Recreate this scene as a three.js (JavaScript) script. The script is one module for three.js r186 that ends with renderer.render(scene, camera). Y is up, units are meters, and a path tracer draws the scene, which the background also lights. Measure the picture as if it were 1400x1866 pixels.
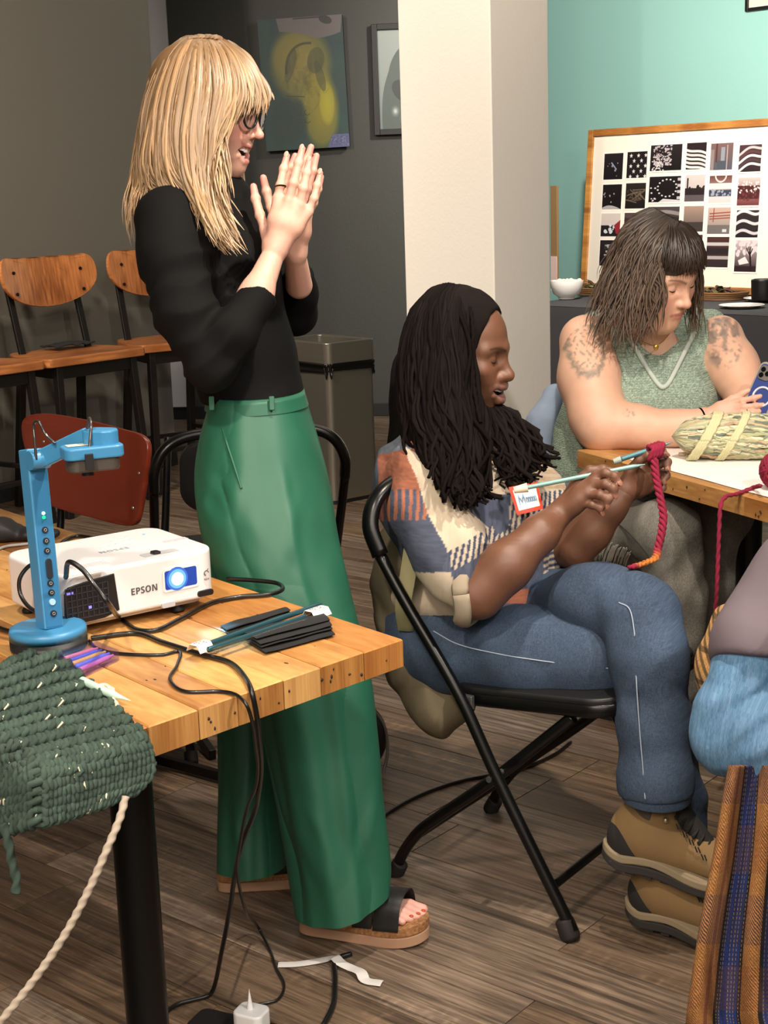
import * as THREE from 'three';
import { RoundedBoxGeometry } from 'three/addons/geometries/RoundedBoxGeometry.js';
import { mergeGeometries, mergeVertices, toCreasedNormals } from 'three/addons/utils/BufferGeometryUtils.js';
import { TextGeometry } from 'three/addons/geometries/TextGeometry.js';
import { FontLoader } from 'three/addons/loaders/FontLoader.js';
import { RectAreaLightUniformsLib } from 'three/addons/lights/RectAreaLightUniformsLib.js';

// ---------------------------------------------------------------- camera
const F = 2700, EYE = 1.48, PITCH = 12.3 * Math.PI / 180, ROLL = 1.9 * Math.PI / 180;
const scene = new THREE.Scene();
scene.background = new THREE.Color(0x0b0b0c);
const camera = new THREE.PerspectiveCamera(2 * Math.atan(933 / F) * 180 / Math.PI, 1400 / 1866, 0.1, 60);
const FWD = new THREE.Vector3(0, -Math.sin(PITCH), -Math.cos(PITCH));
const U0 = new THREE.Vector3(0, Math.cos(PITCH), -Math.sin(PITCH));
const RIGHT = new THREE.Vector3(Math.cos(ROLL), 0, 0).addScaledVector(U0, -Math.sin(ROLL));
const UPV = new THREE.Vector3(Math.sin(ROLL), 0, 0).addScaledVector(U0, Math.cos(ROLL));
camera.matrixAutoUpdate = true;
camera.position.set(0, EYE, 0);
camera.quaternion.setFromRotationMatrix(new THREE.Matrix4().makeBasis(RIGHT, UPV, FWD.clone().negate()));
camera.updateMatrixWorld(true);
scene.add(camera);

const renderer = new THREE.WebGLRenderer({ antialias: true });
renderer.toneMapping = THREE.LinearToneMapping;
renderer.toneMappingExposure = 1.05;
renderer.shadowMap.enabled = true;
renderer.outputColorSpace = THREE.SRGBColorSpace;
RectAreaLightUniformsLib.init();

// ---------------------------------------------------------------- lights (unseen warm ceiling spots, each with its glowing face; position, aim, candela, cone, tint, size)
const WARM = 0xfff0de, NEUT = 0xfff6ec;
const SPOTS = [
  [[-0.75, 2.98, -0.75], [-0.1, 0.7, -3.0], 15, 56, WARM, 4],
  [[1.75, 2.98, -0.9], [0.7, 0.9, -3.9], 17, 54, NEUT, 2.5],
  [[0.45, 2.98, -2.45], [0.35, 0, -2.75], 16, 62, WARM, 2],
  [[-0.35, 2.98, -3.9], [0.35, 1.6, -5.8], 8, 54, WARM, 4],
  [[1.2, 2.98, -7.6], [2.2, 1.6, -10.8], 40, 66, NEUT, 5],
  [[-2.0, 2.98, -4.8], [-1.6, 0.9, -7.6], 24, 62, WARM, 5],
];
const FILLS = [   // fill lights added as ceiling panels [x, z, width, depth, intensity]
  [-0.3, 1.7, 4.4, 2.0, 7.6],
  [0.3, -5.0, 2.6, 0.7, 2.2],
  [-0.6, -8.4, 1.8, 0.6, 1.0],
];

// ---------------------------------------------------------------- helpers
const V = (x, y, z) => new THREE.Vector3(x, y, z);
const P = (px, py, depth) => V(0, EYE, 0).addScaledVector(FWD, depth).addScaledVector(RIGHT, (px - 700) * depth / F).addScaledVector(UPV, (933 - py) * depth / F);   // a point of the place seen at a photo pixel, at its distance
const onY = (px, py, h) => { const d = P(px, py, 1).sub(V(0, EYE, 0)); const t = (h - EYE) / d.y; return V(d.x * t, h, d.z * t); };
const R = (d) => d * Math.PI / 180;
let seedState = 1234567;
const rnd = () => { seedState = (seedState + 0x6d2b79f5) | 0; let t = Math.imul(seedState ^ (seedState >>> 15), 1 | seedState); t = (t + Math.imul(t ^ (t >>> 7), 61 | t)) ^ t; return ((t ^ (t >>> 14)) >>> 0) / 4294967296; };
const rr = (a, b) => a + (b - a) * rnd();
const seed = (n) => { seedState = n | 0; };
const mixn = (a, b, t) => a + (b - a) * t;
const clamp = (x, a = 0, b = 1) => Math.min(b, Math.max(a, x));
const sstep = (a, b, x) => { const t = clamp((x - a) / (b - a)); return t * t * (3 - 2 * t); };
const h3 = (x, y, z) => { let h = Math.imul(x, 374761393) ^ Math.imul(y, 668265263) ^ Math.imul(z, 2147483647 - 1013); h = Math.imul(h ^ (h >>> 13), 1274126177); return ((h ^ (h >>> 16)) >>> 0) / 4294967296; };
function noise(x, y, z = 0) {
  const i = Math.floor(x), j = Math.floor(y), k = Math.floor(z); let a = x - i, b = y - j, c = z - k;
  a = a * a * (3 - 2 * a); b = b * b * (3 - 2 * b); c = c * c * (3 - 2 * c);
  const l = (p, q, t) => p + (q - p) * t;
  return l(l(l(h3(i, j, k), h3(i + 1, j, k), a), l(h3(i, j + 1, k), h3(i + 1, j + 1, k), a), b), l(l(h3(i, j, k + 1), h3(i + 1, j, k + 1), a), l(h3(i, j + 1, k + 1), h3(i + 1, j + 1, k + 1), a), b), c);
}
const fbm = (x, y, z = 0, n = 4) => { let s = 0, a = 0.5, t = 0; for (let i = 0; i < n; i++) { s += a * noise(x, y, z); t += a; a *= 0.5; x = x * 2.03 + 11.3; y = y * 2.03 + 5.7; z = z * 2.03 + 3.1; } return s / t; };
const hexLin = (h) => { const c = new THREE.Color(h); return [c.r, c.g, c.b]; };

const usedNames = new Map();
const numbered = (n) => { const k = usedNames.get(n) ?? -1; usedNames.set(n, k + 1); return k < 0 ? n : n + '_' + String(k + 1).padStart(3, '0'); };
function tag(o, label, category, group) { o.userData.label = label; o.userData.category = category; if (group) o.userData.group = group; return o; }
function thing(name, label, category, pos = [0, 0, 0], turn = 0, group) {
  const o = new THREE.Group(); o.name = numbered(name); o.position.set(...(pos.isVector3 ? pos.toArray() : pos)); o.rotation.y = turn; scene.add(o);
  return tag(o, label, category, group);
}
function part(parent, name, geo, mat, label) {   // geo in the parent's own frame
  const g = Array.isArray(geo) ? merge(geo) : geo, m = new THREE.Mesh(g, mat);
  m.name = parent === scene ? numbered(name) : name; m.castShadow = m.receiveShadow = true; parent.add(m);
  if (label) m.userData.label = label;
  return m;
}
function structure(name, geo, mat) { const m = part(scene, name, geo, mat); m.userData.kind = 'structure'; return m; }
function merge(list) {
  const norm = list.map((g) => { let q = g.index ? g.toNonIndexed() : g.clone(); for (const k of Object.keys(q.attributes)) if (!['position', 'normal', 'uv', 'color'].includes(k)) q.deleteAttribute(k); q.morphAttributes = {}; if (!q.attributes.uv) q.setAttribute('uv', new THREE.BufferAttribute(new Float32Array(q.attributes.position.count * 2), 2)); return q; });
  const anyC = norm.some((g) => g.attributes.color);
  if (anyC) for (const g of norm) if (!g.attributes.color) g.setAttribute('color', new THREE.BufferAttribute(new Float32Array(g.attributes.position.count * 3).fill(1), 3));
  return mergeGeometries(norm, false);
}
const moved = (g, x, y, z, rx = 0, ry = 0, rz = 0) => g.applyMatrix4(new THREE.Matrix4().compose(V(x, y, z), new THREE.Quaternion().setFromEuler(new THREE.Euler(rx, ry, rz)), V(1, 1, 1)));
function basisM(o, x, y, z) { return new THREE.Matrix4().makeBasis(x, y, z).setPosition(o); }
function uvBox(g, ox = 0, oy = 0) {   // box-projected uv in metres
  const q = g.index ? g.toNonIndexed() : g; const p = q.attributes.position, uv = new Float32Array(p.count * 2), a = V(), b = V(), c = V();
  for (let i = 0; i < p.count; i += 3) {
    a.fromBufferAttribute(p, i); b.fromBufferAttribute(p, i + 1); c.fromBufferAttribute(p, i + 2);
    const n = b.clone().sub(a).cross(c.clone().sub(a)); const ax = Math.abs(n.x), ay = Math.abs(n.y), az = Math.abs(n.z);
    [a, b, c].forEach((v, k) => { const [s, t] = ay >= ax && ay >= az ? [v.x, v.z] : ax > az ? [v.z, v.y] : [v.x, v.y]; uv[(i + k) * 2] = s + ox; uv[(i + k) * 2 + 1] = t + oy; });
  }
  q.setAttribute('uv', new THREE.BufferAttribute(uv, 2)); return q;
}
function box(w, h, d, r = 0.002, seg = 1) { return uvBox(r > 0 ? new RoundedBoxGeometry(w, h, d, seg, Math.min(r, w / 2.01, h / 2.01, d / 2.01)) : new THREE.BoxGeometry(w, h, d)); }
function lathe(pts, seg = 32) { return new THREE.LatheGeometry(pts.map(([x, y]) => new THREE.Vector2(x, y)), seg); }
function cyl(a, b, ra, rb = ra, seg = 16) { const d = b.clone().sub(a), g = new THREE.CylinderGeometry(rb, ra, d.length(), seg, 1); g.applyQuaternion(new THREE.Quaternion().setFromUnitVectors(V(0, 1, 0), d.clone().normalize())); const m = a.clone().add(b).multiplyScalar(0.5); return g.translate(m.x, m.y, m.z); }
function catmull(pts, n, closed = false) { return new THREE.CatmullRomCurve3(pts, closed, 'centripetal').getPoints(n); }
// sweep a round or flattened section along points; rad(t) gives [ra, rb]; vertex colours by col(t, angle)
function sweep(pts, rad, seg = 8, opt = {}) {
  const n = pts.length, pos = [], uv = [], idx = [], col = opt.col ? [] : null; let up = opt.up ? opt.up.clone() : null, len = 0;
  const T = pts.map((p, i) => pts[Math.min(n - 1, i + 1)].clone().sub(pts[Math.max(0, i - 1)]).normalize());
  if (!up) { up = Math.abs(T[0].y) < 0.9 ? V(0, 1, 0) : V(1, 0, 0); }
  for (let i = 0; i < n; i++) {
    const t = T[i]; up.addScaledVector(t, -up.dot(t)); if (up.lengthSq() < 1e-9) up.set(t.y, t.z, t.x).addScaledVector(t, -(t.y * t.x + t.z * t.y + t.x * t.z)); up.normalize();
    const s = t.clone().cross(up); if (i) len += pts[i].distanceTo(pts[i - 1]);
    const f = i / (n - 1); let r = typeof rad === 'function' ? rad(f, i) : rad; if (!Array.isArray(r)) r = [r, r];
    for (let k = 0; k <= seg; k++) {
      const a = k / seg * Math.PI * 2 + (opt.twist ? opt.twist * len : 0); const m = opt.prof ? opt.prof(a, f, len) : 1;
      const c = Math.cos(a) * r[0] * m, e = Math.sin(a) * r[1] * m, p = pts[i];
      pos.push(p.x + s.x * c + up.x * e, p.y + s.y * c + up.y * e, p.z + s.z * c + up.z * e); uv.push(len, k / seg * Math.PI * (r[0] + r[1]));
      if (col) col.push(...opt.col(f, a));
    }
  }
  const w = seg + 1;
  for (let i = 0; i < n - 1; i++) for (let k = 0; k < seg; k++) { const a = i * w + k, b = a + w; idx.push(a, a + 1, b, b, a + 1, b + 1); }
  if (!opt.open) for (const [i, flip] of [[0, 1], [n - 1, 0]]) { const c = pos.length / 3; pos.push(pts[i].x, pts[i].y, pts[i].z); uv.push(0, 0); if (col) col.push(...opt.col(i / (n - 1), 0)); for (let k = 0; k < seg; k++) { const a = i * w + k; flip ? idx.push(c, a + 1, a) : idx.push(c, a, a + 1); } }
  const g = new THREE.BufferGeometry(); g.setAttribute('position', new THREE.Float32BufferAttribute(pos, 3)); g.setAttribute('uv', new THREE.Float32BufferAttribute(uv, 2)); if (col) g.setAttribute('color', new THREE.Float32BufferAttribute(col, 3));
  g.setIndex(idx); g.computeVertexNormals();
  const nn = g.attributes.normal;   // close the seam
  for (let i = 0; i < n; i++) { const a = i * w, b = a + seg, v = V(nn.getX(a) + nn.getX(b), nn.getY(a) + nn.getY(b), nn.getZ(a) + nn.getZ(b)).normalize(); nn.setXYZ(a, v.x, v.y, v.z); nn.setXYZ(b, v.x, v.y, v.z); }
  return g;
}
const tube = (pts, r, seg = 8, per = 6, opt) => sweep(catmull(pts, Math.max(2, (pts.length - 1) * per)), r, seg, opt);
// a skin through rings: rings[i] = {c, u, v, a, b} (centre, two axes, two half-widths); shape(angle, i, n) scales the radius
function loft(rings, seg = 48, opt = {}) {
  const pos = [], uv = [], idx = [], w = seg + 1; let len = 0;
  rings.forEach((q, i) => {
    if (i) len += q.c.distanceTo(rings[i - 1].c);
    for (let k = 0; k <= seg; k++) {
      const a = k / seg * Math.PI * 2, m = opt.shape ? opt.shape(k === seg ? 0 : a, len, i) : 1, e = q.e ?? 1, ca = Math.cos(a), sa = Math.sin(a);
      const x = Math.sign(ca) * Math.pow(Math.abs(ca), e) * q.a * m, y = Math.sign(sa) * Math.pow(Math.abs(sa), e) * q.b * m;
      pos.push(q.c.x + q.u.x * x + q.v.x * y, q.c.y + q.u.y * x + q.v.y * y, q.c.z + q.u.z * x + q.v.z * y); uv.push(a / 6.283 * (opt.girth ?? 0.6), len);
    }
  });
  for (let i = 0; i < rings.length - 1; i++) for (let k = 0; k < seg; k++) { const a = i * w + k, b = a + w; idx.push(a, b, a + 1, b, b + 1, a + 1); }
  for (const [i, on, flip] of [[0, opt.capA, 0], [rings.length - 1, opt.capB, 1]]) if (on) { const c = pos.length / 3, q = rings[i].c; pos.push(q.x, q.y, q.z); uv.push(0, 0); for (let k = 0; k < seg; k++) { const a = i * w + k; flip ? idx.push(c, a + 1, a) : idx.push(c, a, a + 1); } }
  const g = new THREE.BufferGeometry(); g.setAttribute('position', new THREE.Float32BufferAttribute(pos, 3)); g.setAttribute('uv', new THREE.Float32BufferAttribute(uv, 2)); g.setIndex(idx); g.computeVertexNormals();
  const nn = g.attributes.normal;
  for (let i = 0; i < rings.length; i++) { const a = i * w, b = a + seg, v = V(nn.getX(a) + nn.getX(b), nn.getY(a) + nn.getY(b), nn.getZ(a) + nn.getZ(b)).normalize(); nn.setXYZ(a, v.x, v.y, v.z); nn.setXYZ(b, v.x, v.y, v.z); }
  return g;
}
function interpKeys(keys, n) {   // Catmull-Rom through rows of numbers, evenly in parameter
  const out = [], m = keys.length - 1;
  for (let i = 0; i < n; i++) {
    const t = i / (n - 1) * m, k = Math.min(m - 1, Math.floor(t)), f = t - k;
    const g = (j) => keys[Math.min(m, Math.max(0, j))];
    out.push(keys[0].map((_, c) => { const p0 = g(k - 1)[c], p1 = g(k)[c], p2 = g(k + 1)[c], p3 = g(k + 2)[c]; return 0.5 * (2 * p1 + (p2 - p0) * f + (2 * p0 - 5 * p1 + 4 * p2 - p3) * f * f + (3 * p1 - p0 - 3 * p2 + p3) * f * f * f); }));
  }
  return out;
}
// sheet through a grid of points, with thickness
function sheet(grid, th = 0.003, uvScale) {
  const n = grid.length, m = grid[0].length, pos = [], uv = [], idx = [];
  const lenU = [0]; for (let i = 1; i < n; i++) lenU.push(lenU[i - 1] + grid[i][m >> 1].distanceTo(grid[i - 1][m >> 1]));
  const lenV = [0]; for (let j = 1; j < m; j++) lenV.push(lenV[j - 1] + grid[n >> 1][j].distanceTo(grid[n >> 1][j - 1]));
  const N = grid.map((row, i) => row.map((p, j) => { const a = grid[Math.min(n - 1, i + 1)][j].clone().sub(grid[Math.max(0, i - 1)][j]), b = grid[i][Math.min(m - 1, j + 1)].clone().sub(grid[i][Math.max(0, j - 1)]); return a.cross(b).normalize(); }));
  for (const s of [1, -1]) for (let i = 0; i < n; i++) for (let j = 0; j < m; j++) { const p = grid[i][j].clone().addScaledVector(N[i][j], s * th / 2); pos.push(p.x, p.y, p.z); uv.push(lenU[i], lenV[j]); }
  const id = (s, i, j) => s * n * m + i * m + j;
  for (let i = 0; i < n - 1; i++) for (let j = 0; j < m - 1; j++) { idx.push(id(0, i, j), id(0, i + 1, j), id(0, i, j + 1), id(0, i, j + 1), id(0, i + 1, j), id(0, i + 1, j + 1)); idx.push(id(1, i, j), id(1, i, j + 1), id(1, i + 1, j), id(1, i, j + 1), id(1, i + 1, j + 1), id(1, i + 1, j)); }
  const rim = []; for (let i = 0; i < n; i++) rim.push([i, 0]); for (let j = 1; j < m; j++) rim.push([n - 1, j]); for (let i = n - 2; i >= 0; i--) rim.push([i, m - 1]); for (let j = m - 2; j > 0; j--) rim.push([0, j]);
  for (let k = 0; k < rim.length; k++) { const [i, j] = rim[k], [a, b] = rim[(k + 1) % rim.length]; idx.push(id(0, i, j), id(1, i, j), id(0, a, b), id(0, a, b), id(1, i, j), id(1, a, b)); }
  const g = new THREE.BufferGeometry(); g.setAttribute('position', new THREE.Float32BufferAttribute(pos, 3)); g.setAttribute('uv', new THREE.Float32BufferAttribute(uv, 2)); g.setIndex(idx); g.computeVertexNormals(); return g;
}
function extrude(shape, depth, bevel = 0.002, seg = 2, curve = 12) { return new THREE.ExtrudeGeometry(shape, { depth, bevelEnabled: bevel > 0, bevelSize: bevel, bevelThickness: bevel, bevelSegments: seg, curveSegments: curve }); }
function roundRect(w, h, r) { const s = new THREE.Shape(), x = -w / 2, y = -h / 2; s.moveTo(x + r, y); s.lineTo(x + w - r, y); s.absarc(x + w - r, y + r, r, -Math.PI / 2, 0); s.lineTo(x + w, y + h - r); s.absarc(x + w - r, y + h - r, r, 0, Math.PI / 2); s.lineTo(x + r, y + h); s.absarc(x + r, y + h - r, r, Math.PI / 2, Math.PI); s.lineTo(x, y + r); s.absarc(x + r, y + r, r, Math.PI, Math.PI * 1.5); return s; }

// ---------------------------------------------------------------- textures and materials
function dataTex(w, h, fn, srgb = true) { const d = new Uint8Array(w * h * 4); for (let y = 0; y < h; y++) for (let x = 0; x < w; x++) { const c = fn(x / w, y / h, x, y), o = (y * w + x) * 4; d[o] = clamp(c[0]) * 255; d[o + 1] = clamp(c[1]) * 255; d[o + 2] = clamp(c[2]) * 255; d[o + 3] = 255; } const t = new THREE.DataTexture(d, w, h); t.magFilter = THREE.LinearFilter; t.wrapS = t.wrapT = THREE.RepeatWrapping; if (srgb) t.colorSpace = THREE.SRGBColorSpace; t.needsUpdate = true; return t; }
function mirror(t) { t.wrapS = t.wrapT = THREE.MirroredRepeatWrapping; return t; }
function canvasTex(w, h, draw) { const c = document.createElement('canvas'); c.width = w; c.height = h; draw(c.getContext('2d'), w, h); const t = new THREE.CanvasTexture(c); t.colorSpace = THREE.SRGBColorSpace; t.magFilter = THREE.LinearFilter; return t; }
const rep = (t, sx, sy = sx, ox = 0, oy = 0) => { const c = t.clone(); c.repeat.set(sx, sy); c.offset.set(ox, oy); c.needsUpdate = true; return c; };
const std = (color, rough = 0.6, o = {}) => new THREE.MeshStandardMaterial({ color, roughness: rough, ...o });
const phys = (color, rough = 0.6, o = {}) => new THREE.MeshPhysicalMaterial({ color, roughness: rough, ...o });
const fineBump = dataTex(256, 256, (u, v, x, y) => { const n = h3(x, y, 5) * 0.5 + noise(x / 3, y / 3, 1) * 0.5; return [n, n, n]; }, false);
const weaveBump = dataTex(256, 256, (u, v, x, y) => { const n = ((Math.sin(x * Math.PI / 2) + Math.sin(y * Math.PI / 2)) * 0.2 + 0.5) * 0.7 + 0.3 * h3(x, y, 8); return [n, n, n]; }, false);
// ---------------------------------------------------------------- signed-distance modelling: round cones and ellipsoids joined by a smooth minimum, meshed by surface nets
class Sdf {
  constructor() { this.p = []; }
  cap(a, b, ra, rb = ra, k = 0.02, op = 0) { const d = b.clone().sub(a); this.p.push({ t: 0, a: [a.x, a.y, a.z], d: [d.x, d.y, d.z], l2: Math.max(1e-12, d.lengthSq()), ra, rb, k, op, c: a.clone().add(b).multiplyScalar(0.5), br: d.length() / 2 + Math.max(ra, rb) }); return this; }
  chain(pts, rs, k = 0.01, op = 0) { for (let i = 0; i + 1 < pts.length; i++) this.cap(pts[i], pts[i + 1], rs[i], rs[i + 1], k, op); return this; }
  ball(c, r, k = 0.02, op = 0) { return this.ell(c, V(r, r, r), null, k, op); }
  ell(c, r, m = null, k = 0.02, op = 0) { const e = m ? m.elements : null; this.p.push({ t: 1, c: c.clone(), r: [r.x, r.y, r.z], m: e ? [e[0], e[1], e[2], e[4], e[5], e[6], e[8], e[9], e[10]] : null, k, op, br: Math.max(r.x, r.y, r.z) }); return this; }
  plane(pt, n, k = 0.003) { n = n.clone().normalize(); this.p.push({ t: 2, c: pt.clone(), n: [n.x, n.y, n.z], w: -n.dot(pt), k, op: 2, br: 1e9 }); return this; }   // keeps the side the normal points away from
  one(q, x, y, z) {
    if (q.t === 0) { const px = x - q.a[0], py = y - q.a[1], pz = z - q.a[2], d = q.d; let h = (px * d[0] + py * d[1] + pz * d[2]) / q.l2; h = h < 0 ? 0 : h > 1 ? 1 : h; const ex = px - d[0] * h, ey = py - d[1] * h, ez = pz - d[2] * h; return Math.sqrt(ex * ex + ey * ey + ez * ez) - (q.ra + (q.rb - q.ra) * h); }
    if (q.t === 1) { let px = x - q.c.x, py = y - q.c.y, pz = z - q.c.z; const m = q.m; if (m) { const a = px * m[0] + py * m[1] + pz * m[2], b = px * m[3] + py * m[4] + pz * m[5], c = px * m[6] + py * m[7] + pz * m[8]; px = a; py = b; pz = c; } const r = q.r; const a = px / r[0], b = py / r[1], c = pz / r[2], k0 = Math.sqrt(a * a + b * b + c * c); if (k0 < 1e-6) return -Math.min(r[0], r[1], r[2]); const a2 = a / r[0], b2 = b / r[1], c2 = c / r[2]; return k0 * (k0 - 1) / Math.sqrt(a2 * a2 + b2 * b2 + c2 * c2); }
    return x * q.n[0] + y * q.n[1] + z * q.n[2] + q.w;
  }
  at(x, y, z, list = this.p) {
    let d = 1e3;
    for (let i = 0; i < list.length; i++) {
      const q = list[i], e = this.one(q, x, y, z), k = q.k;
      if (q.op === 0) { if (d > 999) { d = e; continue; } const h = Math.max(k - Math.abs(d - e), 0) / k; d = Math.min(d, e) - h * h * k * 0.25; }
      else if (q.op === 1) { const h = Math.max(k - Math.abs(-e - d), 0) / k; d = Math.max(d, -e) + h * h * k * 0.25; }
      else { const h = Math.max(k - Math.abs(e - d), 0) / k; d = Math.max(d, e) + h * h * k * 0.25; }
    }
    return d;
  }
  mesh(cell, opt = {}) {
    const lo = [1e9, 1e9, 1e9], hi = [-1e9, -1e9, -1e9], ps = this.p, pad = cell * 2 + (opt.pad ?? 0.01);
    for (const q of ps) if (q.op === 0) [q.c.x, q.c.y, q.c.z].forEach((c, i) => { lo[i] = Math.min(lo[i], c - q.br - pad); hi[i] = Math.max(hi[i], c + q.br + pad); });
    if (opt.box) for (let i = 0; i < 3; i++) { lo[i] = Math.max(lo[i], opt.box[0][i]); hi[i] = Math.min(hi[i], opt.box[1][i]); }
    const B = 6, nb = [0, 1, 2].map((i) => Math.ceil((hi[i] - lo[i]) / cell / B)), n = nb.map((b) => b * B + 1), g = new Float32Array(n[0] * n[1] * n[2]).fill(1), disp = opt.disp;
    const diag = B * cell * 0.87 + cell, dm = disp ? (opt.dispMax ?? 0.01) : 0, sx = 1, sy = n[0], sz = n[0] * n[1], live = new Uint8Array(nb[0] * nb[1] * nb[2]);
    for (let bz = 0; bz < nb[2]; bz++) for (let by = 0; by < nb[1]; by++) for (let bx = 0; bx < nb[0]; bx++) {
      const cx = lo[0] + (bx + 0.5) * B * cell, cy = lo[1] + (by + 0.5) * B * cell, cz = lo[2] + (bz + 0.5) * B * cell;
      const d = this.at(cx, cy, cz), out = Math.abs(d) > diag * 1.7 + dm + 0.004;
      let list = ps;
      if (!out) { live[(bz * nb[1] + by) * nb[0] + bx] = 1; list = ps.filter((q) => q.op === 2 || Math.sqrt((q.c.x - cx) ** 2 + (q.c.y - cy) ** 2 + (q.c.z - cz) ** 2) - q.br < diag * 2.2 + q.k + Math.abs(d) + dm); if (!list.some((q) => q.op === 0)) list = ps; }
      const ex = bx === nb[0] - 1 ? B : B - 1, ey = by === nb[1] - 1 ? B : B - 1, ez = bz === nb[2] - 1 ? B : B - 1;
      for (let k = 0; k <= ez; k++) for (let j = 0; j <= ey; j++) for (let i = 0; i <= ex; i++) {
        const X = bx * B + i, Y = by * B + j, Z = bz * B + k; let v = d;
        if (!out) { const x = lo[0] + X * cell, y = lo[1] + Y * cell, z = lo[2] + Z * cell; v = this.at(x, y, z, list); if (disp && v < dm * 2 + cell * 3 && v > -dm * 2 - cell * 3) v += disp(x, y, z); }
        g[X * sx + Y * sy + Z * sz] = v;
      }
    }
    const vid = new Int32Array(g.length).fill(-1), pos = [], idx = [];
    const E = [[0, 1], [2, 3], [4, 5], [6, 7], [0, 2], [1, 3], [4, 6], [5, 7], [0, 4], [1, 5], [2, 6], [3, 7]];
    const off = [0, 1, sy, sy + 1, sz, sz + 1, sz + sy, sz + sy + 1], cv = new Float32Array(8);
    for (let z = 0; z < n[2] - 1; z++) for (let y = 0; y < n[1] - 1; y++) for (let x = 0; x < n[0] - 1; x++) {
      const o = x + y * sy + z * sz; let m = 0; for (let i = 0; i < 8; i++) { cv[i] = g[o + off[i]]; if (cv[i] < 0) m |= 1 << i; }
      if (m === 0 || m === 255) continue;
      let c = 0, ax = 0, ay = 0, az = 0;
      for (const [a, b] of E) { if ((m >> a & 1) === (m >> b & 1)) continue; const t = cv[a] / (cv[a] - cv[b]); ax += (a & 1) + ((b & 1) - (a & 1)) * t; ay += (a >> 1 & 1) + ((b >> 1 & 1) - (a >> 1 & 1)) * t; az += (a >> 2 & 1) + ((b >> 2 & 1) - (a >> 2 & 1)) * t; c++; }
      vid[o] = pos.length / 3; pos.push(lo[0] + (x + ax / c) * cell, lo[1] + (y + ay / c) * cell, lo[2] + (z + az / c) * cell);
    }
    const quad = (a, b, c, d, f) => { if (a < 0 || b < 0 || c < 0 || d < 0) return; f ? idx.push(a, b, c, a, c, d) : idx.push(a, c, b, a, d, c); };
    for (let z = 1; z < n[2] - 1; z++) for (let y = 1; y < n[1] - 1; y++) for (let x = 1; x < n[0] - 1; x++) {
      const o = x + y * sy + z * sz, s = g[o] < 0;
      if (s !== g[o + 1] < 0) quad(vid[o], vid[o - sy], vid[o - sy - sz], vid[o - sz], !s);
      if (s !== g[o + sy] < 0) quad(vid[o], vid[o - sz], vid[o - sz - 1], vid[o - 1], !s);
      if (s !== g[o + sz] < 0) quad(vid[o], vid[o - 1], vid[o - 1 - sy], vid[o - sy], !s);
    }
    const geo = new THREE.BufferGeometry(), pa = new Float32Array(pos); geo.setAttribute('position', new THREE.BufferAttribute(pa, 3)); geo.setIndex(idx); geo.computeVertexNormals();
    // outward check by volume sign
    let vol = 0; for (let i = 0; i < Math.min(idx.length, 30000); i += 3) { const [a, b, c] = [idx[i] * 3, idx[i + 1] * 3, idx[i + 2] * 3]; const nx = geo.attributes.normal.getX(idx[i]), ny = geo.attributes.normal.getY(idx[i]), nz = geo.attributes.normal.getZ(idx[i]); const e = cell * 0.7; vol += Math.sign(this.at(pa[a] + nx * e, pa[a + 1] + ny * e, pa[a + 2] + nz * e) - this.at(pa[a] - nx * e, pa[a + 1] - ny * e, pa[a + 2] - nz * e)); if (i > 1500) break; }
    if (vol < 0) { for (let i = 0; i < idx.length; i += 3) { const t = idx[i]; idx[i] = idx[i + 1]; idx[i + 1] = t; } geo.setIndex(idx); geo.computeVertexNormals(); }
    if (opt.color) { const col = new Float32Array(pa.length), nn = geo.attributes.normal; for (let i = 0; i < pa.length; i += 3) { const c = opt.color(pa[i], pa[i + 1], pa[i + 2], nn.array[i], nn.array[i + 1], nn.array[i + 2]); col[i] = c[0]; col[i + 1] = c[1]; col[i + 2] = c[2]; } geo.setAttribute('color', new THREE.BufferAttribute(col, 3)); }
    const uv = new Float32Array(pa.length / 3 * 2), fn = opt.uv ?? ((x, y, z) => [x + z * 0.6, y]); for (let i = 0, j = 0; i < pa.length; i += 3, j += 2) { const c = fn(pa[i], pa[i + 1], pa[i + 2]); uv[j] = c[0]; uv[j + 1] = c[1]; }
    geo.setAttribute('uv', new THREE.BufferAttribute(uv, 2));
    return geo;
  }
}
// ---------------------------------------------------------------- the setting
const A40 = V(Math.cos(R(40)), 0, Math.sin(R(40))), B40 = V(Math.sin(R(40)), 0, -Math.cos(R(40)));   // the room's two directions in plan
const A48 = V(Math.cos(R(48)), 0, Math.sin(R(48))), N48 = V(-Math.sin(R(48)), 0, Math.cos(R(48)));
const yaw = (d) => Math.atan2(-d.z, d.x);   // turn that lays local +x along d
function wallBetween(name, p0, p1, h, th, mat, y0 = 0) {   // face on the line p0-p1; thickness away from the left-hand side
  const d = p1.clone().sub(p0), len = d.length(); d.normalize(); const n = V(-d.z, 0, d.x); const mid = p0.clone().add(p1).multiplyScalar(0.5).addScaledVector(n, -th / 2);
  const g = box(len, h, th, 0.004); const m = structure(name, g, mat); m.position.set(mid.x, y0 + h / 2, mid.z); m.rotation.y = yaw(d); return m;
}
const paintBump = mirror(dataTex(512, 512, (u, v, x, y) => { const n = fbm(x / 9, y / 9, 2, 3) * 0.7 + 0.3 * fbm(x / 2.3, y / 2.3, 4, 2); return [n, n, n]; }, false));
const wallMat = (c, rough = 0.75) => std(c, rough, { bumpMap: rep(paintBump, 1.6), bumpScale: 0.0006 });
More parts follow.
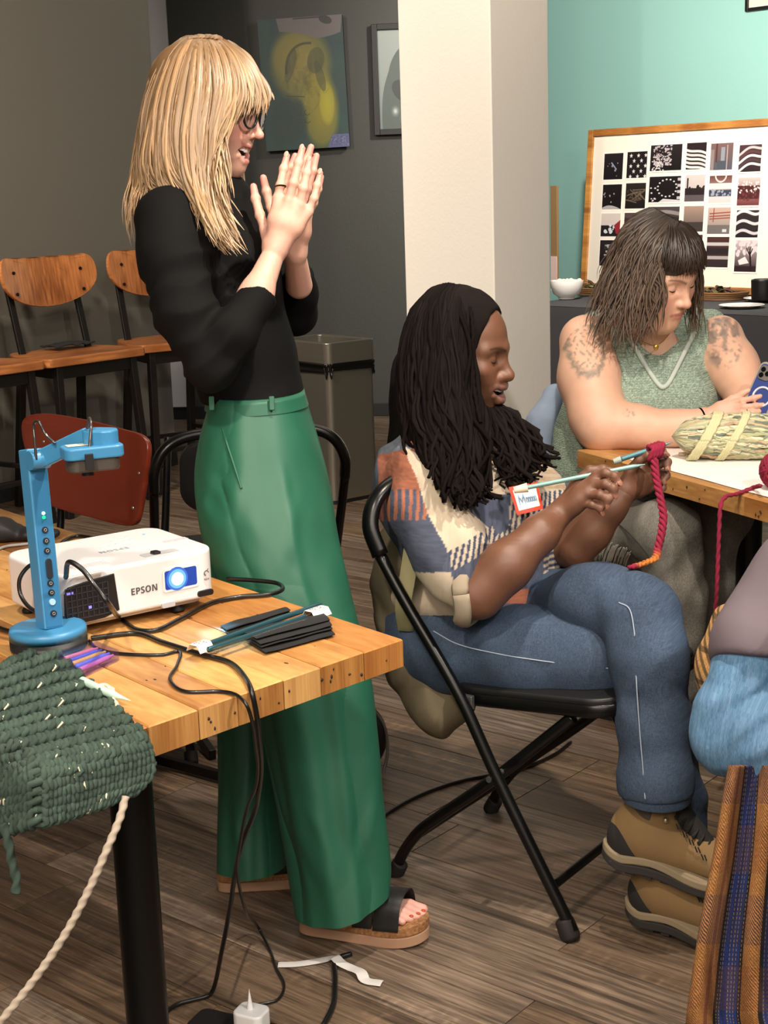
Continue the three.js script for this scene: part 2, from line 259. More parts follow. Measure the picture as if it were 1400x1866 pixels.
const M_dark = wallMat(0x3c3e3a, 0.62), M_greige = wallMat(0x67635b, 0.62), M_teal = wallMat(0xa2d6cd, 0.6), M_white = wallMat(0xefe9e0, 0.7), M_ceil = wallMat(0x8a8782, 0.8), M_room = wallMat(0xb9b2a6, 0.8);
const M_base = std(0x17181a, 0.55), M_trim = std(0xd9d9dc, 0.5);

// floor: sub-floor and vinyl planks laid along A40
{
  const plankTex = [0, 1, 2, 3].map((k) => mirror(dataTex(512, 128, (u, v) => {
    const w = fbm(u * 5 + k * 9, v * 14 + k * 3, k, 4), fine = fbm(u * 26, v * 130, k + 7, 3), streak = fbm(u * 3.2 + k, v * 30, k + 3, 3);
    const cross = Math.pow(fbm(u * 120, v * 9 + k * 5, 31 + k, 2), 3) * sstep(0.5, 0.75, fbm(u * 4, v * 3, 17 + k, 2));
    let t = 0.28 + 0.5 * (w - 0.4) + 0.55 * (streak - 0.5) + 0.5 * (fine - 0.5) + cross * 0.35;
    t = clamp(t, 0.02, 0.8); return [mixn(0.27, 0.80, t), mixn(0.225, 0.70, t), mixn(0.19, 0.60, t)];
  })));
  const plankB = mirror(dataTex(512, 256, (u, v) => { const n = fbm(u * 30, v * 120, 3, 3) * 0.6 + 0.4 * fbm(u * 160, v * 30, 9, 2); return [n, n, n]; }, false));
  const tones = [0xffffff, 0xe6dfd8, 0xcfc7be, 0xf4e8d8];
  const mats = []; plankTex.forEach((t, k) => tones.forEach((c, j) => mats.push(std(c, 0.47, { map: rep(t, 0.8, 5, 0.13 * j + k * 0.3, 0.21 * k + 0.4 * j), bumpMap: rep(plankB, 0.8, 5), bumpScale: 0.0007 }))));
  const floor = structure('floor', box(14, 0.1, 17, 0).translate(0.5, -0.054, -5), std(0x2a231d, 0.6));
  const L = 1.22, W = 0.18, geo = box(L - 0.0022, 0.006, W - 0.0022, 0.0011), q = new THREE.Quaternion().setFromAxisAngle(V(0, 1, 0), yaw(A40));
  const Nn = V(-A40.z, 0, A40.x); let made = 0;
  seed(77);
  for (let r = -80; r < 80; r++) {
    const shift = rr(0, L);
    for (let k = -14; k < 14; k++) {
      const c = A40.clone().multiplyScalar(k * L + shift).addScaledVector(Nn, r * W); if (c.z > -1.7 || c.z < -10.4) { continue; }
      // keep planks that the view can reach (with some room to the sides)
      let seen = false; for (const s of [-0.5, -0.25, 0, 0.25, 0.5]) { const p = c.clone().addScaledVector(A40, s * L), v = p.clone().sub(V(0, EYE, 0)), z = v.dot(FWD), x = v.dot(RIGHT) / z * F + 700, y = 933 - v.dot(UPV) / z * F; if (z > 1 && x > -200 && x < 1600 && y < 2150) seen = true; }
      const idx = Math.floor(rnd() * mats.length); if (!seen || made >= 296) continue; made++;
      const m = part(floor, 'plank', geo, mats[idx]); m.position.set(c.x, -0.003, c.z); m.quaternion.copy(q);
    }
  }
  floor.userData.planks = made;
}
structure('ceiling', box(14, 0.12, 17, 0).translate(0.5, 3.26, -5), M_ceil);
wallBetween('wall_front', V(7.5, 0, 3.4), V(-6.5, 0, 3.4), 3.2, 0.12, M_room);
wallBetween('wall_left_outer', V(-5.6, 0, 3.4), V(-5.6, 0, -13.4), 3.2, 0.12, M_room);
wallBetween('wall_right', V(6.4, 0, -13.4), V(6.4, 0, 3.4), 3.2, 0.12, M_room);
wallBetween('wall_back_outer', V(-6.5, 0, -13.3), V(7.5, 0, -13.3), 3.2, 0.12, M_room);
// grey partition behind the bar stools, running away to the right
const partA = V(-1.98, 0, -7.24), partLine = (t) => partA.clone().addScaledVector(B40, t);
let partEnd = 0; for (let t = 0; t < 3; t += 0.005) { const p = partLine(t).setY(1.5), v = p.sub(V(0, EYE, 0)), z = v.dot(FWD); if (v.dot(RIGHT) / z * F + 700 > 276 + (933 - v.dot(UPV) / z * F - 100) * 0.06) { partEnd = t; break; } }
wallBetween('wall_left', partLine(-4.2), partLine(partEnd), 3.2, 0.14, M_greige);
{ const b = wallBetween('baseboard_left', partLine(-4.2), partLine(partEnd), 0.1, 0.012, M_base); b.position.add(A40.clone().multiplyScalar(0.012)); }
// dark back wall with the two pictures
const D8 = V(Math.cos(R(6)), 0, Math.sin(R(6))), NB = V(-D8.z, 0, D8.x), backO = V(-1.3, 0, -9.95);
wallBetween('wall_back', backO.clone().addScaledVector(D8, -1.9), backO.clone().addScaledVector(D8, 2.42), 3.2, 0.14, M_dark);
{ const b = wallBetween('baseboard_back', backO.clone().addScaledVector(D8, -1.9), backO.clone().addScaledVector(D8, 2.42), 0.085, 0.014, M_base); b.position.add(NB.clone().multiplyScalar(0.014)); }
const planeHit = (px, py, o, n) => { const d = P(px, py, 1).sub(V(0, EYE, 0)), c = V(0, EYE, 0), t = o.clone().sub(c).dot(n) / d.dot(n); return c.addScaledVector(d, t); };
{ // white casing strip on the back wall
  const a = planeHit(262, 300, backO, NB), b = planeHit(321, 300, backO, NB); const m = structure('trim_1', box(b.clone().sub(a).length(), 2.85, 0.03, 0.004), M_trim); const c = a.clone().add(b).multiplyScalar(0.5).addScaledVector(NB, 0.015); m.position.set(c.x, 0.085 + 1.425, c.z); m.rotation.y = yaw(D8);
}
// teal wall
const tealO = V(2.03, 0, -10.62).addScaledVector(N48, -0.22);
wallBetween('wall_teal', tealO.clone().addScaledVector(A48, -2.2), tealO.clone().addScaledVector(A48, 5.6), 3.2, 0.14, M_teal);
// pillar
const pilC = P(900, 450, 5.35).setY(0);
{
  const wl = 0.415, wr = 0.368, c = pilC.clone().addScaledVector(A40, -wl / 2).addScaledVector(B40, wr / 2);
  const m = structure('pillar', box(wl, 3.2, wr, 0.006, 2), M_white); m.position.set(c.x, 1.6, c.z); m.rotation.y = yaw(A40);
}

// ceiling spotlights out of view, placed to light the people, pillar and walls
for (const [p, aim, cd, cone, tint, size] of SPOTS) {
  const t = thing('unseen_ceiling_spotlight', 'unseen round white ceiling spotlight with a warm glowing face', 'ceiling light', p, 0, 'unseen ceiling spotlights above the room');
  const dir = V(...aim).sub(V(...p)).normalize(), q = new THREE.Quaternion().setFromUnitVectors(V(0, -1, 0), dir);
  const can = part(t, 'lamp_housing', lathe([[0.0, 0.15], [0.05, 0.15], [0.062, 0.13], [0.066, -0.005], [0.058, -0.005], [0.054, 0.02], [0, 0.024]], 28), std(0xe8e6e2, 0.5)); can.quaternion.copy(q);
  const face = part(t, 'lamp_face', new THREE.CylinderGeometry(0.052, 0.052, 0.004, 28), new THREE.MeshStandardMaterial({ color: 0x222222, emissive: tint, emissiveIntensity: 5 })); face.quaternion.copy(q); face.position.copy(dir).multiplyScalar(-0.012);
  const rod = part(t, 'lamp_stem', cyl(V(0, 0.08, 0), V(0, 0.22, 0), 0.012), std(0xe8e6e2, 0.5));
  const L = new THREE.SpotLight(tint, cd, 0, R(cone), 0.6, 2); L.position.copy(V(...p).addScaledVector(dir, 0.02)); L.target.position.set(...aim); L.castShadow = true; L.shadow.mapSize.set(2048, 2048); L.shadow.radius = size; L.shadow.bias = -0.0004; scene.add(L, L.target);
}
for (const [x, z, w, d, i] of FILLS) {  // glowing fill panels, added to brighten faces, floor and back walls
  const t = thing('added_fill_panel', 'added flat rectangular fill light panel with a soft white face', 'ceiling light', [x, 3.19, z], 0, 'added fill light panels');
  part(t, 'fill_panel_frame', box(w + 0.06, 0.03, d + 0.06, 0.004), std(0xeeeeee, 0.5));
  part(t, 'fill_panel_face', box(w, 0.006, d, 0).translate(0, -0.018, 0), new THREE.MeshStandardMaterial({ color: 0x333333, emissive: 0xfff1e0, emissiveIntensity: i * 0.5 }));
  const L = new THREE.RectAreaLight(0xfff1e0, i, w, d); L.position.set(x, 3.16, z); L.lookAt(x, 0, z); scene.add(L);
}
// ---------------------------------------------------------------- butcher-block tables
const pineTex = [0, 1, 2].map((k) => mirror(dataTex(512, 256, (u, v) => {
  const x = u * 5, y = v * 3, bend = fbm(x * 0.6 + k * 7, y * 0.8, k, 2) * 1.6; const g = Math.sin((y * 6 + bend * 5 + k) * 3.1) * 0.5 + 0.5, fine = fbm(x * 10, y * 70, k + 4, 3), big = fbm(x * 0.8 + k * 3, y * 2.2, 9 + k, 3);
  let t = 0.5 + (big - 0.5) * 0.9 + (fine - 0.5) * 0.5 + (g - 0.5) * 0.16; const dk = sstep(0.62, 0.8, fbm(x * 1.2 + 40 + k * 5, y * 2.4, 3, 3)) * 0.35;
  t = clamp(t - dk); return [mixn(0.60, 0.95, t), mixn(0.405, 0.78, t), mixn(0.225, 0.515, t)];
})));
const pineBump = mirror(dataTex(512, 256, (u, v) => { const n = fbm(u * 40, v * 160, 3, 3); return [n, n, n]; }, false));
const endTex = mirror(dataTex(256, 128, (u, v) => { const n = fbm(u * 60, v * 4, 2, 3), b = fbm(u * 6, v * 2, 5, 2); const t = clamp(0.45 + (n - 0.5) * 1.1 + (b - 0.5) * 0.6); return [mixn(0.54, 0.92, t), mixn(0.35, 0.74, t), mixn(0.19, 0.49, t)]; }));
const boardMats = []; pineTex.forEach((t, k) => [0xf3ece2, 0xe6d3b8, 0xdcc09f, 0xf3e8d6].forEach((c, j) => boardMats.push(std(c, 0.42, { map: rep(t, 0.55, 0.9, k * 0.37 + j * 0.21, j * 0.29 + k * 0.13), bumpMap: rep(pineBump, 1, 1.6), bumpScale: 0.0004 }))));
const M_knot = std(0x2b1a0d, 0.7), M_blackSteel = std(0x0b0b0c, 0.38, { metalness: 0.35 }), M_blackMatte = std(0x101011, 0.6);
// a top of side-by-side boards; corner c, along u (length), across v (width); boards staggered
function blockTable(label, c, u, v, L, W, n, legs, sd) {
  seed(sd);
  const t = thing('work_table', label, 'table', c.clone().setY(0)), top = 0.76, th = 0.048;
  const at = (s, w, y) => u.clone().multiplyScalar(s).addScaledVector(v, w).setY(y);
  const core = new THREE.Shape();   // dark glue core keeps the joints dark
  const slab = part(t, 'table_core', boardPrism(at(0.004, 0.004, 0), at(L - 0.004, 0.004, 0), at(L - 0.004, W - 0.004, 0), at(0.004, W - 0.004, 0), top - th + 0.003, top - 0.004, 0), std(0x3a2412, 0.8));
  const ws = []; let w = 0; for (let i = 0; i < n; i++) { const b = i === n - 1 ? W - w : W / n * rr(0.82, 1.16); ws.push([w, w + b]); w += b; }
  for (const [w0, w1] of ws) {
    let s = 0; const cut = rr(0.35, 0.75) * L;
    for (const [s0, s1] of [[0, cut], [cut, L]]) {
      const g = 0.0011, y1 = top - rnd() * 0.0012;
      part(t, 'board', boardPrism(at(s0 + (s0 ? g : 0), w0 + g, 0), at(s1 - (s1 < L ? g : 0), w0 + g, 0), at(s1 - (s1 < L ? g : 0), w1 - g, 0), at(s0 + (s0 ? g : 0), w1 - g, 0), top - th, y1, 0.0022, u), boardMats[Math.floor(rnd() * boardMats.length)]);
    }
  }
  const specks = []; for (let i = 0; i < 46; i++) { const p = at(rr(0.05, L - 0.05), rr(0.04, W - 0.04), top - 0.0007); const g = new THREE.SphereGeometry(1, 7, 5); g.scale(rr(0.002, 0.0055), 0.0009, rr(0.0012, 0.0026)); g.rotateY(yaw(u) + rr(-0.4, 0.4)); specks.push(g.translate(p.x, p.y, p.z)); }
  for (let i = 0; i < 30; i++) { const e = i % 2; const p = e ? at(-0.0002, rr(0.03, W - 0.03), top - rr(0.008, 0.042)) : at(rr(0.03, L * 0.6), -0.0002, top - rr(0.008, 0.042)); const g = new THREE.SphereGeometry(1, 6, 5); g.scale(rr(0.0012, 0.003), rr(0.0015, 0.004), rr(0.0012, 0.003)); specks.push(g.translate(p.x, p.y, p.z)); }
  part(t, 'nail_holes', specks, M_knot, 'small dark nail holes and knots');
  for (const [s, ww] of legs) {
    const p = at(s, ww, 0), leg = part(t, 'leg', cyl(V(p.x, 0.012, p.z), V(p.x, top - th - 0.006, p.z), 0.034, 0.034, 28), M_blackSteel);
    part(leg, 'foot_plate', new THREE.CylinderGeometry(0.075, 0.08, 0.012, 28).translate(p.x, 0.006, p.z), M_blackSteel); part(leg, 'top_plate', new THREE.CylinderGeometry(0.08, 0.08, 0.008, 28).translate(p.x, top - th - 0.004, p.z), M_blackSteel);
  }
  return t;
}
function boardPrism(a, b, c, d, y0, y1, bev, along) {   // four plan corners, top edges chamfered
  const P4 = [a, b, c, d], ctr = V(); P4.forEach((p) => ctr.addScaledVector(p, 0.25)); const inn = P4.map((p, i) => { const n = P4[(i + 1) % 4].clone().sub(p).normalize(), m = P4[(i + 3) % 4].clone().sub(p).normalize(); return p.clone().addScaledVector(n, bev).addScaledVector(m, bev); });
  const lv = [[P4, y0], [P4, y1 - bev], [inn, y1]].map(([q, y]) => q.map((p) => V(p.x, y, p.z))); const pos = [], uv = []; const du = along ?? V(1, 0, 0), dv = V(-du.z, 0, du.x);
  const tri = (...q) => { const n = q[1].clone().sub(q[0]).cross(q[2].clone().sub(q[0])).normalize(); for (const p of q) { pos.push(p.x, p.y, p.z); if (Math.abs(n.y) > 0.5) uv.push(p.dot(du), p.dot(dv)); else if (Math.abs(n.dot(du)) > 0.6) uv.push(p.y * 0.4, p.dot(dv) * 2.5); else uv.push(p.dot(du), p.y); } };
  const quad = (p, q, r, s) => { tri(p, q, r); tri(p, r, s); };
  const ccw = b.clone().sub(a).cross(d.clone().sub(a)).y > 0; const ring = (l) => ccw ? l : [l[0], l[3], l[2], l[1]];
  const [r0, r1, r2] = lv.map(ring);
  for (let i = 0; i < 4; i++) { const j = (i + 1) % 4; quad(r0[i], r0[j], r1[j], r1[i]); quad(r1[i], r1[j], r2[j], r2[i]); }
  quad(r2[0], r2[1], r2[2], r2[3]); quad(r0[3], r0[2], r0[1], r0[0]);
  const g = new THREE.BufferGeometry(); g.setAttribute('position', new THREE.Float32BufferAttribute(pos, 3)); g.setAttribute('uv', new THREE.Float32BufferAttribute(uv, 2)); g.computeVertexNormals(); return g;
}
const T1c = onY(735, 1163, 0.76), T1u = onY(0, 925, 0.76).sub(T1c).normalize(), T1v = onY(265, 1324, 0.76).sub(T1c).normalize();
blockTable('butcher-block table of orange pine boards carrying the white projector, on black pipe legs', T1c, T1u, T1v, 1.9, 0.70, 8, [[0.2, 0.44], [1.7, 0.44]], 5);
const T2c = onY(1052, 820, 0.76), T2u = onY(1400, 915, 0.76).sub(T2c).normalize(), T2v = V(-T2u.z, 0, T2u.x).multiplyScalar(-1); if (T2v.x < 0) T2v.negate();
blockTable('butcher-block table of orange pine boards with white paper and yarn on it', T2c, T2u, T2v, 1.55, 0.75, 8, [[0.32, 0.34], [1.2, 0.34]], 15);
// ---------------------------------------------------------------- pictures
function onWall(name, label, category, px, o, n, along, group) { // px: [x0, y0, x1, y1] corners of its front on the wall plane
  const a = planeHit(px[0], px[3], o, n), b = planeHit(px[2], px[3], o, n), c = planeHit(px[0], px[1], o, n), h = c.y - a.y, w = b.clone().sub(a).dot(along);
  const t = thing(name, label, category, a, yaw(along), group); return { t, w, h };
}
{
  const { t, w, h } = onWall('canvas_painting', 'unframed dark teal canvas painting with a yellow glow on the dark wall', 'painting', [486, 36, 638, 276], backO.clone().addScaledVector(NB, 0.075), NB, D8);
  const tex = canvasTex(400, 640, (c, W, H) => {
    c.fillStyle = '#27383a'; c.fillRect(0, 0, W, H);
    for (let i = 0; i < 500; i++) { c.fillStyle = `rgba(${20 + i % 30},${50 + i % 25},${52 + i % 20},0.12)`; c.fillRect(Math.sin(i * 12.9) * 0.5 * W + W / 2 - 30, Math.sin(i * 7.3) * 0.5 * H + H / 2 - 40, 60, 90); }
    const glow = (x, y, rx, ry, col, a) => { c.save(); c.translate(x, y); c.scale(rx, ry); const g = c.createRadialGradient(0, 0, 0.2, 0, 0, 1); g.addColorStop(0, `rgba(${col},${a})`); g.addColorStop(0.7, `rgba(${col},${a * 0.75})`); g.addColorStop(1, `rgba(${col},0)`); c.fillStyle = g; c.beginPath(); c.arc(0, 0, 1, 0, 7); c.fill(); c.restore(); };
    glow(W * 0.48, H * 0.35, W * 0.4, H * 0.32, '118,110,48', 0.95); glow(W * 0.68, H * 0.7, W * 0.24, H * 0.34, '130,120,40', 0.95); glow(W * 0.76, H * 0.66, W * 0.1, H * 0.18, '158,150,45', 0.9); glow(W * 0.42, H * 0.3, W * 0.3, H * 0.2, '124,112,58', 0.7);
    c.fillStyle = 'rgba(98,92,92,0.95)'; c.beginPath(); c.moveTo(W * 0.22, 0); c.lineTo(W, 0); c.lineTo(W * 0.97, H * 0.13); c.quadraticCurveTo(W * 0.7, H * 0.19, W * 0.58, H * 0.14); c.quadraticCurveTo(W * 0.4, H * 0.1, W * 0.25, H * 0.1); c.fill();
    c.fillStyle = 'rgba(40,42,42,0.9)'; c.beginPath(); c.ellipse(W * 0.8, H * 0.03, W * 0.08, H * 0.03, 0.4, 0, 7); c.fill(); c.fillRect(W * 0.42, 2, W * 0.36, 7);
    for (let i = 0; i < 46; i++) { const x = W * (0.3 + 0.42 * h3(i, 2, 9)), y = H * (0.2 + 0.42 * h3(i, 4, 9)); c.strokeStyle = i % 3 ? 'rgba(62,64,44,0.16)' : 'rgba(150,140,86,0.14)'; c.lineWidth = 6 + 20 * h3(i, 6, 9); c.beginPath(); c.moveTo(x, y); c.quadraticCurveTo(x + 50 * (h3(i, 1, 3) - 0.5), y + 50, x + 70 * (h3(i, 8, 3) - 0.5), y + 90 * h3(i, 7, 3)); c.stroke(); }
    c.strokeStyle = 'rgba(40,46,38,0.65)'; c.lineWidth = 12; c.beginPath(); c.moveTo(W * 0.3, H * 0.42); c.bezierCurveTo(W * 0.3, H * 0.25, W * 0.45, H * 0.18, W * 0.62, H * 0.2); c.stroke(); c.fillStyle = 'rgba(56,60,44,0.5)'; for (const [x, y, rx, ry, r] of [[0.36, 0.36, 0.05, 0.13, 0.3], [0.66, 0.33, 0.1, 0.1, 0.2], [0.7, 0.45, 0.05, 0.12, -0.2]]) { c.beginPath(); c.ellipse(W * x, H * y, W * rx, H * ry, r, 0, 7); c.fill(); } c.lineWidth = 5; c.beginPath(); c.moveTo(W * 0.28, H * 0.585); c.lineTo(W * 0.5, H * 0.6); c.stroke();
    glow(W * 0.3, H * 0.78, W * 0.24, H * 0.2, '36,54,52', 0.9); c.lineWidth = 4; for (let i = 0; i < 7; i++) { c.beginPath(); c.arc(W * (0.42 + (i % 3) * 0.05), H * (0.72 + Math.floor(i / 3) * 0.06), 13, 0.4, 4.4); c.stroke(); }
    c.fillStyle = 'rgba(84,88,128,0.95)'; c.beginPath(); c.moveTo(W * 0.8, H * 0.9); c.lineTo(W, H * 0.9); c.lineTo(W, H); c.lineTo(W * 0.74, H); c.fill(); for (let i = 0; i < 120; i++) { c.fillStyle = i % 2 ? 'rgba(120,124,160,0.6)' : 'rgba(48,50,92,0.6)'; c.fillRect(W * (0.78 + 0.2 * h3(i, 1, 2)), H * (0.91 + 0.08 * h3(i, 5, 3)), 5, 3); }
  });
  const g = new THREE.PlaneGeometry(w, h).translate(w / 2, h / 2, 0.0012);
  part(t, 'canvas', box(w, h, 0.04, 0.004).translate(w / 2, h / 2, -0.02), std(0x2a1d18, 0.8), 'brown canvas edge'); part(t, 'painted_front', g, new THREE.MeshStandardMaterial({ map: tex, roughness: 0.55 }));
  t.rotation.order = 'YXZ'; t.rotation.z = R(1.4);
}
function framePicture(t, w, h, fw, dep, mat, mountMat, mountLabel) {
  const rail = (x, y, ww, hh) => box(ww, hh, dep, 0.003).translate(x, y, dep / 2);
  part(t, 'frame_side', [rail(fw / 2, h / 2, fw, h)], mat); part(t, 'frame_side', [rail(w - fw / 2, h / 2, fw, h)], mat); part(t, 'frame_rail', [rail(w / 2, fw / 2, w - 2 * fw, fw)], mat); part(t, 'frame_rail', [rail(w / 2, h - fw / 2, w - 2 * fw, fw)], mat);
  part(t, 'picture', new THREE.PlaneGeometry(w - 2 * fw, h - 2 * fw).translate(w / 2, h / 2, dep * 0.45), mountMat, mountLabel); part(t, 'backing', box(w - 0.01, h - 0.01, dep * 0.35, 0).translate(w / 2, h / 2, dep * 0.2), M_blackMatte);
}
{
  const { t, w, h } = onWall('framed_photograph', 'black framed grey photograph on the dark wall, half hidden by the white pillar', 'picture', [684, 45, 800, 247], backO.clone().addScaledVector(NB, 0.006), NB, D8);
  const tex = canvasTex(300, 420, (c, W, H) => { c.fillStyle = '#8f9894'; c.fillRect(0, 0, W, H); const g = c.createLinearGradient(0, 0, 0, H); g.addColorStop(0, 'rgba(120,130,126,.2)'); g.addColorStop(1, 'rgba(80,92,92,.6)'); c.fillStyle = g; c.fillRect(0, 0, W, H);
    c.fillStyle = '#46524f'; c.beginPath(); c.moveTo(W * 0.05, H); c.bezierCurveTo(W * 0.02, H * 0.6, W * 0.15, H * 0.5, W * 0.2, H * 0.4); c.bezierCurveTo(W * 0.28, H * 0.2, W * 0.6, H * 0.05, W * 0.75, H * 0.2); c.lineTo(W, H * 0.5); c.lineTo(W, H); c.fill();
    c.fillStyle = '#2c3433'; c.beginPath(); c.ellipse(W * 0.45, H * 0.62, W * 0.22, H * 0.1, 0.5, 0, 7); c.fill(); for (const [x, y, r] of [[0.3, 0.82, 0.1], [0.48, 0.9, 0.12], [0.66, 0.8, 0.1]]) { const q = c.createRadialGradient(W * x, H * y, 4, W * x, H * y, W * r); q.addColorStop(0, 'rgba(186,192,188,.9)'); q.addColorStop(1, 'rgba(90,100,100,0)'); c.fillStyle = q; c.fillRect(0, 0, W, H); } });
  framePicture(t, w, h, 0.036, 0.045, std(0x131415, 0.45), new THREE.MeshStandardMaterial({ map: tex, roughness: 0.35 }), 'grey photograph of a dark rounded figure');
}
{
  const o = tealO.clone(); const a = planeHit(1362, 22, o, N48), t = thing('framed_print', 'corner of a black framed print hung high on the teal wall', 'picture', a, yaw(A48));
  framePicture(t, 0.7, 0.5, 0.022, 0.03, std(0x14110f, 0.45), std(0xe9d9cf, 0.5), 'pale print');
}
// ---------------------------------------------------------------- side table with a grey cloth
const cloF = V(1.6, 0, -8.62), sideY = 0.74, sideS0 = -1.05, sideS1 = 2.1, sideD = 1.52;
{
  const t = thing('buffet_table', 'long side table under a charcoal grey cloth against the teal wall', 'table', cloF.clone());
  const at = (s, d, y) => A48.clone().multiplyScalar(s).addScaledVector(N48, -d).setY(y);
  part(t, 'tabletop', boardPrism(at(sideS0, 0.02, 0), at(sideS1, 0.02, 0), at(sideS1, sideD, 0), at(sideS0, sideD, 0), sideY - 0.04, sideY - 0.004, 0.003), std(0x55483c, 0.6));
  for (const [s, d] of [[sideS0 + 0.1, 0.1], [sideS1 - 0.1, 0.1], [sideS0 + 0.1, sideD - 0.1], [sideS1 - 0.1, sideD - 0.1]]) { const p = at(s, d, 0); part(t, 'leg', cyl(p, p.clone().setY(sideY - 0.04), 0.018), M_blackSteel); }
  const grid = [], n = 90; for (let i = 0; i <= n; i++) { const s = mixn(sideS0, sideS1, i / n), row = []; for (let j = 0; j <= 14; j++) { const f = j / 14; const fold = (Math.sin(s * 9 + 1) * 0.018 + Math.sin(s * 23 + 2) * 0.006) * sstep(0.0, 1, f); row.push(at(s, -0.008 - fold * 1.2 - 0.03 * f * f, sideY - 0.002 - f * 0.68)); } grid.push(row); }
  const topg = []; for (let i = 0; i <= 40; i++) { const s = mixn(sideS0, sideS1, i / 40), row = []; for (let j = 0; j <= 12; j++) row.push(at(s, mixn(sideD, -0.008, j / 12), sideY + 0.0015 * (noise(s * 6, j) - 0.5))); topg.push(row); }
  part(t, 'tablecloth', [sheet(grid, 0.003), sheet(topg, 0.003)], std(0x3d3c3f, 0.9, { side: THREE.DoubleSide, bumpMap: rep(weaveBump, 6), bumpScale: 0.0004 }), 'charcoal grey cloth');
}
